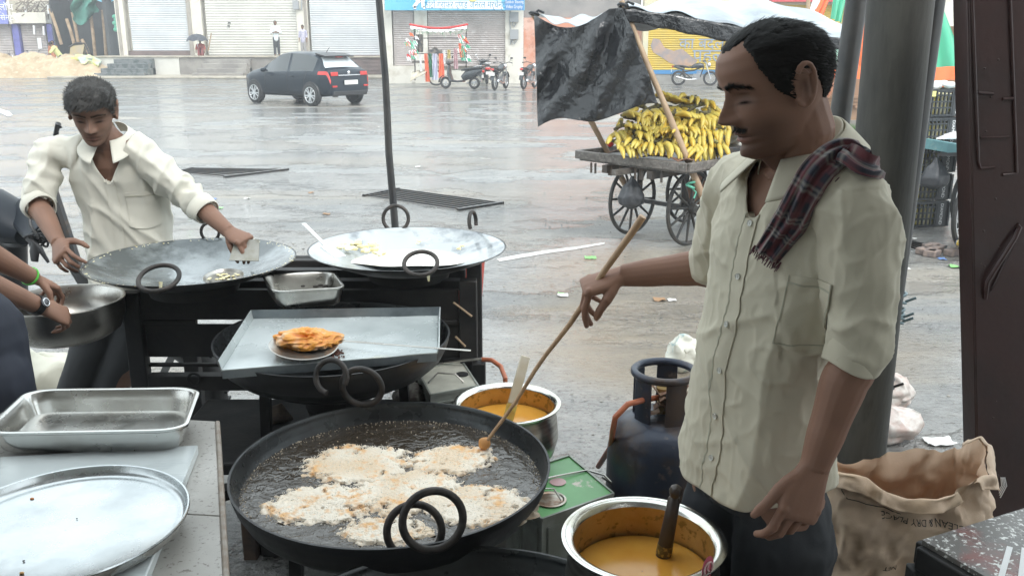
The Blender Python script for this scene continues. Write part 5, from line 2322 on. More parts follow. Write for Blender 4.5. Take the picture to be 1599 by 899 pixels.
g.tube([b, tp], .031, 20)
tag(g.build('thin_post', m_dpost), 'thin dark round post rising close behind the cook\'s head', 'post')
g = MB()
g.box(aY(1447, 8, 2.5), (.075, .02, .13), R(-8))
tag(g.build('rusty_plate', M('rust_plate', (.30, .25, .20), .7, col2=(.18, .07, .06), ns=18)), 'small rusty plate fixed at the top of the dark steel post', 'plate')

# brown steel column with welded handles
m_col = M('brown_steel', (.045, .018, .016), .42, .2, col2=(.032, .016, .015), ns=4, bump=.3, bs=50, bdist=.002, col3=(.16, .12, .10), ns3=60, lo3=.72, hi3=.76, coat=.25)
Yc = 2.2
top, bot = aY(1550, -80, Yc), aY(1562, 930, Yc)
t = thing('steel_column', 'dark brown steel channel column with welded handles at the right edge', 'column', bot)
wv = .0695
ex = (top - bot).normalized()
sx = V(1, 0, 0)
g = MB()
Tm = frame(bot, sx, V(0, 1, 0), ex)
Lc = (top - bot).length
g.T = Tm
g.box((0, -.024, Lc / 2), (wv * 2, .006, Lc))
g.box((-wv, .01, Lc / 2), (.008, .07, Lc))
g.box((wv, .01, Lc / 2), (.008, .07, Lc))
g.build('channel', m_col, t, bevel=.002)


def cpt(px, py, dy=0):
    return aY(px, py, Yc - .03 + dy)


for pts, r, nm in (([(1517, -40), (1528, 252), (1531, 263), (1553, 261)], .0035, 'welded_rod'), ([(1576, -40), (1588, 270), (1566, 273)], .0035, 'welded_rod'), ([(1527, 145), (1551, 147)], .004, 'welded_rod'), ([(1566, 155), (1582, 154)], .004, 'welded_rod'), ([(1531, 215), (1575, 214)], .0025, 'welded_rod')):
    g = MB()
    g.tube([cpt(x, y) for x, y in pts], r, 8)
    g.build(nm, m_col, t)
g = MB()
g.tube([cpt(1539, 466), cpt(1542, 440, -.01), cpt(1585, 372, -.012), cpt(1592, 355), cpt(1588, 352)], [.005, .0055, .0055, .0065, .006], 8)
g.tube([cpt(1548, 455), cpt(1586, 378, -.004)], .003, 6)
g.build('door_handle', m_col, t)
random.seed(7)
for k in range(9):
    g = MB()
    g.ell(cpt(random.uniform(1535, 1572), random.uniform(40, 780), .003), (.003, .002, .0025), 8, 6)
    g.build('weld_spot', m_col, t)

# ---- litter bags behind the posts
m_pbag = M('pale_plastic', (.62, .58, .54), .35, col2=(.45, .34, .30), ns=12, col3=(.45, .12, .10), ns3=9, lo3=.68, hi3=.72, trans=.15)
for px, py, w, h_, lab, sd in ((1388, 610, .22, .20, 'pale crumpled plastic bag by the foot of the steel post', 3), (1384, 655, .30, .16, 'flattened striped plastic bag lying below the pale bag at the post', 5), (1066, 550, .18, .22, 'white sack of rubble standing behind the gas cylinder', 8)):
    q = aZ(px, py + 30, 0)
    g = MB()
    g.ell((q.x, q.y, q.z + h_ / 2), (w / 2, w * .4, h_ / 2), 40, 28)
    g.v = [tuple(Vector(p) + V(nz3(p, 14, sd), nz3(p, 14, sd + 4), nz3(p, 12, sd + 9)) * .035 + V(nz3(p, 34, sd), nz3(p, 34, sd + 4), nz3(p, 30, sd + 9)) * .012) for p in g.v]
    tag(g.build('plastic_sack', m_pbag if px > 1200 else M('sack_white', (.62, .62, .55), .6, col2=(.3, .4, .4), ns=9, lo=.55, hi=.6), smooth=70), lab, 'bag')
# ================================================================ THE COOKING PLACE
m_kar = M('black_iron_pan', (.020, .021, .023), .42, .35, col2=(.030, .030, .031), ns=9, bump=.25, bs=50, bdist=.002, rvar=.10)
m_karin = M('seasoned_iron', (.045, .050, .052), .30, .4, col2=(.025, .026, .027), ns=7, bump=.15, bs=40, bdist=.002, rvar=.12)
m_steel = M('stainless_steel', (.62, .62, .60), .24, 1.0, col2=(.52, .51, .48), ns=5, bump=.05, bs=120, rvar=.08)
m_steeld = M('worn_steel', (.50, .49, .46), .32, 1.0, col2=(.36, .34, .31), ns=6, bump=.12, bs=60, rvar=.1)
m_ring = M('handle_iron', (.028, .026, .025), .5, .4, col2=(.06, .05, .045), ns=30, bump=.5, bs=120, bdist=.001)


def karahi(name, label, c, Rr, depth, handles, group=None, mats=(m_kar, m_karin), thick=.006, shape=None, lip=True):
    c = Vector(c)
    t = thing(name, label, 'frying pan', c - V(0, 0, depth), group)
    shape = shape or [(0, 1), (.25, .985), (.5, .90), (.7, .72), (.85, .48), (.95, .22), (1, 0)]
    prof_o = [(max(.001, f[1] * 0 + Rr * f0), -depth * d0) for f0, d0, f in [(.001, 1, (0, 0)), (.25, .99, (0, 0)), (.5, .94, (0, 0)), (.70, .84, (0, 0)), (.84, .68, (0, 0)), (.93, .48, (0, 0)), (.975, .26, (0, 0)), (.995, .10, (0, 0)), (1.0, 0, (0, 0))]]
    if shape != None and isinstance(shape, str):
        prof_o = [(.001, -depth), (.3 * Rr, -depth * .93), (.6 * Rr, -depth * .70), (.85 * Rr, -depth * .30), (Rr, 0)]
    g = MB()
    n = 96
    rings = []
    P = prof_o

    def ring(r, h):
        return [c + V(r * math.cos(a), r * math.sin(a), h) for a in [2 * PI * k / n for k in range(n)]]

    def dens(P):
        out = []
        for (a, b), (a2, b2) in zip(P, P[1:]):
            for k in range(4):
                out.append((lerp(a, a2, k / 4), lerp(b, b2, k / 4)))
        return out + [P[-1]]
    P = dens(P)
    rings = [ring(r, h) for r, h in P] + [ring(Rr + .0015, .002), ring(Rr - thick * .7, .002)]
    g.loft(rings, False)
    g.build('outside', mats[0], t, smooth=60)
    g = MB()
    g.loft([ring(Rr - thick * .7, .0018)] + [ring(max(.001, r - thick), h + thick * .6) for r, h in reversed(P) if h < -.004], False)
    g.build('inside', mats[1], t, smooth=60)
    for hc, ax, hr, tr, a0, a1 in handles:
        g = MB()
        g.torus(hc, hr, tr, ax, R(a0), R(a1), n=40, k=12)
        g.build('handle', m_ring, t)
    return t


BIG = V(-.293, 1.998, .85)
karahi('frying_pan', 'large black iron frying pan full of foaming oil in the foreground', BIG, .385, .15,
       [(aY(676, 812, 1.628), (.25, -1, .15), .062, .0085, 0, 360), (aY(565, 604, 2.325), (-.1, -1, -.12), .056, .0090, 0, 360)], group='black iron frying pans')
karahi('frying_pan', 'empty black frying pan cut by the lower edge of the picture', V(-.08, 1.286, .805), .412, .15,
       [(aY(647, 829, 1.70), (.1, -1, .25), .058, .0085, 0, 360)], group='black iron frying pans')
MIDP = aZ(515, 570, .80)
karahi('frying_pan', 'black frying pan beneath the rectangular sheet metal tray', V(-.564, 2.687, .95), .366, .145,
       [(aY(517, 588, 2.30), (-.3, -1, .35), .046, .0080, -110, 170), (aY(498, 474, 3.045), (.1, -1, .1), .044, .0075, 0, 360)], group='black iron frying pans')

# ---- oil and frying snacks
m_oil = M('hot_oil', (.045, .034, .024), .08, spec=.8, bump=.0)
nt = m_oil.node_tree
tc = nt.nodes.new('ShaderNodeTexCoord')
n1 = nt.nodes.new('ShaderNodeTexNoise')
n1.inputs['Scale'].default_value = 30
n1.inputs['Detail'].default_value = 3
n1.inputs['Distortion'].default_value = 1.2
bp = nt.nodes.new('ShaderNodeBump')
bp.inputs['Strength'].default_value = 1
bp.inputs['Distance'].default_value = .007
nt.links.new(tc.outputs['Object'], n1.inputs['Vector'])
nt.links.new(n1.outputs['Fac'], bp.inputs['Height'])
nt.links.new(bp.outputs['Normal'], nt.nodes['Principled BSDF'].inputs['Normal'])
g = MB()
OZ = .85 - .047
Ro = .3645
g.lathe([(Ro, -.006), (Ro, 0), (Ro * .99, .0005), (Ro * .6, .0008), (Ro * .3, .0008), (.001, .0008)], (BIG.x, BIG.y, OZ), 96)
tag(g.build('frying_oil', m_oil, smooth=70), 'dark bubbling oil filling the large frying pan', 'oil')
m_foam = attr_mat('foam', .30, bump=.5, bs=420, bdist=.002, spec=.6, sss=.0)
random.seed(77)
patches = [((562, 724), (.142, .096), 1.0, 'foaming snack at the back left of the frying oil'), ((508, 786), (.132, .078), 2.0, 'foaming snack at the far left of the frying oil'), ((706, 716), (.112, .070), 3.0, 'foaming orange tinged snack at the back right under the stick end'), ((742, 789), (.128, .084), 4.0, 'wide foaming snack at the right of the frying oil behind the ring handles'), ((606, 828), (.108, .048), 5.0, 'foaming snack at the front of the oil left of the ring handles'), ((638, 766), (.132, .092), 6.0, 'foam covered snack in the middle of the frying oil')]


def foam_patch(cpx, rad, seed, lab):
    c = aZ(cpx[0], cpx[1], OZ + .003)
    nr, na = 64, 200
    vs, fs, tn = [], [], []
    for i in range(nr + 1):
        f = i / nr
        for j in range(na):
            a = 2 * PI * j / na
            e = 1 + .16 * nz3((math.cos(a) * 1.3, math.sin(a) * 1.3, seed), 1.1) + .13 * nz3((math.cos(a), math.sin(a), seed), 3.5) + .05 * nz3((math.cos(a), math.sin(a), seed), 9)
            x = c.x + rad[0] * 1.08 * e * f * math.cos(a)
            y = c.y + rad[1] * 1.25 * e * f * math.sin(a)
            d1 = noise.voronoi(Vector((x * 170, y * 170, seed)))[0][0]
            d2 = noise.voronoi(Vector((x * 330, y * 330, seed + 3)))[0][0]
            lump = .5 + .8 * nz3((x, y, seed), 14) + .4 * nz3((x, y, seed), 34)
            edge = min(1, max(0, (1 - f) * 5 + 1.1 * nz3((x, y, seed), 60) * (f > .6)))
            h = edge * (.0008 + .0034 * max(0, lump) + .0022 * max(0, 1 - d1 * 1.3) + .0012 * max(0, 1 - d2 * 1.2)) - .0055 * (1 - edge)
            hole = nz3((x, y, seed + 20), 26) + .7 * nz3((x, y, seed + 21), 70)
            if hole > .30 + .55 * (1 - f):
                h -= .007
            vs.append((x, y, c.z + h))
            o = .8 * nz3((x, y, seed + 9), 15) + .7 * nz3((x, y, seed), 48) + .4 * nz3((x, y, seed), 110)
            k = max(0, min(1, (o - .10) * 1.7))
            b = max(0, 1 - d1 * 1.1)
            w = Vector((.90, .82, .70)).lerp(Vector((.74, .54, .34)), .30 * (1 - b) + .60 * max(0, min(1, nz3((x, y, seed + 2), 9) * 1.6 + .3)))
            w = w.lerp(Vector((.80, .40, .10)), k * .85)
            if f > .9:
                w = w.lerp(Vector((.55, .42, .3)), (f - .9) * 5)
            tn.append(w)
    for i in range(nr):
        for j in range(na):
            k = (j + 1) % na
            fs.append((i * na + j, (i + 1) * na + j, (i + 1) * na + k, i * na + k))
    g = MB()
    g.add(vs, fs)
    # single bubbles standing on it and round its edge
    for k in range(int(1700 * rad[0] * rad[1] / .0092)):
        a = random.uniform(0, 2 * PI)
        f = random.random() ** .5 * 1.0 + abs(random.gauss(0, .035)) * (random.random() < .35)
        e = 1 + .16 * nz3((math.cos(a) * 1.3, math.sin(a) * 1.3, seed), 1.1) + .13 * nz3((math.cos(a), math.sin(a), seed), 3.5) + .05 * nz3((math.cos(a), math.sin(a), seed), 9)
        x = c.x + rad[0] * 1.08 * e * f * math.cos(a)
        y = c.y + rad[1] * 1.25 * e * f * math.sin(a)
        if (x - BIG.x) ** 2 + (y - BIG.y) ** 2 > (Ro - .004) ** 2:
            continue
        r = random.uniform(.0007, .0016) * (1.5 if random.random() < .08 else 1)
        n0 = len(g.v)
        g.ell((x, y, c.z + (.0030 + .0034 * max(0, .5 + .8 * nz3((x, y, seed), 14)) if f < .9 else -.001) - .0026 + .0012 * random.random()), r, 6, 4)
        kk = max(0, min(1, (.8 * nz3((x, y, seed + 9), 15) + .7 * nz3((x, y, seed), 48) - .12) * 2.4))
        tn += [Vector((.93, .88, .80)).lerp(Vector((.86, .52, .20)), kk * .8).lerp(Vector((.75, .62, .45)), random.random() * .4)] * (len(g.v) - n0)
    me = g.mesh('snack')
    me.materials.append(m_foam)
    tint(me, np.array([tuple(v) for v in tn]))
    o = finish('frying_snack', me, None, smooth=180, recalc=True)
    tag(o, lab, 'snack', 'snacks frying in foaming oil')


for a in patches:
    foam_patch(*a)
# loose bubbles along the pan wall
g = MB()
for k in range(800):
    a = random.uniform(0, 2 * PI)
    r = Ro - abs(random.gauss(0, .010)) - .001
    if random.random() < .35:
        r = Ro * random.random() ** .5 * .97
    g.ell((BIG.x + r * math.cos(a), BIG.y + r * math.sin(a), OZ + .001), random.uniform(.0007, .0019), 7, 4)
tag(g.build('oil_bubbles', M('oil_bubble', (.62, .52, .40), .12, spec=.8), smooth=180, recalc=False), 'tiny pale bubbles scattered over the dark oil and along the pan wall', 'bubbles', kind='stuff')

# ---- tray resting on the middle pan
m_zinc = M('galvanised_sheet', (.54, .58, .58), .26, .15, col2=(.42, .46, .46), ns=4, bump=.12, bs=25, bdist=.003, rvar=.08, col3=(.48, .42, .25), ns3=3.2, lo3=.62, hi3=.8)
m_zincd = M('galvanised_edge', (.26, .29, .31), .35, .8, col2=(.16, .18, .2), ns=7)
tz = .963
TQ = [aZ(396, 499, tz), aZ(684, 494, tz), aZ(682, 552, tz), aZ(347, 579, tz)]
t = thing('metal_tray', 'rectangular sheet metal tray with turned up edges lying across the pan', 'tray', (TQ[0] + TQ[2]) / 2)
g = MB()
g.grid(lambda u, v: bilin(TQ, u, v) + V(0, 0, .002 * nz3((u * 3, v * 3, 0), 2)), 16, 10, .003)
g.build('base', m_zinc, t)
lh = .032
for i in range(4):
    a, b = TQ[i], TQ[(i + 1) % 4]
    c0 = (TQ[0] + TQ[2]) / 2
    oa, ob = (a - c0) * .02 + V(0, 0, lh if i != 2 else .012), (b - c0) * .02 + V(0, 0, lh if i != 2 else .012)
    if i == 2:
        oa, ob = V(0, -.004, -.022), V(0, -.004, -.022)
    if i == 1:
        ob = (b - c0) * .02 + V(0, 0, .02)
    g = MB()
    q = [a, b, b + ob, a + oa]
    g.grid(lambda u, v: bilin([q[0], q[1], q[2], q[3]], u, v), 12, 3, .0025)
    g.build('edge', m_zincd if i in (0, 2) else m_zinc, t, recalc=True)
# skimmer with a fried piece
c = aZ(474, 543, tz + .02)
t = thing('skimmer', 'round perforated skimmer with a long flat handle resting in the tray', 'skimmer', c)
dv = (aZ(735, 548, tz + .03) - c).normalized()
nup = (V(0, 0, 1) + V(.10, -.10, 0)).normalized()
g = MB()
g.lathe([(.001, -.008), (.04, -.006), (.075, .000), (.097, .008), (.099, .010), (.096, .011), (.075, .003), (.04, -.003), (.001, -.005)], c, 40, nup)
g.build('disc', m_steeld, t)
g = MB()
pts = [aZ(526, 531, tz + .028), aZ(600, 537, tz + .035), aZ(690, 544, tz + .035), aZ(735, 547, tz + .033)]
g.tube(pts, [(.006, .0022), (.0045, .002), (.0045, .002), (.005, .002)], 8)
g.build('handle', m_steeld, t)
g = MB()
random.seed(5)
cc = aZ(481, 532, tz + .03)
for k in range(1):
    g.ell((0, 0, 0), (.098, .056, .036), 90, 60)
rotz = Matrix.Rotation(R(5), 3, 'Z')
nv, tn = [], []
for p in g.v:
    p = Vector(p)
    q = V(p.x, p.y, p.z)
    w = 1 + .30 * nz3(q, 22) + .0
    rdg = abs(nz3((q.x * .8 + q.y * .5, q.y, q.z * 1.6), 55)) * .018 + abs(nz3(q, 110, 4)) * .006
    n_ = q.normalized()
    q = q * w + n_ * (-rdg + .004)
    if q.z < -.012:
        q.z = -.012
    nv.append(cc + rotz @ q)
    k = min(1, rdg * 70)
    tn.append(Vector((.90, .40, .06)).lerp(Vector((.62, .17, .02)), k).lerp(Vector((.85, .62, .42)), max(0, min(1, nz3(q, 30, 9) * 2.2 - .3)) * .8))
g.v = [tuple(p) for p in nv]
me = g.mesh('fried')
me.materials.append(attr_mat('fried_crust', .32, bump=.5, bs=300, bdist=.001, spec=.55))
tint(me, np.array([tuple(v) for v in tn]))
tag(finish('fried_snack', me, None, smooth=180), 'crisp orange fried snack piled on the skimmer in the tray', 'snack')
g = MB()
for k in range(60):
    q = aZ(random.gauss(523, 5), random.gauss(552, 5), tz + .006)
    g.ell(q, (random.uniform(.002, .004),) * 3, 6, 4)
tag(g.build('crumbs', M('crumb_brown', (.10, .03, .015), .5), smooth=0, recalc=False), 'dark brown crumbs under the fried snack in the tray', 'crumbs', kind='stuff')

# ---- stands under the pans
m_soot = M('sooty_iron', (.016, .016, .017), .6, .3, col2=(.030, .028, .027), ns=9, bump=.4, bs=40, bdist=.003)


def burner_stand(c, r, ztop, lab, zb=.25, leg=4, ph=.4):
    t = thing('burner_stand', lab, 'stand', (c[0], c[1], zb), 'iron stands under the pans')
    g = MB()
    g.torus((c[0], c[1], ztop), r, .014, n=32, k=8)
    g.build('ring', m_soot, t)
    for k in range(leg):
        a = 2 * PI * k / leg + ph
        g = MB()
        g.bar((c[0] + r * math.cos(a), c[1] + r * math.sin(a), ztop), (c[0] + r * 1.1 * math.cos(a), c[1] + r * 1.1 * math.sin(a), zb), .03)
        g.build('leg', m_soot, t)
    g = MB()
    g.lathe([(.001, 0), (.09, 0), (.10, .03), (.07, .05), (.001, .05)], (c[0], c[1], ztop - .13), 24)
    g.tube([(c[0], c[1], ztop - .11), (c[0] + .1, c[1] - .2, ztop - .12), (c[0] + .2, c[1] - .3, zb + .2)], .012, 8)
    g.build('burner', m_soot, t)


burner_stand((BIG.x, BIG.y), .24, .85 - .115, 'iron burner stand carrying the big foaming frying pan')
burner_stand((-.08, 1.286), .24, .80 - .115, 'iron burner stand under the empty pan at the lower edge')
burner_stand((-.564, 2.687), .22, .95 - .130, 'iron burner stand under the pan with the tray')
t = thing('stove_box', 'sooty box stove with a brick side under the tray pan', 'stove', (-.6, 2.75, .25))
g = MB()
q = [aZ(404, 660, .5), aZ(560, 660, .5)]
g.box((-.56, 2.72, .42), (.50, .36, .34))
g.build('box', m_soot, t, bevel=.01)
g = MB()
g.box((-.835, 2.55, .40), (.045, .05, .36))
g.build('brick_side', M('burnt_brick', (.13, .085, .06), .8, col2=(.06, .045, .04), ns=18), t, bevel=.006)
for px, py, s, lab in ((510, 645, .05, 'brown stone wedged behind the big pan under the tray pan'), (641, 627, .055, 'grey broken stone beside the white tin box'), (425, 655, .04, 'dark stone left of the big pan at the box stove')):
    q = aZ(px, py, .66)
    g = MB()
    g.ell((q.x, q.y + .05, q.z), (s * 1.3, s, s * .7), 16, 12)
    g.v = [tuple(Vector(p) + V(nz3(p, 22), nz3(p, 22, 5), nz3(p, 22, 9)) * .022) for p in g.v]
    tag(g.build('stone', M('rough_stone_' + str(px), (.17, .13, .10) if px < 600 else (.28, .27, .24), .85, col2=(.1, .08, .07), ns=30, bump=.6, bs=60, bdist=.004), smooth=30), lab, 'stone')
g = MB()
g.box((-.62, 2.68, .615), (.9, .5, .04))
tag(g.build('stove_shelf', m_soot, bevel=.006), 'sooty shelf between the big pan and the tray pan', 'shelf')

# ---- long iron cooking counter behind
t = thing('cooking_counter', 'long sooty iron frame counter carrying the two wide rear pans', 'counter', (-.75, 3.1, 0))
Y0, Y1 = 3.07, 3.58
xl, xr = aY(197, 500, Y0).x, aY(747, 500, Y0).x
zz = lambda py: aY(800, py, Y0).z


def rail(x0, x1, z0, z1, y, nm='rail', d=.03, m=m_soot):
    g = MB()
    g.box(((x0 + x1) / 2, y, (z0 + z1) / 2), (x1 - x0, d, abs(z1 - z0)))
    g.build(nm, m, t, bevel=.003)


for x, y in ((xl + .03, Y0), (xr - .035, Y0), (xl + .03, Y1), (xr - .035, Y1)):
    g = MB()
    ht_ = zz(425) if x > -.5 else .985
    ht_ = min(ht_, 1.03) if y < 3.1 else .98
    g.box((x, y, ht_ / 2), (.062, .05, ht_))
    g.build('leg', m_soot, t, bevel=.004)
rail(xl + .062, xr - .07, zz(452), zz(498), Y0 + .005)
rail(xl + .062, xr - .07, zz(452), zz(475), Y1)
for x0, x1 in ((xl + .062, xl + .25), (xl + .42, xl + .60), (xl + .74, xr - .07)):
    rail(x0, x1, zz(499), zz(506), Y0 + .006, 'slot_bar')
rail(xl + .062, xr - .07, zz(507), zz(558), Y0 + .01, 'front_panel', .012)
rail(xl + .062, xr - .07, zz(568), zz(573), Y0 + .01, 'slot_bar', .02)
for fx in (.40, .58, .74):
    rail(lerp(xl, xr, fx), lerp(xl, xr, fx) + .04, zz(559), zz(583), Y0 + .014, 'slot_bar', .02)
rail(xl + .062, xr - .07, zz(584), zz(606), Y0, 'bottom_beam', .05)
g = MB()
g.torus(aY(303, 592, Y0 - .03), .022, .005, (0, 1, 0), n=20, k=6)
g.build('ring_bolt', m_soot, t)
for y in (Y0 + .15, Y0 + .31, Y0 + .47):
    rail(xl + .06, xr - .06, .955, .99, y, 'cross_bar', .05)
for cx_, cy_ in ((-1.129, 3.073), (-.39, 3.274)):
    g = MB()
    g.lathe([(.15, .985), (.165, 1.03), (.16, 1.03), (.14, .99)], (cx_, cy_, 0), 32)
    g.build('burner_ring', m_soot, t)
g = MB()
g.box((xr + .0, Y0 - .02, zz(585)), (.05, .06, .12))
g.build('bracket', m_soot, t, bevel=.004)
g = MB()
g.bar((xl + .25, Y0 - .6, zz(636) - .12), (xl + .95, Y0 - .25, zz(628) - .02), .05, .035)
t2 = tag(g.build('iron_bar', m_soot), 'black iron bar running from the steel tray towards the tray pan', 'bar')
# twigs and scraps on the counter's open right bay
for (a, b, lab) in (((708, 472), (737, 494), 'short pale stick leaning inside the right end of the counter'), ((711, 525), (727, 541), 'splinter of wood at the end of the skimmer handle')):
    g = MB()
    g.tube([aY(a[0], a[1], Y0 - .03), aY(b[0], b[1], Y0 - .04)], .004, 6)
    tag(g.build('twig', m_bam), lab, 'stick')
g = MB()
g.tube([aY(752, 561, Y0 - .03), aY(768, 562, Y0 - .05), aY(782, 572, Y0 - .1), aY(789, 590, Y0 - .14), aY(789, 640, Y0 - .16)], .0085, 10)
tag(g.build('gas_hose', M('orange_hose', (.50, .15, .07), .4, col2=(.38, .12, .06), ns=20)), 'orange gas hose looping down from the right end of the counter', 'hose')
g = MB()
g.tube([aY(668, 569, Y0 - .04), aY(718, 563, Y0 - .05), aY(752, 560, Y0 - .04)], [.003, .004, .006], 8)
tag(g.build('gas_valve', m_steeld), 'thin steel valve lever at the end of the orange hose', 'valve')
g = MB()
c = aY(722, 470, 3.75)
g.lathe([(.001, 0), (.085, 0), (.10, .19), (.107, .19), (.107, .2), (.095, .2), (.08, .01), (.001, .01)], (c.x, c.y, c.z), 32)
tag(g.build('red_bucket', M('red_plastic', (.55, .07, .05), .35, col2=(.45, .06, .05), ns=6)), 'red plastic bucket behind the right hand rear pan', 'bucket')
g = MB()
g.box((c.x - .03, c.y, c.z / 2), (.15, .3, c.z - .01))
tag(g.build('stool', m_soot, bevel=.01), 'dark block stool under the red bucket', 'stool')

m_tawa = M('wet_pan_surface', (.10, .115, .12), .16, .3, col2=(.27, .30, .31), ns=7, lo=.42, hi=.6, bump=.45, bs=18, bdist=.006, rvar=.1, spec=.8)
m_tawa2 = M('wet_pan_surface_cream', (.42, .45, .46), .18, .1, col2=(.20, .22, .24), ns=6, lo=.5, hi=.62, bump=.35, bs=16, bdist=.006, rvar=.1, spec=.8)
LP = V(-1.129, 3.073, 1.10)
karahi('wide_pan', 'wide shallow pan with wet greasy surface before the left cook', LP, .358, .085,
       [(aY(248, 434, 2.72), (0, -.5, 1), .062, .0075, 0, 360), (aY(328, 362, 3.44), (0, -1, .1), .035, .006, 0, 360)], group='wide shallow rear pans', mats=(m_kar, m_tawa), shape='shallow')
RP = V(-.39, 3.274, 1.10)
karahi('wide_pan', 'wide shallow pan holding white curdled milk at the right end of the counter', RP, .367, .09,
       [(aY(657, 411, 2.93), (0, -.6, 1), .056, .0075, 0, 360), (aY(618, 341, 3.64), (0, -1, .2), .052, .0075, 0, 360), (aY(738, 346, 3.55), (1, -.3, .1), .040, .008, -120, 120)], group='wide shallow rear pans', mats=(m_kar, m_tawa2), shape='shallow')
# milk, curds
m_milk = M('milk_cream', (.86, .84, .76), .25, spec=.6, bump=.2, bs=25, bdist=.004)
m_curd = M('curd', (.80, .76, .55), .5, col2=(.72, .62, .32), ns=30, bump=.8, bs=60, bdist=.006)
g = MB()
cm = aZ(640, 404, 1.035)
g.lathe([(.27, .006), (.25, .007), (.1, .007), (.001, .007)], (cm.x, cm.y + .02, 1.035), 60)
g.v = [(cm.x + (x - cm.x) * (1 + .12 * nz3((x, y, 0), 6)), cm.y + .02 + (y - cm.y - .02) * .62 * (1 + .15 * nz3((x, y, 4), 7)), z) for x, y, z in g.v]
tag(g.build('milk', m_milk), 'pool of white milk in the right hand wide pan', 'milk')


def heap(pts, r, name, m, lab, cat, seed):
    random.seed(seed)
    g = MB()
    for a, b, z in pts:
        q = aZ(a, b, z)
        for k in range(3):
            g.ell(q + V(random.uniform(-1, 1), random.uniform(-1, 1), 0) * r, (r * random.uniform(.6, 1.2), r * random.uniform(.5, 1), r * .5), 9, 7)
    me = voxel(g, .004, 1)
    co = coords(me)
    nn = normals(me)
    d = np.array([nz3(p, 70) * .004 + nz3(p, 170) * .002 for p in co])
    setco(me, co + nn * d[:, None])
    me.materials.append(m)
    o = finish(name, me, None, smooth=180, recalc=False)
    return tag(o, lab, cat)


heap([(520 + k * 3.2, 378 + 7 * math.sin(k * .9) + k * .5, 1.075) for k in range(-1, 24)], .013, 'curds', m_curd, 'heap of pale yellow curds along the left side of the white milk', 'curds', 2)
heap([(650, 380, 1.07), (655, 376, 1.07), (718, 388, 1.075), (722, 384, 1.08)], .008, 'curds', m_curd, 'small crumbs of curd on the bare back of the milk pan', 'curds', 5)
random.seed(6)
g = MB()
for k in range(150):
    a = random.uniform(0, 2 * PI)
    rr_ = .352 + random.uniform(-.012, .006)
    g.ell((LP.x + rr_ * math.cos(a), LP.y + rr_ * math.sin(a), LP.z + .001 + (rr_ - .358) * .25), (random.uniform(.002, .006), random.uniform(.002, .006), .002), 6, 4)
tag(g.build('batter_crust', m_curd, smooth=180, recalc=False), 'pale batter crust dotted round the rim of the left wide pan', 'crust', kind='stuff')
q = aZ(345, 437, 1.06)
t = thing('steel_plate', 'small steel plate with food scraps lying in the front of the left wide pan', 'plate', q)
g = MB()
g.lathe([(.001, 0), (.060, 0), (.066, .008), (.068, .008), (.068, .006), (.062, -.003), (.001, -.004)], q + V(.0, .03, -.002), 40, (0, -.15, 1))
g.build('dish', m_steeld, t)
g = MB()
for k in range(22):
    g.ell(q + V(random.uniform(-.045, .045), .03 + random.uniform(-.035, .04), .003), (.007, .006, .003), 7, 5)
g.build('food_scraps', m_curd, t)
# drips over the pan edges
for px, py, Y in ((251, 452, 2.71), (669, 436, 2.91)):
    g = MB()
    a = aY(px, py - 12, Y)
    g.tube([a, a + V(0, -.006, -.018), a + V(.001, -.006, -.032)], [.006, .005, .003], 8)
    tag(g.build('drip', m_curd), 'pale drip of batter under the ring handle of the %s wide pan' % ('left' if px < 400 else 'right'), 'drip')
# white spatula
t = thing('spatula', 'white flat spatula resting on the rim of the milk pan', 'spatula', aY(525, 400, 3.05))
g = MB()
a, b = aY(474, 349, 3.25), aY(513, 388, 3.08)
g.bar(a, b, .016, .005)
g.build('handle', M('white_steel', (.72, .73, .72), .3, .3), t, bevel=.002)
g = MB()
c, d = aY(508, 384, 3.09), aY(532, 401, 3.02)
g.bar(c, d, .045, .004)
g.build('blade', MATS['white_steel'], t, bevel=.002)


# ---- rectangular vessels
def rquad(Q, r=.25, n=6, ins=0.0, dz=0.0):
    """ring round a quad with rounded corners; ins shrinks it towards the centre"""
    c = (Q[0] + Q[1] + Q[2] + Q[3]) / 4
    pts = []
    for k, (sx_, sy_) in enumerate(((1, 0), (1, 1), (0, 1), (0, 0))):
        cu, cv = (1 - r if sx_ else r), (1 - r if sy_ else r)
        a0 = (-90, 0, 90, 180)[k]
        for i in range(n + 1):
            a = R(a0 + 90 * i / n)
            u, v = cu + r * math.cos(a), cv + r * math.sin(a)
            p = bilin(Q, u, v)
            L = (p - c).length
            pts.append(c + (p - c) * ((L - ins) / L) + V(0, 0, dz))
    return pts


def steel_tray(name, label, Q, depth, m, lip=.012, group=None, r=.16, cat='tray'):
    c = (Q[0] + Q[2]) / 2
    t = thing(name, label, cat, c - V(0, 0, depth), group)
    g = MB()
    S = lambda ins, dz: rquad(Q, r, 8, ins, dz)
    g.loft([S(0, -.006), S(-.001, 0), S(.003, .002), S(lip, .001), S(lip + .004, -.003), S(lip + .010, -depth * .5), S(lip + .018, -depth * .92), S(lip + .028, -depth + .002), S(lip + .09, -depth + .001)], False)
    S2 = S(lip + .09, -depth + .001)
    g.add(S2, [tuple(range(len(S2)))])
    g.build('inside', m, t, smooth=50, recalc=False)
    g = MB()
    g.loft([S(0.0005, -.007), S(.004, -.007), S(lip + .001, -.008), S(lip + .006, -depth * .5), S(lip + .014, -depth * .93), S(lip + .026, -depth - .003)], False)
    S2 = S(lip + .026, -depth - .003)
    g.add(S2, [tuple(reversed(range(len(S2))))])
    g.build('outside', m, t, smooth=50, recalc=False)
    return t


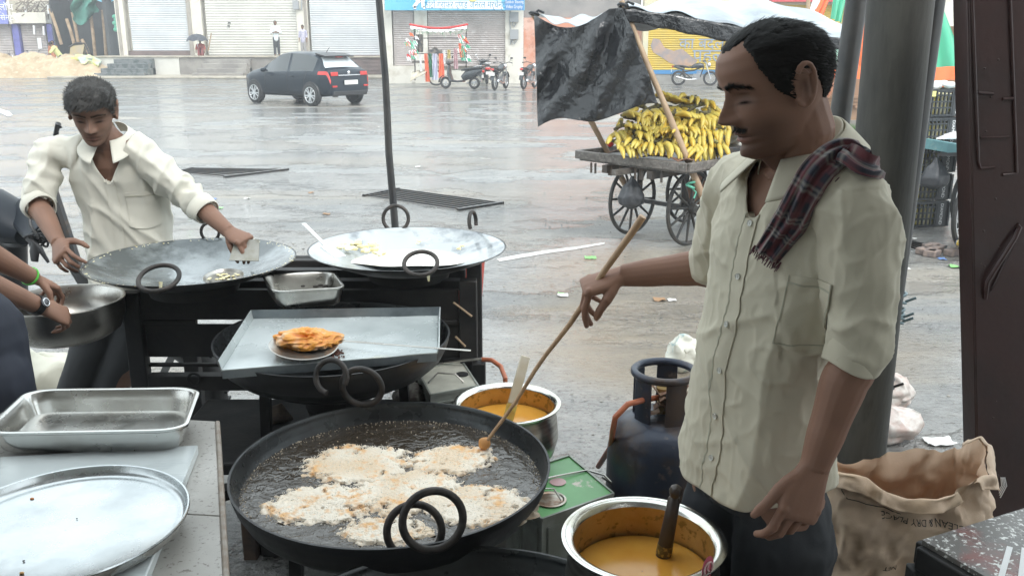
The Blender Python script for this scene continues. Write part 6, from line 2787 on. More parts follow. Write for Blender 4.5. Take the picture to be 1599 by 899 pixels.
Q = [aZ(41, 608, .965), aZ(314, 604, .965), aZ(290, 671, .965), aZ(-34, 677, .965)]
steel_tray('steel_tray', 'deep rectangular stainless steel tray with rounded corners standing on the table', Q, .062, m_steel)
Q = [aZ(408, 429, 1.06), aZ(522, 423, 1.06), aZ(540, 449, 1.06), aZ(426, 456, 1.06)]
steel_tray('steel_tray', 'small deep steel pan wedged between the two wide rear pans', Q, .062, m_steeld, .006)
g = MB()
random.seed(2)
for k in range(16):
    q = aZ(random.uniform(450, 510), random.uniform(441, 447), 1.015)
    g.ell(q, (.012, .008, .005), 7, 5)
tag(g.build('scraps', M('dark_scraps', (.03, .025, .02), .5)), 'dark scraps lying in the small steel pan', 'scraps')

# basin in the hands at the left
BC = V(-1.527, 2.926, 1.0)
t = thing('steel_basin', 'wide round steel basin held by two hands at the left edge', 'basin', BC - V(0, 0, .13))
g = MB()
Rb = .196
g.lathe([(Rb, 0), (Rb - .008, -.001), (Rb - .012, -.005), (Rb - .012, -.05), (Rb - .03, -.10), (Rb - .07, -.123), (.001, -.125)], BC, 72)
g.build('inside', m_steeld, t, smooth=50)
g = MB()
g.lathe([(Rb, 0), (Rb + .002, -.003), (Rb + .001, -.008), (Rb - .002, -.012), (Rb - .004, -.06), (Rb - .02, -.105), (Rb - .06, -.131), (.001, -.133)], BC, 72)
g.build('outside', m_steeld, t, smooth=50)

# ---- table with stone top, marble slab and thali
m_terr = M('terrazzo', (.42, .40, .37), .35, col2=(.33, .31, .28), ns=3, col3=(.16, .14, .12), ns3=90, lo3=.58, hi3=.66, bump=.15, bs=60, rvar=.12)
m_edge = M('stone_edge', (.23, .18, .14), .6, col2=(.33, .29, .25), ns=25)
zt_ = .88
t = thing('stone_table', 'low stone topped table at the left carrying the steel trays', 'table', (-1.2, 1.7, .25))
FR, NR = aZ(343, 657, zt_), aZ(358, 899, zt_)
NR2 = FR + (NR - FR) * 1.6
FL = V(-2.1, FR.y + .16, zt_)
NL = V(-2.0, NR2.y + .16, zt_)
mid_ = FR.lerp(NR2, .43)
midl = FL.lerp(NL, .43)
for A_, B_, C_, D_ in ((FL, FR, mid_ + (FR - mid_).normalized() * .0015, midl), (midl, mid_ - (FR - mid_).normalized() * .0015, NR2, NL)):
    g = MB()
    q = [A_, B_, C_, D_]
    inn = [p + V(-.012, 0, 0) if i in (1, 2) else p for i, p in enumerate(q)]
    g.add(inn + [p - V(0, 0, .04) for p in inn], [(3, 2, 1, 0), (4, 5, 6, 7), (0, 1, 5, 4), (1, 2, 6, 5), (2, 3, 7, 6), (3, 0, 4, 7)])
    g.build('top_slab', m_terr, t, bevel=.002)
g = MB()
g.bar(FR + V(-.006, 0, -.019), NR2 + V(-.006, 0, -.019), .012, .043)
g.build('edge_strip', m_edge, t, bevel=.004)
for p in (FL, FR, NL, NR2):
    c0 = (FL + NR2) / 2
    q = p.lerp(c0, .10)
    g = MB()
    g.box((q.x, q.y, (.25 + zt_ - .04) / 2), (.05, .05, zt_ - .04 - .25))
    g.build('leg', m_soot, t)
m_marb = M('pale_marble', (.62, .66, .66), .16, col2=(.40, .44, .45), ns=4, lo=.5, hi=.68, spec=.6, stretch=(1, 3, 1), rvar=.06)
t = thing('marble_slab', 'pale grey marble slab lying on the stone table under the round plate', 'slab', (-1.1, 1.8, zt_))
g = MB()
q = [aZ(-60, 716, .905), aZ(309, 694, .905), aZ(228, 899, .905), aZ(-200, 930, .905)]
g.add(q + [p - V(0, 0, .0245) for p in q], [(3, 2, 1, 0), (4, 5, 6, 7), (0, 1, 5, 4), (1, 2, 6, 5), (2, 3, 7, 6), (3, 0, 4, 7)])
g.build('slab', m_marb, t, bevel=.003)
TC = V(-.887, 1.588, .935)
t = thing('round_tray', 'large round rimmed steel plate with water film in the lower left corner', 'tray', TC - V(0, 0, .03))
Rt = .2345
g = MB()
g.lathe([(Rt + .001, -.002), (Rt, .001), (Rt - .003, .0), (Rt - .006, -.012), (Rt - .010, -.020), (Rt - .020, -.0225), (Rt - .026, -.0215), (Rt - .030, -.0235), (Rt * .5, -.024), (.001, -.024)], TC, 110)
g.build('dish', M('thali_steel', (.46, .49, .50), .26, .9, col2=(.60, .63, .64), ns=5, bump=.12, bs=9, bdist=.004, rvar=.09, col3=(.42, .43, .42), ns3=4, lo3=.6, hi3=.8), t, smooth=50)
g = MB()
g.lathe([(Rt + .0015, -.003), (Rt - .003, -.014), (Rt - .012, -.027), (.001, -.028)], TC, 110)
g.build('underside', m_steel, t, smooth=50)
for px, py, s, col, lab in ((271, 832, .0035, (.20, .13, .06), 'brown crumb at the right rim of the round plate'), (50, 778, .0035, (.65, .25, .08), 'orange crumb at the back left of the round plate'), (34, 894, .0035, (.7, .4, .15), 'orange crumb at the bottom edge on the round plate'), (37, 875, .002, (.03, .03, .03), 'black speck near the front of the round plate'), (120, 809, .0015, (.03, .03, .03), 'tiny black speck near the middle of the round plate')):
    q = aZ(px, py, TC.z - .022)
    g = MB()
    g.ell(q, (s * 1.3, s, s * .7), 8, 6)
    tag(g.build('crumb', M('crumb_%d' % px, col, .6)), lab, 'crumb')

# ---- batter pots
m_batter = M('orange_batter', (.74, .34, .05), .18, spec=.6, col2=(.80, .40, .07), ns=8, bump=.12, bs=22, bdist=.004, sss=.1)
m_batin = M('batter_stained_steel', (.45, .27, .07), .35, .6, col2=(.55, .36, .12), ns=9, col3=(.26, .17, .04), ns3=40, lo3=.55, hi3=.62, bump=.3, bs=80, bdist=.002)
m_potrim = M('pot_rim', (.74, .74, .70), .2, 1.0, col2=(.60, .58, .50), ns=12, lo=.5, hi=.6)
m_ribbed = M('ribbed_steel', (.45, .44, .40), .28, 1.0, col2=(.30, .28, .25), ns=3, stretch=(2, 2, 40))


def pot(label, c, Rr, depth, batter, rimw=.020):
    c = Vector(c)
    t = thing('batter_pot', label, 'pot', c - V(0, 0, depth), 'steel pots of orange batter')
    g = MB()
    g.lathe([(Rr - rimw * .2, -.006), (Rr, -.003), (Rr, .001), (Rr - rimw * .4, .003), (Rr - rimw, -.003), (Rr - rimw * 1.2, -.010)], c, 80)
    g.build('rim', m_potrim, t, smooth=70)
    g = MB()
    g.lathe([(Rr - rimw * .25, -.0065), (Rr - rimw * .9, -.014), (Rr - rimw * 1.0, -.022), (Rr - rimw * .6, -.05), (Rr - rimw * .35, -depth * .55), (Rr - rimw, -depth * .8), (Rr * .6, -depth), (.001, -depth)], c, 80)
    g.build('body', m_ribbed, t, smooth=60)
    g = MB()
    g.lathe([(Rr - rimw * 1.18, -.0098), (Rr - rimw * 1.2, -.03), (Rr - rimw * 1.1, -.06), (Rr - rimw * 1.0, -batter - .01)], c, 80)
    g.build('inside', m_batin, t, smooth=60)
    return t


C1 = V(.2555, 1.547, .92)
t = pot('nearest steel pot of orange batter with a dark wooden pestle in it', C1, .1595, .17, .078, .021)
q = aY(1105, 886, 1.43)
gq = MB()
d = (q - C1)
d.z = 0
d.normalize()
sp = C1 + d * (.1595 - .010) + V(0, 0, q.z - C1.z)
sidev = d.cross(V(0, 0, 1))
gq.add([sp + d * .004 + sidev * (.017 * math.cos(a)) + V(0, 0, .024 * math.sin(a)) for a in [2 * PI * k / 20 for k in range(20)]], [tuple(range(20))])
lg = gq.build('emblem', M('emblem_red', (.45, .08, .12), .4), t, smooth=0)
gq = MB()
gq.torus(sp + d * .0055, .012, .0018, d, n=20, k=6)
gq.tube([sp + d * .006 - sidev * .006 + V(0, 0, -.012), sp + d * .006 + sidev * .004 + V(0, 0, .0), sp + d * .006 + V(0, 0, .012)], .0016, 6)
gq.build('emblem_mark', M('emblem_pink', (.75, .5, .5), .4), lg)


def liquid(c, r, label):
    g = MB()
    g.lathe([(r, -.002), (r - .003, 0.0005), (r - .008, 0), (r * .6, .0012), (r * .3, .0004), (.001, .001)], c, 64)
    return tag(g.build('batter', m_batter, smooth=80), label, 'batter')


liquid(C1 - V(0, 0, .076), .1595 - .0235, 'smooth orange batter in the nearest pot')
C2 = V(-.014, 2.502, .80)
pot('farther steel pot of orange batter behind the big pan with a white ladle', C2, .161, .19, .065, .018)
liquid(C2 - V(0, 0, .062), .161 - .0215, 'orange batter in the farther pot behind the big pan')
# stools the pots stand on
for c, r, z1, lab in ((C1, .12, .75, 'dark round stool under the nearest batter pot'), (C2, .13, .61, 'tin drum under the farther batter pot')):
    g = MB()
    g.lathe([(r, .25), (r, z1 - .001), (.001, z1 - .001)], (c.x, c.y, 0), 32, cap=False)
    g.lathe([(r + .004, z1 - .03), (r + .004, z1 - .02)], (c.x, c.y, 0), 32)
    tag(g.build('stool' if r < .125 else 'drum', m_soot if r < .125 else m_steeld), lab, 'stool' if r < .125 else 'drum')
# pestle
t = thing('pestle', 'dark wooden pestle standing in the nearest batter pot', 'pestle', C1 - V(-.05, 0, .08))
a, b = aY(1057, 757, 1.60), aZ(1036, 866, .845)
g = MB()
dd = (b - a)
g.tube([a + dd * f for f in (0, .03, .08, .13, .16, .2, .5, .8, 1.08)], [.004, .011, .0135, .011, .0095, .0125, .0135, .0150, .0155], 18)
g.build('rod', M('pestle_wood', (.030, .022, .018), .35, col2=(.045, .03, .022), ns=9, bump=.3, bs=40, bdist=.002), t)
g = MB()
g.tube([a + dd * f for f in (.84, .9, .98)], [.0158, .0162, .0162], 18)
g.build('batter_film', M('film_speckled', (.10, .07, .02), .35, col2=(.40, .26, .06), ns=120, lo=.5, hi=.6), t)
# white ladle in the farther pot
t = thing('ladle', 'flat white handled ladle leaning in the farther batter pot', 'ladle', aY(795, 650, 2.5))
a, b = aY(821, 556, 2.56), aY(794, 652, 2.47)
g = MB()
g.bar(a, a.lerp(b, .78), .030, .008, up=(0, 1, 0))
g.build('handle', M('ladle_white', (.62, .58, .50), .35, col2=(.5, .42, .3), ns=7), t, bevel=.003)
g = MB()
g.bar(a.lerp(b, .78), b + (b - a) * .15, .032, .008, up=(0, 1, 0))
g.build('wet_end', M('ladle_batter', (.50, .38, .08), .35, col2=(.42, .25, .05), ns=60), t, bevel=.003)


# ---- oil tins
def tin(label, q, ht, top_m, side_m, nm='oil_tin'):
    """q: four top corners"""
    c = (q[0] + q[2]) / 2
    t = thing(nm, label, 'tin', (c.x, c.y, q[0].z - ht), 'square oil tins')
    g = MB()
    g.add(q + [p - V(0, 0, ht) for p in q], [(4, 5, 6, 7), (0, 1, 5, 4), (1, 2, 6, 5), (2, 3, 7, 6), (3, 0, 4, 7)])
    # stamped panels
    for i in range(4):
        a, b = q[i], q[(i + 1) % 4]
        e = (b - a).normalized()
        nn_ = e.cross(V(0, 0, 1))
        if nn_.dot((a + b) / 2 - c) < 0:
            nn_ = -nn_
        L = (b - a).length
        for f0, f1 in ((.08, .46), (.54, .92)):
            p0, p1 = a + e * L * f0 + nn_ * .001, a + e * L * f1 + nn_ * .001
            for z0 in (-.03, -ht + .04):
                g.bar(p0 + V(0, 0, z0), p1 + V(0, 0, z0), .005, .005)
            for pp in (p0, p1):
                g.bar(pp + V(0, 0, -.03), pp + V(0, 0, -ht + .04), .005, .005)
    g.build('body', side_m, t, smooth=30)
    g = MB()
    ins = [c.lerp(p, .985) * 1 for p in q]
    for p in ins:
        p.z = q[0].z
    g.add([p + V(0, 0, .002) for p in ins] + [p - V(0, 0, .004) for p in ins], [(3, 2, 1, 0), (0, 1, 5, 4), (1, 2, 6, 5), (2, 3, 7, 6), (3, 0, 4, 7)])
    g.build('lid', top_m, t, smooth=30)
    g = MB()
    n_ = 4
    for i in range(4):
        g.bar(q[i] + V(0, 0, .002), q[(i + 1) % 4] + V(0, 0, .002), .006, .009)
    g.build('rim', side_m, t)
    return t


m_tin = M('tin_plate', (.30, .32, .29), .38, .6, col2=(.20, .21, .18), ns=8, rvar=.1)
m_green = M('tin_green', (.16, .42, .16), .35, col2=(.13, .35, .13), ns=5, col3=(.62, .55, .48), ns3=14, lo3=.62, hi3=.68)
q = [aZ(846, 724, .60), aZ(889, 713, .60), aZ(958, 772, .60), aZ(846, 812, .60)]
q[0] = q[1] + (q[3] - q[2])
t = tin('green topped square oil tin between the big pan and the nearest batter pot', q, .35, m_green, m_tin)
cc = (q[0] + q[2]) / 2
g = MB()
hc = cc + (q[3] - cc) * .45 + V(0, 0, .004)
g.lathe([(.001, 0), (.042, 0), (.046, .003), (.040, .004), (.036, .001), (.001, .002)], hc, 30)
g.build('cap_recess', M('tin_bare', (.50, .48, .42), .3, .8, col2=(.25, .15, .1), ns=14), t)
g = MB()
g.tube([hc + V(-.03, .02, 0), hc + V(-.02, .01, .03), hc + V(.01, .0, .035), hc + V(.03, -.01, .004)], .0025, 8)
g.build('wire_handle', m_steeld, t)
g = MB()
a, b = q[0].lerp(q[3], .3), q[1].lerp(q[2], .42)
g.tube([a + V(0, 0, .006), a.lerp(b, .5) + V(0, 0, .012), b + V(0, 0, .006), b + V(.05, -.02, .0), b + V(.07, -.05, -.01), b + V(.04, -.04, .004)], .003, 8)
tag(g.build('binding_wire', m_steeld), 'loop of grey wire lying over the green tin', 'wire')
g = MB()
g.lathe([(.001, .0), (.02, .0), (.024, .002), (.001, .004)], cc + (q[1] - cc) * .1 + V(0, 0, .003), 20)
g.build('painted_flower', M('flower_pink', (.65, .42, .42), .5), t)
m_tinw = M('tin_cream', (.66, .65, .56), .35, .2, col2=(.50, .49, .42), ns=7, col3=(.2, .2, .18), ns3=9, lo3=.64, hi3=.7)
q = [aZ(652, 580, .72), aZ(722, 566, .72), aZ(747, 604, .72), aZ(672, 618, .72)]
q[0] = q[1] + (q[3] - q[2])
t = tin('cream coloured square tin beside the tray pan, under the gas valve', q, .33, m_tinw, M('tin_grey', (.34, .36, .33), .4, .5, col2=(.42, .44, .4), ns=6))
cc = (q[0] + q[2]) / 2
g = MB()
g.lathe([(.001, 0), (.022, 0), (.022, .004), (.001, .004)], cc + V(.05, .03, .002), 24)
g.build('filler_hole', m_soot, t)
g = MB()
g.tube([cc + V(-.06, -.05, .004), cc + V(-.03, -.02, .028), cc + V(.03, -.03, .028), cc + V(.06, -.045, .004)], .003, 8)
g.build('wire_handle', m_steeld, t)
g = MB()
g.box((cc.x, cc.y, (.72 - .33 + .0) / 2), (.26, .26, .72 - .33 - .001))
tag(g.build('wood_block', m_darkwood, bevel=.01), 'dark wooden block carrying the cream tin', 'block')

# ---- gas cylinder
m_gas = M('cylinder_blue', (.026, .034, .056), .42, .3, col2=(.060, .040, .032), ns=7, lo=.46, hi=.62, col3=(.12, .10, .09), ns3=22, lo3=.64, hi3=.74, bump=.35, bs=50, bdist=.002, coat=.15)
G = V(.445, 2.45, .25)
t = thing('gas_cylinder', 'worn dark blue gas cylinder with a ring collar standing left of the cook', 'gas cylinder', G)
g = MB()
zs_ = [(.001, .03), (.10, .02), (.145, .05), (.16, .09), (.1615, .25), (.1625, .255), (.1625, .27), (.1615, .275), (.16, .42), (.152, .47), (.13, .508), (.09, .532), (.04, .541), (.001, .543)]
g.lathe(zs_, G, 64)
g.build('body', m_gas, t, smooth=60)
g = MB()
g.lathe([(.115, 0), (.122, 0), (.122, .05), (.115, .05)], G, 40)
g.build('foot_ring', m_gas, t)
g = MB()
g.torus(G + V(0, 0, .668), .088, .0115, n=48, k=12)
g.build('collar_ring', m_gas, t)
for a in (R(215), R(285), R(75), R(145)):
    g = MB()
    pts = []
    d0 = V(math.cos(a), math.sin(a), 0)
    s0 = V(-math.sin(a), math.cos(a), 0)
    g.grid(lambda u, v: G + d0 * .084 + s0 * ((u - .5) * .062) + d0 * (.004 * math.sin(u * PI)) + V(0, 0, .52 + .15 * v), 6, 4, .005)
    g.build('collar_strut', m_gas, t)
g = MB()
g.lathe([(.018, .54), (.018, .575), (.012, .58), (.012, .60), (.022, .605), (.022, .62), (.001, .62)], G, 20)
g.build('valve', M('brass', (.45, .30, .12), .35, .9), t)
g = MB()
vz = G + V(0, 0, .59)
g.tube([vz, vz + V(-.06, -.05, .012), vz + V(-.115, -.075, .008), vz + V(-.15, -.08, -.03), vz + V(-.155, -.07, -.08), vz + V(-.15, .0, -.16), vz + V(-.17, .15, -.3)], .0085, 12)
tag(g.build('gas_hose', MATS['orange_hose']), 'orange gas hose curving out of the cylinder collar', 'hose')
g = MB()
random.seed(10)
for k in range(26):
    q = G + V(random.uniform(-.045, .06), random.uniform(-.05, .05), .56 + random.uniform(.0, .06))
    g.grid(lambda u, v: q + V((u - .5) * .04, (v - .5) * .03, .012 * math.sin(u * 5 + k) + (u - .5) * .02 * (k % 3 - 1)), 3, 3, .0015)
tag(g.build('dry_leaves', M('dry_leaf', (.16, .08, .045), .7, col2=(.30, .20, .13), ns=20)), 'dry brown leaves and rubbish lying inside the cylinder collar', 'leaves', kind='stuff')

# ---- paper sack
m_kraft = M('kraft_paper', (.66, .50, .37), .62, col2=(.53, .37, .24), ns=4, col3=(.70, .54, .39), ns3=12, bump=.35, bs=40, bdist=.003)
m_kraftin = M('kraft_inside', (.68, .50, .37), .7, col2=(.62, .43, .30), ns=5, bump=.3, bs=40, bdist=.003)
SC = aZ(1424, 752, .83)
SY = SC.y
g = MB()
nj, ni = 150, 56


def sackpt(v, a, out=True):
    """v 0 bottom .. 1 mouth"""
    hw = lerp(.215, .178, v ** 1.5)
    hd_ = lerp(.120, .082, v ** 1.3)
    e = .62
    cx = math.copysign(abs(math.cos(a)) ** e, math.cos(a))
    cy = math.copysign(abs(math.sin(a)) ** e, math.sin(a))
    p = V(SC.x - .012 + hw * cx, SY + hd_ * cy, .25 + .625 * v)
    top = v ** 6
    p.z += top * (.022 * math.sin(a * 2 + 1) + .012 * math.sin(a * 5) - .018 * max(0, -math.sin(a)) * math.cos(a * 1.2 + 1.0) ** 2 + .01 * math.cos(a))
    w = .024 * (.5 - abs(nz3(p, 6.5)) * 1.6) + .024 * (.4 - abs(nz3(p, 13, 3)) * 1.6) + .012 * (.4 - abs(nz3(p, 28, 6)) * 1.6) + .004 * (.4 - abs(nz3(p, 60, 6)))
    nn_ = V(cx, cy * 1.4, 0).normalized()
    p += nn_ * w * (1 if out else 1)
    p += V(0, 0, 1) * w * .4 * top
    return p, nn_


rings = []
for i in range(ni + 1):
    v = i / ni
    rings.append([sackpt(v, 2 * PI * j / nj)[0] for j in range(nj)])
g.loft(rings, False)
g.add(rings[0], [tuple(range(nj))])
t = thing('paper_sack', 'crumpled open brown paper sack standing at the right of the cook', 'sack', (SC.x, SY, .25))
sko = g.build('outside', m_kraft, t, smooth=180)
g = MB()
rings = []
for i in range(30):
    f = i / 29
    v = 1 - f * .55
    rr_ = []
    for j in range(nj):
        p, nn_ = sackpt(v, 2 * PI * j / nj)
        p -= nn_ * (.004 + .008 * min(1, f * 6) + .004 * f)
        if i == 0:
            p += nn_ * .004
        rr_.append(p)
    rings.append(rr_)
g.loft(rings, False)
g.add(rings[-1], [tuple(range(nj))])
g.build('inside', m_kraftin, t, smooth=180)
# folded down collar of paper over the front left and right
for a0, a1, dn, nm in ((R(150), R(285), .028, 'folded_edge'), (R(300), R(398), .030, 'folded_edge')):
    g = MB()

    def fl(u, v):
        a = lerp(a0, a1, u)
        p, nn_ = sackpt(1.0, a)
        w = math.sin(PI * u) ** .5
        L = dn * (w * .9 + .15) * (1 + .35 * nz3((u * 5, 0, a0), 1.3))
        q = p + nn_ * (.010 * math.sin(v * PI * .5) + .014 * v + .012 * (.5 - abs(nz3(p + V(0, 0, v * .1), 22)))) + V(0, 0, .010 * math.sin(PI * min(1, v * 1.3)) - L * v ** 1.3)
        return q
    g.grid(fl, 70, 12, .0012)
    g.build(nm, m_kraft, t, smooth=180)
bv = bvh_of(sko)
m_ink = M('ink_black', (.03, .028, .028), .6)
ry = R(180)


def sackframe(px, py, rot=0.0):
    p = aY(px, py, SY - .12)
    x = V(math.cos(rot), 0, math.sin(rot))
    z = V(0, -1, 0)
    y = z.cross(x)
    return frame(p, x, y, z)


text('CLEAN & DRY PLACE', .020, sackframe(1448, 822, R(172)), m_ink, 'lettering', t, project=bv, off=.002)
text('KEEP IN', .018, sackframe(1478, 888, R(176)), m_ink, 'lettering', t, project=bv, off=.002)
text('NET', .018, sackframe(1395, 893, R(180)), m_ink, 'lettering', t, project=bv, off=.002)
m_inkb = M('ink_blue_print', (.30, .25, .26), .6)
text('82503', .018, sackframe(1470, 797, R(172)), m_inkb, 'lettering', t, project=bv, off=.002)


def inkline(pts, w=.0022):
    g = MB()
    P3 = []
    for (x0, y0), (x1, y1) in zip(pts, pts[1:]):
        n_ = max(2, int(math.hypot(x1 - x0, y1 - y0) / 5))
        for k in range(n_):
            P3.append((lerp(x0, x1, k / n_), lerp(y0, y1, k / n_)))
    P3.append(pts[-1])
    out = []
    for x, y in P3:
        p = aY(x, y, SY - .3)
        hit = bv.ray_cast(p, V(0, 1, 0))
        if hit[0] is not None:
            out.append(hit[0] + V(0, -.0015, 0))
    vs = []
    for i, p in enumerate(out):
        d_ = (out[min(i + 1, len(out) - 1)] - out[max(i - 1, 0)])
        d_.y = 0
        s_ = V(-d_.z, 0, d_.x).normalized() * w * .5
        vs += [p + s_, p - s_]
    g.add(vs, [(2 * i, 2 * i + 1, 2 * i + 3, 2 * i + 2) for i in range(len(out) - 1)])
    g.build('printed_line', m_ink, t, smooth=0, recalc=False)


inkline([(1494, 806), (1440, 802), (1396, 800), (1388, 806), (1378, 852), (1384, 862), (1436, 874), (1470, 880)])
inkline([(1369, 768), (1371, 804), (1376, 812)])
inkline([(1362, 848), (1352, 890), (1350, 905)])
g = MB()
p = aY(1563, 745, SY - .02)
for k in range(4):
    g.tube([p + V(.003 * k, 0, 0), p + V(.004 * k + .003, -.003, -.02), p + V(.002 * k, 0, -.035 - .006 * k)], .0012, 5)
g.build('string_fray', m_cwh, t)

# ---- spotted stand in the lower right corner
zc = .92
t = thing('metal_table', 'black metal table with a paint spattered top in the lower right corner', 'table', aZ(1520, 870, .25) * 0 + V(.78, 1.2, .25))
A_ = aZ(1440, 842, zc)
B_ = aZ(1640, 780, zc)
C_ = aZ(1560, 912, zc)
u_ = (B_ - A_)
v_ = (C_ - A_) * 2.2
m_spot = M('spattered_top', (.16, .15, .14), .3, col2=(.26, .10, .09), ns=7, lo=.5, hi=.65, col3=(.75, .75, .72), ns3=95, lo3=.56, hi3=.62, rvar=.1)
g = MB()
q = [A_, A_ + u_ * 1.2, A_ + u_ * 1.2 + v_, A_ + v_]
g.add(q + [p - V(0, 0, .01) for p in q], [(0, 1, 2, 3), (7, 6, 5, 4), (0, 4, 5, 1), (1, 5, 6, 2), (2, 6, 7, 3), (3, 7, 4, 0)])
g.build('top', m_spot, t, smooth=0)
for a, b in ((q[0], q[1]), (q[0], q[3])):
    g = MB()
    g.bar(a - V(0, 0, .035), b - V(0, 0, .035), .03, .048)
    g.build('edge_rail', m_soot, t, bevel=.004)
for p in q:
    g = MB()
    g.box((p.x, p.y, .25 + (zc - .06 - .25) / 2), (.035, .035, zc - .06 - .25))
    g.build('leg', m_soot, t, bevel=.004)
for (x0, y0, x1, y1) in ((1577, 853, 1562, 905), (1600, 855, 1594, 905)):
    g = MB()
    a, b = aZ(x0, y0, zc + .0015), aZ(x1, y1, zc + .0015)
    g.bar(a, b, .010, .001)
    g.build('tape_strip', m_white, t, smooth=0)
# ================================================================ THE COOKS
def dp(p, s, o=0.0):
    return noise.noise(Vector((p[0] * s + o, p[1] * s - o, p[2] * s + o * .5)))


def cloth_mesh(mb, vox, folds, sm=3):
    me = voxel(mb, vox, sm)
    co = coords(me)
    nn = normals(me)
    d = np.zeros(len(co))
    for i, p in enumerate(co):
        d[i] = folds(Vector(p))
    setco(me, co + nn * d[:, None])
    return me


def patch_on(bv, fn, dirv, nu, nv, off, thick=.0015, back=.25):
    """sheet laid on a body: fn(u,v) gives a start point, cast along dirv"""
    dirv = Vector(dirv).normalized()
    vs = []
    for i in range(nu + 1):
        for j in range(nv + 1):
            p = Vector(fn(i / nu, j / nv))
            h = bv.ray_cast(p - dirv * back, dirv)
            q = h[0] if h[0] is not None else p
            nn = h[1] if h[0] is not None else -dirv
            if nn.dot(dirv) > 0:
                nn = -nn
            vs.append(q + nn * off)
    g = MB()
    w = nv + 1
    g.grid(lambda u, v: vs[round(u * nu) * w + round(v * nv)], nu, nv, thick)
    return g


SK1, SK1D = (.245, .132, .090), (.09, .05, .038)

# ---------------------------------------------------------------- the standing cook
s_ = V(-.46, .888, 0).normalized()
f_ = V(-.888, -.46, 0).normalized()
UP = V(0, 0, 1)
ROOT = V(.505, 1.68, .25)
man = thing('person', 'moustached cook in a cream shirt, plaid cloth on his shoulder, stirring the big pan', 'person', ROOT)
HT = head_frame(aY(1210, 138, 1.615), V(-1, -.13, -.30), V(-.2, 0, 1))
HS = 1.01
shL, shR = aY(1330, 320, 1.50), aY(1156, 296, 1.81)
elR, wrR, knR = aY(1130, 414, 1.98), aY(972, 430, 2.05), aY(908, 450, 2.05)
elL, wrL, knL = aY(1336, 545, 1.475), aY(1272, 728, 1.46), aY(1250, 790, 1.445)
CH = (shL + shR) / 2


def Tz(z):
    """torso centre at height z"""
    x = interp([(.95, .515), (1.10, .497), (1.25, .495), (1.45, .520), (1.6, .532), (1.7, .538)], z)
    y = interp([(.95, 1.69), (1.2, 1.68), (1.5, 1.665), (1.7, 1.655)], z)
    return V(x, y, z)


mb = MB()
head_mesh(mb, HT, HS, 130, 120)
Hn = HT @ (V(0, -.035, -.085) * HS)
nb = Tz(1.60)
limb(mb, [Tz(1.50), nb + V(.005, 0, 0), nb.lerp(Hn, .55), Hn, HT @ V(0, -.03, -.03)], [.070, .062, .056, .055, .055])
mb.tube([HT @ (V(0, .035, -.085) * HS), nb.lerp(Hn, .3) + f_ * .035, nb + f_ * .05], [.030, .024, .03], 12)
mb.loft([section(Tz(z), s_, f_, a, b) for z, a, b in ((1.66, .05, .05), (1.615, .085, .065), (1.57, .13, .080), (1.48, .145, .088), (1.35, .14, .088), (1.2, .13, .085), (1.08, .118, .078), (.98, .125, .085), (.94, .12, .085))], True)
for sh, el, wr in ((shR, elR, wrR), (shL, elL, wrL)):
    P, Q_ = taper([CH.lerp(sh, .6) - UP * .01, sh - UP * .004, el, el.lerp(wr, .28), el.lerp(wr, .65), wr], [.045, .046, .040, .041, .034, .0265], 6)
    mb.tube(P, Q_, 18)
    mb.ell(sh - UP * .004, .047, 16, 12)
    mb.ell(el, .043, 16, 12)
for q in (-1, 1):
    hp = Tz(1.06) + s_ * (q * .085)
    kn = V(ROOT.x, ROOT.y, .70) + s_ * (q * .09) + f_ * .02
    an = V(ROOT.x, ROOT.y, .33) + s_ * (q * .10)
    limb(mb, [hp - UP * .08, kn, an], [.080, .055, .04])
    limb(mb, [an - UP * .04, an + f_ * .16 - UP * .05], [.042, .03])
# right hand closed on the stick
hand(mb, wrR, knR - wrR, V(-.25, -.25, .93), V(0, -1, -.2), [(58, 20, 6), (64, 26, 12), (66, 32, 16), (70, 38, 20)],
     [(.45, .72, -.50), (-.05, .70, -.70), (-.35, .45, -.85)], 1.04)
hand(mb, wrL, knL - wrL, V(.25, -.93, .25), V(-.89, -.3, 0), [(14, 32, 22), (20, 38, 24), (26, 40, 26), (32, 42, 28)],
     [(.42, .86, -.2), (.30, .92, -.2), (.50, .85, -.1)], 1.06)
me = voxel(mb, .0024, 2, .5)
me.materials.append(SKIN)
skin_tint(me, HT, SK1, SK1D, HS, beard=.75)
# knuckle and tendon tint, warmer fingertips
finish('body', me, man, smooth=180, recalc=False)


def HL(tab, k=1.0):
    def fn(a, z):
        d = abs((math.degrees(a) + 180) % 360 - 180)
        return z - interp(tab, d)
    return fn


hl = HL([(0, .086), (20, .090), (38, .099), (55, .078), (64, .046), (74, .006), (84, -.008), (90, .032), (108, .030), (120, .002), (140, -.035), (180, -.058)])
hair_cap(HT, hl, lambda a, z: interp([(-.07, .001), (-.03, .004), (.02, .0065), (.07, .005), (.115, .0035)], z), HS, strands=6500, slen=.020, seed=3, parent=man, mats=HAIR, rough=.0018,
         comb=lambda a, z, p: V(p.x * 3, -1 + (1.2 if p.y > .06 else 0) * 0, -.55 if abs(p.x) > .05 or p.y < -.07 else .0), puff=lambda a, z: .12)
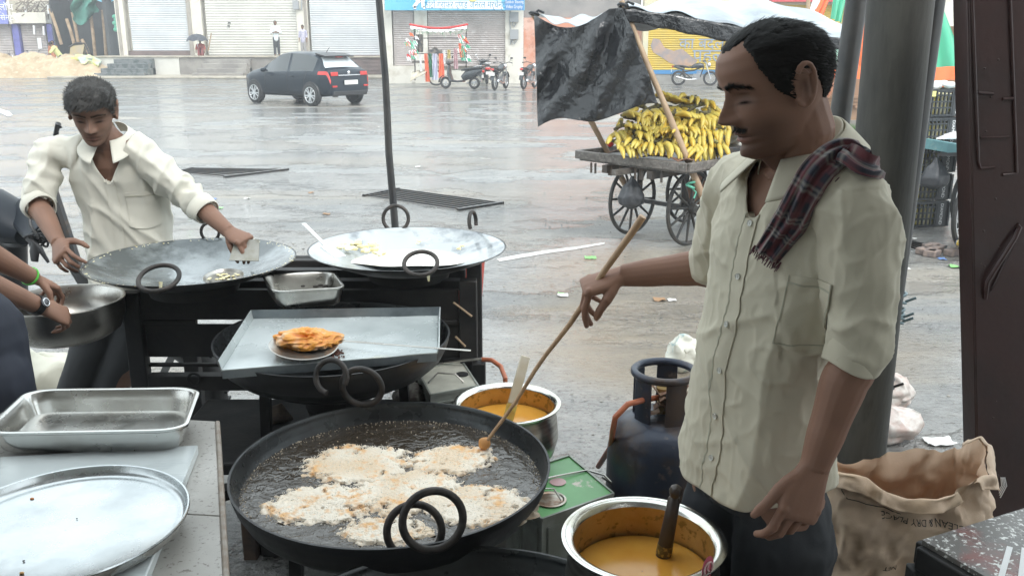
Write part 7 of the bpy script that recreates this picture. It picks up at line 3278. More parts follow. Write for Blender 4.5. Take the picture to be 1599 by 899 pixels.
# brow and moustache locks
g = MB()
random.seed(2)
for k in range(720):
    sgn = random.choice((-1, 1))
    if k < 480:
        x = random.uniform(.009, .054)
        z = .024 + .006 * gs(x - .032, .014) - (.003 if x > .05 else 0) + random.gauss(0, .0026)
        dl = V(sgn * 1, 0, .25 if x < .035 else -.3)
        L = .0085
    else:
        x = random.uniform(.002, .026)
        z = -.0475 - .14 * max(0, x - .012) + random.gauss(0, .0019)
        dl = V(sgn * .75, 0, -.8)
        L = .0075
    a = math.atan2(sgn * x, .085)
    # solve the angle whose head point has this x
    for _ in range(6):
        hp_ = head_pt(a, z)
        a += (sgn * x - hp_.x) / .10
    p = head_pt(a, z)
    p2 = head_pt(a + dl.x * .06, z + dl.z * L)
    d = (p2 - p).normalized() * L + V(0, .0022, 0)
    w = V(.0004, 0, .0004)
    p = p + V(0, .0008, 0)
    g.add([HT @ (q * HS) for q in (p - w, p + w, p + d)], [(0, 1, 2)])
g.build('facial_hair', HAIR, man, smooth=180, recalc=False)

# shirt
m_shirt = M('shirt_cream', (.57, .525, .41), .82, col2=(.53, .49, .38), ns=5, bump=.35, bs=700, bdist=.0006, sheen=.15)
sleeveR = [CH.lerp(shR, .55) + UP * .01, shR + UP * .005, shR.lerp(elR, .5) + V(-.012, 0, 0), shR.lerp(elR, .86) + V(-.018, .0, -.004)]
cfR = elR + (wrR - elR) * .13
sleeveR.append(cfR)
sleeveL = [CH.lerp(shL, .55) + UP * .01, shL + UP * .002, shL.lerp(elL, .35) + V(.012, 0, 0), shL.lerp(elL, .75) + V(.006, 0, 0), elL + V(0, 0, -.005), elL.lerp(wrL, .14)]
mb = MB()
mb.loft([section(Tz(z) + f_ * o, s_, f_, a, b, .9) for z, a, b, o in ((1.650, .056, .056, 0), (1.625, .085, .070, 0), (1.595, .128, .086, 0), (1.56, .154, .094, .002), (1.48, .167, .104, .002), (1.38, .160, .105, .000), (1.25, .148, .104, .000), (1.13, .147, .108, .002), (1.03, .160, .122, .006), (.945, .168, .130, .008))], True)
P, Q_ = taper(sleeveR, [.070, .064, .060, .056, .050], 6)
mb.tube(P, Q_, 22)
P, Q_ = taper(sleeveL, [.068, .063, .062, .058, .051, .043], 6)
mb.tube(P, Q_, 22)
for sh in (shR, shL):
    mb.ell(sh, .060, 18, 14)
axR, axL = (elR - shR).normalized(), (elL - shL).normalized()


def shirt_folds(p):
    lz = p.z
    rs = (p - Tz(min(max(lz, .95), 1.65)))
    s, f = rs.dot(s_), rs.dot(f_)
    d = 0
    # creases: sharp valleys between soft swells, running down and across
    def cr(n_, k=2.4, e=2.0):
        return max(0, 1 - abs(n_) * k) ** e
    q = V(s * 6.0 + lz * 2.2, f * 4, lz * 1.6)
    q2 = V(s * 9 - lz * 7.5, f * 8, lz * 3.0)
    q3 = V(s * 5 + lz * 9, f * 5, -lz * 3.0)
    low = interp([(.95, 1.25), (1.2, 1.0), (1.4, .7), (1.6, .5)], lz)
    d += low * (.011 * cr(dp(q, 1.1, 2), 2.0) + .0055 * cr(dp(q2, .75, 5), 3) + .0045 * cr(dp(q3, .8, 9), 3.4) - .005)
    d += .0026 * cr(dp(p, 15, 1), 3) + .0016 * cr(dp(V(s, f, lz * .5), 34, 3), 3)
    # hauled folds at the elbow and armpit
    for sh, el, ax, w0 in ((shR, elR, axR, .8), (shL, elL, axL, 1.0)):
        t = (p - sh).dot(ax)
        L = (el - sh).length
        r = ((p - sh) - ax * t).length
        if r < .13 and -.03 < t < L + .10 and (abs((p - sh).dot(s_)) < .10):
            k = interp([(-.03, .2), (.05, .45), (L * .55, .5), (L * .85, 1), (L + .03, .9), (L + .1, .3)], t)
            ph = t * 62 + 2.2 * dp(p, 9, 3) + (p - sh).dot(f_) * 22
            d += w0 * k * .0052 * math.sin(ph) * (.6 + .9 * dp(p, 14, 8))
            d += w0 * k * .008 * (cr(dp(p, 12, 6), 3) - .25)
            d += .006 * (cr(dp(V(p.x, p.y, p.z * .35), 11, 4), 3) - .2)
    return d


me = cloth_mesh(mb, .0046, shirt_folds, 6)


def keep(c):
    rs = c - np.array(Tz(1.55))
    s, f = rs @ np.array(s_), rs @ np.array(f_)
    neck = (f > .0) & (c[:, 2] > 1.535) & (np.abs(s) < .012 + np.clip((c[:, 2] - 1.535) * .52, 0, 1))
    neck |= (c[:, 2] > 1.628) & ((s * s + (f + .005) ** 2) < .075 ** 2)
    hem = .985 + .050 * np.clip(np.abs(s) / .17, 0, 1) ** 2 * (f < .12) - .012 * (f > 0)
    low = (c[:, 2] < hem) & (np.abs(c[:, 0] - .5) < .25) & ((np.abs(s) < .24))
    low &= ~((s < -.13) & (f < -.0) & (c[:, 2] > 1.1))
    return ~(neck | low)


keep_faces(me, keep)
smooth_edges(me, 14)
me.materials.append(m_shirt)
so_ = finish('shirt', me, man, smooth=180, recalc=False)
sd_ = so_.modifiers.new('thick', 'SOLIDIFY')
sd_.thickness = .0022
sd_.offset = -1
bvs = bvh_of(so_)
# placket with buttons
S0 = -.005


def plk(u, v):
    z = lerp(1.545, .975, v)
    return Tz(z) + s_ * (S0 + (u - .5) * .034 + .004 * math.sin(v * 14)) + f_ * .30


gp = patch_on(bvs, plk, -f_, 5, 90, .0028, .0018, .05)
gp.build('placket', m_shirt, so_, smooth=60)
g = patch_on(bvs, lambda u, v: Tz(lerp(1.545, .975, v)) + s_ * (S0 + .0165 + u * .003 + .004 * math.sin(v * 14) + .0012 * math.sin(v * 160)) + f_ * .30, -f_, 1, 120, .0036, .001, .05)
g.build('placket_seam', M('seam_shadow', (.40, .385, .30), .8), so_, smooth=60)
m_btn = M('button', (.62, .62, .58), .25, col2=(.5, .5, .45), ns=60)
for z in (1.525, 1.425, 1.33, 1.235, 1.14, 1.05):
    p0 = Tz(z) + s_ * S0 + f_ * .30
    h = bvs.ray_cast(p0, -f_)
    if h[0]:
        nn = h[1] if h[1].dot(f_) > 0 else -h[1]
        g = MB()
        g.lathe([(.001, .0052), (.0045, .0052), (.0058, .0062), (.0062, .005), (.0058, .0035), (.001, .0035)], h[0], 18, nn)
        for dx in (-1, 1):
            g.ell(h[0] + nn * .0055 + s_ * dx * .0013, .0006, 6, 4)
        g.build('button', m_btn, so_)
# chest pocket on his left
pd = (f_ * .86 - s_ * .5).normalized()
g = patch_on(bvs, lambda u, v: Tz(1.45 - .13 * v) - s_ * (.055 + .095 * u) + pd * .30 + UP * (-.012 * math.sin(PI * u) * (v > .9)), -pd, 16, 20, .0022, .0012, .05)
g.build('pocket', m_shirt, so_, smooth=60)
for u0, u1, v0, v1 in ((0, 1, .10, .125), (0, .02, 0, 1), (.98, 1, 0, 1), (0, 1, .98, 1.0)):
    g = patch_on(bvs, lambda u, v: Tz(1.45 - .13 * lerp(v0, v1, v)) - s_ * (.055 + .095 * lerp(u0, u1, u)) + pd * .30, -pd, 12 if u1 > .5 and u0 < .5 else 1, 12 if v1 - v0 > .5 else 1, .0040, .0008, .05)
    g.build('pocket_seam', MATS['seam_shadow'], so_, smooth=60)
# shoulder seam on the near side
# rolled cuffs
for a, b, r in ((elL.lerp(wrL, -.04), elL.lerp(wrL, .15), .0500), (elR.lerp(wrR, .02), elR.lerp(wrR, .16), .0555)):
    ax = (b - a).normalized()
    g = MB()
    n = 40
    x = ax.cross(UP if abs(ax.z) < .9 else f_).normalized()
    y = ax.cross(x)
    rings = []
    L = (b - a).length
    for t, rr in ((.0, r * .98), (.02, r * 1.06), (.3, r * 1.05), (.5, r * 1.03), (.9, r * .97), (1.0, r * .95), (1.02, r * .90), (.9, r * .84), (.3, r * .84)):
        ring = []
        for k in range(n):
            q = 2 * PI * k / n
            w = 1 + .045 * math.sin(q * 3 + t * 3) + .03 * dp(V(math.cos(q), math.sin(q), t), 3, r)
            ring.append(a + ax * (L * t + .004 * math.sin(q * 2 + 1)) + (x * math.cos(q) + y * math.sin(q)) * rr * w)
        rings.append(ring)
    g.loft(rings, False)
    g.build('cuff', m_shirt, so_, smooth=70)
# collar
NC = Tz(1.646) + V(.004, 0, .0)


def neckring(ph, r, h):
    """ph from the front, positive to his left; collar stands higher behind"""
    d = f_ * math.cos(ph) - s_ * math.sin(ph)
    return NC + d * (r * (1.0 + .06 * abs(math.sin(ph)))) + UP * (h - .036 * math.cos(ph) + .008) + f_ * (.006 + .012 * max(0, math.cos(ph)))


for sg in (1,):
    g = MB()

    def leaf(u, v):
        ph = lerp(R(22), R(338), u)
        ph = ph if ph < PI else ph - 2 * PI
        e = min(u, 1 - u) * 2          # 0 at the points, 1 behind
        wdt = lerp(.066, .040, min(1, e * 2.2))
        r = lerp(.067, .067 + .040, v ** .9)
        h = .022 - wdt * v
        p = neckring(ph, r, h)
        # points swing outwards and down the chest
        k = max(0, 1 - e * 4.5)
        d = f_ * math.cos(ph) - s_ * math.sin(ph)
        p += (d * .016 + f_ * .010 - s_ * (.016 * math.sin(ph) * 2.2)) * v * k
        p += d * .003 * math.sin(u * 23) * v
        return p
    g.grid(leaf, 90, 10, .0022)
    g.build('collar', m_shirt, so_, smooth=180)
    g = MB()
    g.grid(lambda u, v: neckring((lambda q: q if q < PI else q - 2 * PI)(lerp(R(34), R(326), u)), .0635 + .004 * (1 - v), -.016 + .040 * v), 80, 5, .002)
    g.build('collar_stand', m_shirt, so_, smooth=180)

# trousers
m_trs = M('trousers_black', (.008, .009, .011), .78, col2=(.020, .022, .027), ns=6, bump=.3, bs=300, bdist=.0008)
mb = MB()
mb.loft([section(Tz(z), s_, f_, a, b, .9) for z, a, b in ((1.08, .118, .078), (1.04, .128, .088), (.985, .140, .100), (.94, .155, .118))], True)
for q in (-1, 1):
    kn = V(ROOT.x, ROOT.y, .70) + s_ * (q * .092) + f_ * .02
    an = V(ROOT.x, ROOT.y, .34) + s_ * (q * .10)
    limb(mb, [Tz(1.0) + s_ * (q * .066), Tz(.86) + s_ * (q * .082), kn, an], [.078, .104, .084, .078])
me = cloth_mesh(mb, .008, lambda p: .010 * (.4 - abs(dp(V(p.x * 2, p.y * 2, p.z), 7, 3))) + .005 * (.3 - abs(dp(p, 22, 4))), 3)
me.materials.append(m_trs)
finish('trousers', me, man, smooth=180, recalc=False)
for q in (-1, 1):
    an = V(ROOT.x, ROOT.y, .29) + s_ * (q * .10)
    g = MB()
    g.tube([an - f_ * .06, an + f_ * .02, an + f_ * .12, an + f_ * .19], [(.035, .03), (.042, .038), (.045, .03), (.03, .02)], 16)
    g.build('shoe', m_blk, man)

# plaid cloth over the near shoulder
def on_shirt(px, py, off, Yf):
    r = _ray(px, py).normalized()
    h = bvs.ray_cast(V(0, 0, CAMZ), r)
    if h[0] is None or h[0].y > 2.2:
        return aY(px, py, Yf)
    nn = h[1] if h[1].dot(r) < 0 else -h[1]
    return h[0] + nn * off


path = [aY(1362, 282, 1.60), on_shirt(1346, 266, .012, 1.56), on_shirt(1318, 256, .014, 1.55), on_shirt(1290, 276, .014, 1.53), on_shirt(1264, 306, .012, 1.5), on_shirt(1242, 338, .011, 1.48), on_shirt(1222, 368, .011, 1.47), on_shirt(1203, 398, .010, 1.46)]
P, W_ = taper(path, [.020, .027, .031, .032, .031, .030, .028, .025], 12)
vs, fs, tn = [], [], []
nr = 56
for i, (p, w) in enumerate(zip(P, W_)):
    t_ = (P[min(i + 1, len(P) - 1)] - P[max(i - 1, 0)]).normalized()
    out = (V(-.25, -1, .35) if i > 20 else V(.1, -.7, .8))
    out = (out - t_ * out.dot(t_)).normalized()
    sd = t_.cross(out).normalized()
    L = i / len(P)
    for j in range(nr):
        a = 2 * PI * j / nr
        th = .017 - .006 * L
        c, s = math.cos(a), math.sin(a)
        x = math.copysign(abs(c) ** .8, c) * w * (1 + .08 * dp(V(L * 6, 0, 0), 1, 2))
        rip = .0055 * math.sin(x * 260 + 1.5 * math.sin(L * 11)) + .004 * math.sin(x * 480 + L * 9)
        q = p + sd * x + out * (s * th * (1 if s > 0 else .35) + (rip if s > 0 else 0) * (1 - abs(c) ** 4))
        q += out * .002 * dp(q, 60)
        vs.append(q)
        # woven plaid follows the cloth
        cu = (a / (2 * PI)) * 9.0
        cv = L * 13.0
        base = Vector((.018, .020, .035))
        def band(v_, c0, w_):
            f0 = (v_ % 1.0) - c0
            return 1 if abs(f0) < w_ else 0
        if band(cu, .30, .16):
            base = base.lerp(Vector((.15, .03, .035)), .7)
        if band(cv, .35, .18):
            base = base.lerp(Vector((.15, .03, .035)), .45)
        if band(cu, .62, .045) or band(cu, .05, .03):
            base = base.lerp(Vector((.38, .34, .30)), .5)
        if band(cv, .72, .055) or band(cv, .02, .03):
            base = base.lerp(Vector((.38, .35, .30)), .45)
        tn.append(base)
for i in range(len(P) - 1):
    for j in range(nr):
        k = (j + 1) % nr
        fs.append((i * nr + j, i * nr + k, (i + 1) * nr + k, (i + 1) * nr + j))
fs.append(tuple(range(nr - 1, -1, -1)))
fs.append(tuple((len(P) - 1) * nr + j for j in range(nr)))
g = MB()
g.add(vs, fs)
# fringe
random.seed(4)
e0 = P[-1]
tdir = (P[-1] - P[-3]).normalized()
for k in range(46):
    x = random.uniform(-1, 1) * .029
    q = e0 + sd * x + V(0, -.004, 0)
    n0 = len(g.v)
    g.tube([q - tdir * .004, q + tdir * random.uniform(.008, .018) + sd * random.uniform(-.004, .004)], .0009, 4)
    tn += [Vector((.10, .03, .04))] * (len(g.v) - n0)
me = g.mesh('plaid')
me.materials.append(attr_mat('plaid_cloth', .85, bump=.6, bs=500, bdist=.001, sheen=.3))
tint(me, np.array([tuple(v) for v in tn]))
finish('shoulder_cloth', me, man, smooth=180)

# stick in his hand, dipping in the oil
a, b = aY(1004, 338, 2.00), aZ(757, 694, .822)
t = thing('stirring_stick', 'long thin wooden stick in the cook\'s right hand, its end dipped in the frying oil', 'stick', b)
dd = b - a
g = MB()
pts = [a + dd * (k / 14) + V(.002 * math.sin(k * 1.3), 0, .003 * math.sin(k * .9)) for k in range(15)]
g.tube(pts, [.0088, .0085, .0080, .0076, .0072, .0068, .0066, .0060, .0055, .0055, .0050, .0050, .0048, .0046, .0045], 12)
g.build('rod', M('stick_wood', (.50, .33, .20), .5, col2=(.38, .24, .14), ns=12, stretch=(6, 6, 1), bump=.3, bs=40, bdist=.001), t)
g = MB()
g.ell(b + V(0, 0, .004), (.016, .014, .018), 16, 12)
g.v = [tuple(Vector(p) + (Vector(p) - b).normalized() * .004 * nz3(p, 90)) for p in g.v]
g.build('batter_tip', M('tip_batter', (.62, .30, .10), .5), t)

# ---------------------------------------------------------------- the cook at the left rear
s2, f2 = V(-.99, -.10, 0).normalized(), V(.10, -.99, 0).normalized()
R2 = V(-1.51, 3.42, 0)
man2 = thing('person', 'cook in a white shirt scraping the left wide pan with his head bent', 'person', R2)
HT2 = head_frame(aY(144, 176, 3.28), V(.26, -1, -.42), V(.10, -.35, 1))
HS2 = .97
sR2, sL2 = aY(80, 240, 3.36), aY(216, 236, 3.34)
eR2, wR2, kR2 = aY(60, 318, 3.28), aY(92, 380, 3.08), aY(96, 402, 3.0)
eL2, wL2, kL2 = aY(292, 304, 3.36), aY(358, 362, 3.22), aY(384, 376, 3.17)


def T2(z):
    return V(interp([(.9, -1.50), (1.2, -1.50), (1.5, -1.495)], z), interp([(.9, 3.45), (1.2, 3.44), (1.5, 3.36)], z), z)


mb = MB()
head_mesh(mb, HT2, HS2, 90, 80)
Hn = HT2 @ V(0, -.035, -.085)
limb(mb, [T2(1.36), T2(1.46), T2(1.47).lerp(Hn, .5), Hn, HT2 @ V(0, -.03, -.03)], [.08, .066, .056, .056, .055])
mb.loft([section(T2(z), s2, f2, a, b) for z, a, b in ((1.48, .05, .045), (1.44, .10, .065), (1.39, .13, .078), (1.30, .135, .082), (1.1, .13, .085), (.95, .13, .09), (.82, .12, .09))], True)
for sh, el, wr in ((sR2, eR2, wR2), (sL2, eL2, wL2)):
    P, Q_ = taper([T2(1.40).lerp(sh, .6), sh, el, el.lerp(wr, .3), wr], [.042, .042, .038, .038, .026], 6)
    mb.tube(P, Q_, 16)
    mb.ell(el, .041, 14, 10)
for q in (-1, 1):
    limb(mb, [V(R2.x, R2.y, .86) + s2 * (q * .08), V(R2.x - .20, R2.y, .46) + s2 * (q * .075), V(R2.x - .30, R2.y, .08) + s2 * (q * .1)], [.085, .055, .04])
    limb(mb, [V(R2.x - .30, R2.y, .045) + s2 * (q * .1), V(R2.x - .30, R2.y, .035) + s2 * (q * .1) + f2 * .16], [.04, .03])
hand(mb, wR2, kR2 - wR2, V(-.55, -.5, .65), V(.8, -.3, -.1), [(22, 34, 22), (34, 44, 26), (44, 48, 28), (52, 48, 28)], [(.7, .6, -.35), (.5, .7, -.5), (.3, .8, -.5)], .98, .25)
hand(mb, wL2, kL2 - wL2, V(.05, -.35, .93), V(-.3, -.9, -.3), [(52, 38, 16), (56, 38, 18), (60, 40, 20), (62, 40, 20)], [(.3, .7, -.7), (.1, .6, -.8), (0, .5, -.85)], .98)
me = voxel(mb, .0034, 2)
me.materials.append(SKIN)
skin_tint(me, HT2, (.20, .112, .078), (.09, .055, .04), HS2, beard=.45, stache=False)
finish('body', me, man2, smooth=180, recalc=False)
hl2 = HL([(0, .060), (25, .058), (45, .060), (62, .040), (76, .006), (84, -.012), (92, .028), (110, .028), (125, -.01), (145, -.05), (180, -.07)])
hair_cap(HT2, hl2, lambda a, z: interp([(-.07, .001), (-.03, .004), (.02, .007), (.07, .012), (.115, .014)], z), HS2, strands=4600, slen=.026, seed=8, parent=man2, mats=M('dark_hair', (.020, .018, .016), .55), rough=.006,
         comb=lambda a, z, p: V(p.x * 4 + .3, .6 if p.y > .02 else -.6, -.1), puff=lambda a, z: .6)
m_shirt2 = M('shirt_offwhite', (.60, .585, .51), .8, col2=(.56, .545, .475), ns=5, bump=.3, bs=500, bdist=.0006, sheen=.15)
mb = MB()
mb.loft([section(T2(z) + f2 * o, s2, f2, a, b, .9) for z, a, b, o in ((1.485, .055, .050, 0), (1.462, .080, .062, 0), (1.43, .125, .080, 0), (1.39, .156, .10, .003), (1.34, .168, .108, .005), (1.25, .166, .112, .005), (1.1, .158, .115, .005), (.98, .164, .125, 0), (.84, .178, .135, 0))], True)
axr, axl = (eR2 - sR2).normalized(), (eL2 - sL2).normalized()
P, Q_ = taper([T2(1.42).lerp(sR2, .5), sR2, sR2.lerp(eR2, .55), eR2, eR2.lerp(wR2, .06)], [.066, .060, .056, .050, .050], 6)
mb.tube(P, Q_, 20)
P, Q_ = taper([T2(1.43).lerp(sL2, .5), sL2, sL2.lerp(eL2, .5), eL2, eL2.lerp(wL2, .45)], [.066, .062, .060, .054, .046], 6)
mb.tube(P, Q_, 20)
mb.ell(sR2, .058, 16, 12)
mb.ell(sL2, .060, 16, 12)


def folds2(p):
    rs = p - T2(min(max(p.z, .9), 1.5))
    s, f = rs.dot(s2), rs.dot(f2)
    def cr(n_, k=2.4, e=2.0):
        return max(0, 1 - abs(n_) * k) ** e
    d = .013 * cr(dp(V(s * 6 + p.z * 2, f * 3, p.z * 1.6), 1.6, 4)) + .010 * cr(dp(V(s * 9 - p.z * 6, f * 6, p.z * 3), 1.2, 7), 3) - .006
    for sh, el, wr in ((sR2, eR2, wR2), (sL2, eL2, wL2)):
        for a_, b_ in ((sh, el), (el, wr)):
            ax = (b_ - a_).normalized()
            t = (p - a_).dot(ax)
            r = ((p - a_) - ax * t).length
            if r < .10 and -.02 < t < (b_ - a_).length and abs(s) > .15:
                d += .0045 * math.sin(t * 75 + 2.5 * dp(p, 9, 1) + rs.dot(f2) * 20) * (.5 + dp(p, 13, 5)) + .006 * (.3 - abs(dp(p, 18, 2)))
    return d


me = cloth_mesh(mb, .006, folds2, 3)


def keep2(c):
    rs = c - np.array(T2(1.42))
    s, f = rs @ np.array(s2), rs @ np.array(f2)
    neck = (f > 0) & (c[:, 2] > 1.335) & (np.abs(s) < .006 + np.clip((c[:, 2] - 1.335) * .50, 0, 1))
    neck |= (c[:, 2] > 1.470) & (s * s + f * f < .07 ** 2)
    return ~neck


keep_faces(me, keep2)
smooth_edges(me, 14)
me.materials.append(m_shirt2)
so2 = finish('shirt', me, man2, smooth=180, recalc=False)
q_ = so2.modifiers.new('thick', 'SOLIDIFY')
q_.thickness = .002
bv2 = bvh_of(so2)
g = patch_on(bv2, lambda u, v: T2(lerp(1.35, .86, v)) + s2 * ((u - .5) * .034) + f2 * .30, -f2, 4, 70, .003, .0016, .05)
g.build('placket', m_shirt2, so2, smooth=60)
g = patch_on(bv2, lambda u, v: T2(1.30 - .13 * v) - s2 * (.045 + .10 * u) + f2 * .30 + UP * (-.015 * math.sin(PI * u) * (v > .9)), -f2, 14, 16, .003, .0014, .05)
g.build('pocket', m_shirt2, so2, smooth=60)
g = patch_on(bv2, lambda u, v: T2(1.30 - .13 * (.10 + .02 * v)) - s2 * (.045 + .10 * u) + f2 * .30, -f2, 14, 1, .0055, .0008, .05)
g.build('pocket_seam', MATS['seam_shadow'], so2, smooth=60)
for sg in (-1, 1):
    g = MB()

    def leaf2(u, v):
        ph = sg * lerp(R(16), R(178), u)
        d = f2 * math.cos(ph) - s2 * math.sin(ph)
        k = max(0, 1 - u * 3.2)
        wdt = lerp(.040, .075, k)
        c0 = T2(1.494) + d * (.064 + .050 * v + .012 * v * k) + UP * (.026 - .030 * math.cos(ph) - wdt * v) - s2 * (math.sin(ph) * .02 * k * v)
        return c0
    g.grid(leaf2, 40, 8, .002)
    g.build('collar', m_shirt2, so2, smooth=180)
for a, b, r in ((eR2.lerp(wR2, -.04), eR2.lerp(wR2, .13), .058), (eL2.lerp(wL2, .30), eL2.lerp(wL2, .50), .053)):
    ax = (b - a).normalized()
    g = MB()
    x = ax.cross(UP if abs(ax.z) < .9 else f2).normalized()
    y = ax.cross(x)
    rings = []
    for t, rr in ((.0, r * .97), (.05, r * 1.05), (.5, r * 1.03), (1.0, r * .96), (1.02, r * .9), (.5, r * .8)):
        rings.append([a + (b - a) * t + (x * math.cos(q) + y * math.sin(q)) * rr * (1 + .05 * math.sin(3 * q + t)) for q in [2 * PI * k / 32 for k in range(32)]])
    g.loft(rings, False)
    g.build('cuff', m_shirt2, so2, smooth=70)
mb = MB()
for q in (-1, 1):
    limb(mb, [V(R2.x, R2.y, .88) + s2 * (q * .07), V(R2.x - .20, R2.y, .48) + s2 * (q * .07), V(R2.x - .30, R2.y, .10) + s2 * (q * .1)], [.09, .066, .058])
me = cloth_mesh(mb, .010, lambda p: .01 * (.4 - abs(dp(p, 8, 3))), 3)
me.materials.append(M('trousers_charcoal', (.03, .032, .035), .8))
finish('trousers', me, man2, smooth=180, recalc=False)
# flat scraper in his hand
t = thing('scraper', 'flat grey metal scraper held down on the left wide pan', 'scraper', aY(384, 400, 3.15))
g = MB()
q = [aY(367, 376, 3.19), aY(405, 374, 3.17), aY(404, 408, 3.12), aY(358, 407, 3.13)]
g.grid(lambda u, v: bilin(q, u, v) + V(0, .004 * math.sin(PI * v), 0), 8, 8, .003)
g.build('plate', M('scraper_steel', (.34, .33, .30), .4, .6, col2=(.25, .24, .2), ns=20), t)

# ---------------------------------------------------------------- the pair of arms at the left edge
R3 = V(-1.95, 2.22, .25)
man3 = thing('person', 'person at the left edge holding the steel basin, wearing a wristwatch and green thread', 'person', R3)
f3, s3 = V(.55, .83, 0).normalized(), V(.83, -.55, 0).normalized()
eA, wA, kA = aY(-62, 372, 2.50), aY(52, 434, 2.74), aY(82, 446, 2.80)
eB, wB, kB = aY(-75, 420, 2.38), aY(66, 480, 2.62), aY(98, 492, 2.665)
shA, shB = V(-1.98, 2.38, 1.50), V(-1.88, 2.10, 1.47)
mb = MB()
HT3 = head_frame(V(-1.95, 2.42, 1.72), V(.55, .83, -.4), V(.1, .2, 1))
head_mesh(mb, HT3, 1.0, 40, 36)
limb(mb, [V(-1.95, 2.28, 1.45), V(-1.95, 2.36, 1.62)], [.06, .055])
pel3 = aY(-50, 600, 2.32)
P3 = [V(pel3.x, pel3.y, .95), V(-1.80, 2.26, 1.15), V(-1.92, 2.24, 1.35), V(-1.94, 2.26, 1.48)]
limb(mb, P3, [.15, .14, .15, .10])
for sh, el, wr in ((shA, eA, wA), (shB, eB, wB)):
    P, Q_ = taper([sh, el, el.lerp(wr, .3), wr], [.052, .042, .038, .026], 8)
    mb.tube(P, Q_, 18)
    mb.ell(el, .043, 14, 10)
    mb.ell(sh, .055, 14, 10)
for q in (-1, 1):
    limb(mb, [V(pel3.x, pel3.y, .95) + s3 * (q * .08), V(pel3.x - .02, pel3.y + .08, .62) + s3 * (q * .1), V(pel3.x - .05, pel3.y, .33) + s3 * (q * .12)], [.08, .055, .04])
hand(mb, wA, kA - wA, V(.05, -.35, .93), V(.55, -.8, 0), [(28, 44, 30), (34, 46, 30), (38, 48, 30), (44, 50, 30)], [(.75, .5, -.45), (.4, .5, -.75), (.1, .4, -.9)], .92, .1)
hand(mb, wB, kB - wB, V(.15, -.55, .80), V(.45, .85, .1), [(34, 52, 34), (38, 54, 36), (42, 56, 36), (46, 56, 36)], [(.55, .7, -.3), (.3, .8, -.5), (.1, .7, -.7)], .92, .08)
me = voxel(mb, .0034, 2)
me.materials.append(SKIN)
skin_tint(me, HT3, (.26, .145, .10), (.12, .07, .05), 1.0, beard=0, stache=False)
finish('body', me, man3, smooth=180, recalc=False)
mb = MB()
limb(mb, [p for p in P3], [.17, .165, .17, .12])
for sh, el in ((shA, eA), (shB, eB)):
    limb(mb, [V(-1.94, 2.26, 1.45), sh, sh.lerp(el, .5)], [.09, .07, .062])
me = cloth_mesh(mb, .008, lambda p: .012 * (.4 - abs(dp(p, 8, 1))), 2)
keep_faces(me, lambda c: c[:, 2] > 1.03)
me.materials.append(M('top_dark', (.03, .035, .05), .8))
finish('shirt', me, man3, smooth=180, recalc=False)
mb = MB()
m_navy = M('trousers_navy', (.016, .020, .034), .75, col2=(.022, .026, .042), ns=5)
limb(mb, [V(pel3.x, pel3.y, 1.06), V(pel3.x + .0, pel3.y, .93)], [.165, .165])
for q in (-1, 1):
    limb(mb, [V(pel3.x, pel3.y, .95) + s3 * (q * .08), V(pel3.x - .02, pel3.y + .08, .62) + s3 * (q * .12), V(pel3.x - .05, pel3.y, .34) + s3 * (q * .14)], [.125, .10, .09])
me = cloth_mesh(mb, .010, lambda p: .012 * (.4 - abs(dp(p, 7, 3))), 3)
me.materials.append(m_navy)
finish('trousers', me, man3, smooth=180, recalc=False)
mb = MB()
mb.ell(HT3 @ V(0, -.015, .03), (.085, .10, .10), 18, 14)
mb.build('hair', HAIR, man3)


def bandring(el, wr, f, r, w, m, nm, th=.003):
    ax = (wr - el).normalized()
    c = el.lerp(wr, f)
    g = MB()
    x = ax.cross(UP).normalized()
    y = ax.cross(x)
    rings = []
    for t, k in ((-w / 2, r), (-w / 2, r + th), (w / 2, r + th), (w / 2, r), (-w / 2, r)):
        rings.append([c + ax * t + (x * math.cos(q) + y * math.sin(q)) * k for q in [2 * PI * i / 36 for i in range(36)]])
    g.loft(rings, False)
    return g.build(nm, m, man3), c, ax, x, y


w_, c, ax, x, y = bandring(eB, wB, .93, .0285, .020, M('watch_strap', (.02, .02, .022), .5), 'wristwatch')
out = V(.1, -.75, .65)
out = (out - ax * out.dot(ax)).normalized()
g = MB()
g.lathe([(.001, .0065), (.013, .0065), (.016, .005), (.016, 0), (.001, 0)], c + out * .030, 24, out)
g.build('watch_face', M('watch_face', (.10, .10, .11), .15, .5), w_)
g = MB()
g.torus(c + out * .037, .0115, .0014, out, n=20, k=6)
g.build('watch_bezel', m_chrome, w_)
bandring(eA, wA, .95, .0275, .006, M('green_thread', (.12, .55, .08), .5), 'wrist_thread', .003)

# ---------------------------------------------------------------- motorbike behind the left cook
t = thing('motorcycle', 'dark motorcycle half hidden behind the left cook and the counter, its mirror over his shoulder', 'motorcycle', aZ(120, 560, 0))
c = aY(236, 590, 3.72)
c.z = .33
g = MB()
g.torus(c, .27, .052, (.15, -1, 0), n=44, k=12)
for k in range(44):
    a = 2 * PI * k / 44
    u, w = UP, V(.15, -1, 0).normalized().cross(UP)
    d = u * math.sin(a) + w * math.cos(a)
    g.bar(c + d * .318 + V(0, -.03, 0), c + d * .318 + V(0, .03, 0), .02, .012)
wo = g.build('wheel', m_rubber, t)
g = MB()
g.torus(c, .205, .016, (.15, -1, 0), n=40, k=8)
for k in range(6):
    a = 2 * PI * k / 6
    d = u * math.sin(a) + w * math.cos(a)
    g.bar(c, c + d * .2, .03)
g.tube([c + V(0, -.06, 0), c + V(0, .06, 0)], .04, 12)
g.build('rim', m_alloy, wo)
m_faf = M('fairing_navy', (.010, .014, .020), .4, spec=.3, col2=(.014, .018, .026), ns=4)
g = MB()
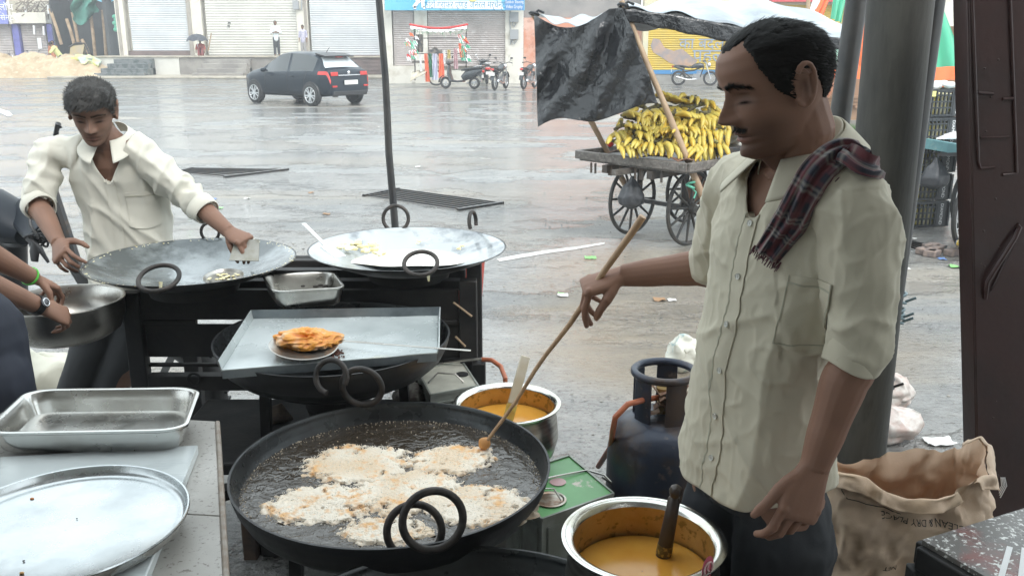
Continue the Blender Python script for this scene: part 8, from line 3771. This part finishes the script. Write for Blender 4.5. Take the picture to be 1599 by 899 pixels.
g.loft([[aY(6, 338, 3.85), aY(56, 282, 3.85), aY(80, 290, 3.75), aY(66, 352, 3.62), aY(38, 374, 3.62)], [aY(14, 345, 4.1), aY(58, 290, 4.1), aY(84, 300, 4.1), aY(70, 358, 4.1), aY(44, 376, 4.1)]])
g.build('fairing', m_faf, t, bevel=.015, bseg=3)
g = MB()
g.tube([aY(-60, 346, 3.95), aY(-10, 336, 3.9), aY(24, 350, 3.85), aY(44, 366, 3.8)], [(.12, .10), (.14, .12), (.12, .09), (.06, .05)], 18)
g.build('tank', m_faf, t)
g = MB()
g.tube([aY(40, 300, 3.7), aY(48, 352, 3.6), aY(60, 372, 3.6)], .006, 6)
for k in range(9):
    g.torus(aY(48 + k * 3, 372 + 4 * math.sin(k * 2), 3.62 + .02 * (k % 3)), .022 + .004 * (k % 2), .005, (math.sin(k), 1, math.cos(k * 2)), n=14, k=6)
g.tube([aY(44, 372, 3.62), aY(62, 388, 3.6), aY(76, 410, 3.6)], [.014, .012, .006], 8)
g.build('engine', m_blk, t)
g = MB()
g.tube([aY(52, 378, 3.6), aY(54, 392, 3.59), aY(54, 408, 3.59)], [(.008, .006), (.022, .008), (.016, .006)], 12)
g.build('pedal', m_blk, t)
g = MB()
g.tube([aY(75, 300, 3.9), aY(84, 240, 3.95), aY(89, 206, 3.95)], .008, 8)
g.tube([aY(86, 212, 3.95), aY(91, 193, 3.95), aY(96, 200, 3.95)], [(.012, .008), (.022, .010), (.008, .006)], 12)
g.build('mirror', m_blk, t)
g = MB()
g.tube([c, aY(120, 420, 3.8), aY(80, 300, 3.85)], .03, 10)
g.build('fork', m_iron, t)
g = MB()
g.tube([aY(20, 380, 3.95), aY(10, 470, 3.95), aY(0, 560, 3.95)], [.06, .09, .09], 12)
g.build('engine_block', m_blk, t)
g = MB()
g.tube([aY(132, 548, 3.6), aY(138, 580, 3.6), aY(160, 604, 3.6), aY(186, 606, 3.6)], .006, 8)
g.build('cable', m_blk, t)
# sacks on the ground between the basin and the tray
random.seed(33)
q = aZ(70, 640, .0)
g = MB()
g.ell((q.x, q.y, .14), (.22, .16, .17), 44, 30)
g.v = [tuple(Vector(p) + V(nz3(p, 9), nz3(p, 9, 4), nz3(p, 9, 8)) * .05 + V(nz3(p, 26), nz3(p, 26, 4), nz3(p, 26, 8)) * .015) for p in g.v]
tag(g.build('plastic_sack', M('sack_milky', (.62, .60, .50), .4, col2=(.52, .34, .14), ns=5, lo=.58, hi=.7), smooth=70), 'milky plastic sack lying on the road below the steel basin', 'bag')

# ================================================================ RAIN AIR
g = MB()
g.box((0, 170, 3.1), (524, 464, 8.4))
hz = bpy.data.materials.new('rain_haze')
hz.use_nodes = True
nt = hz.node_tree
nt.nodes.clear()
ho = nt.nodes.new('ShaderNodeOutputMaterial')
hv = nt.nodes.new('ShaderNodeVolumePrincipled')
hv.inputs['Color'].default_value = (.93, .96, 1, 1)
hv.inputs['Density'].default_value = .0028
hv.inputs['Anisotropy'].default_value = .2
nt.links.new(hv.outputs[0], ho.inputs['Volume'])
o = g.build('haze', hz, smooth=0)
o['kind'] = 'stuff'
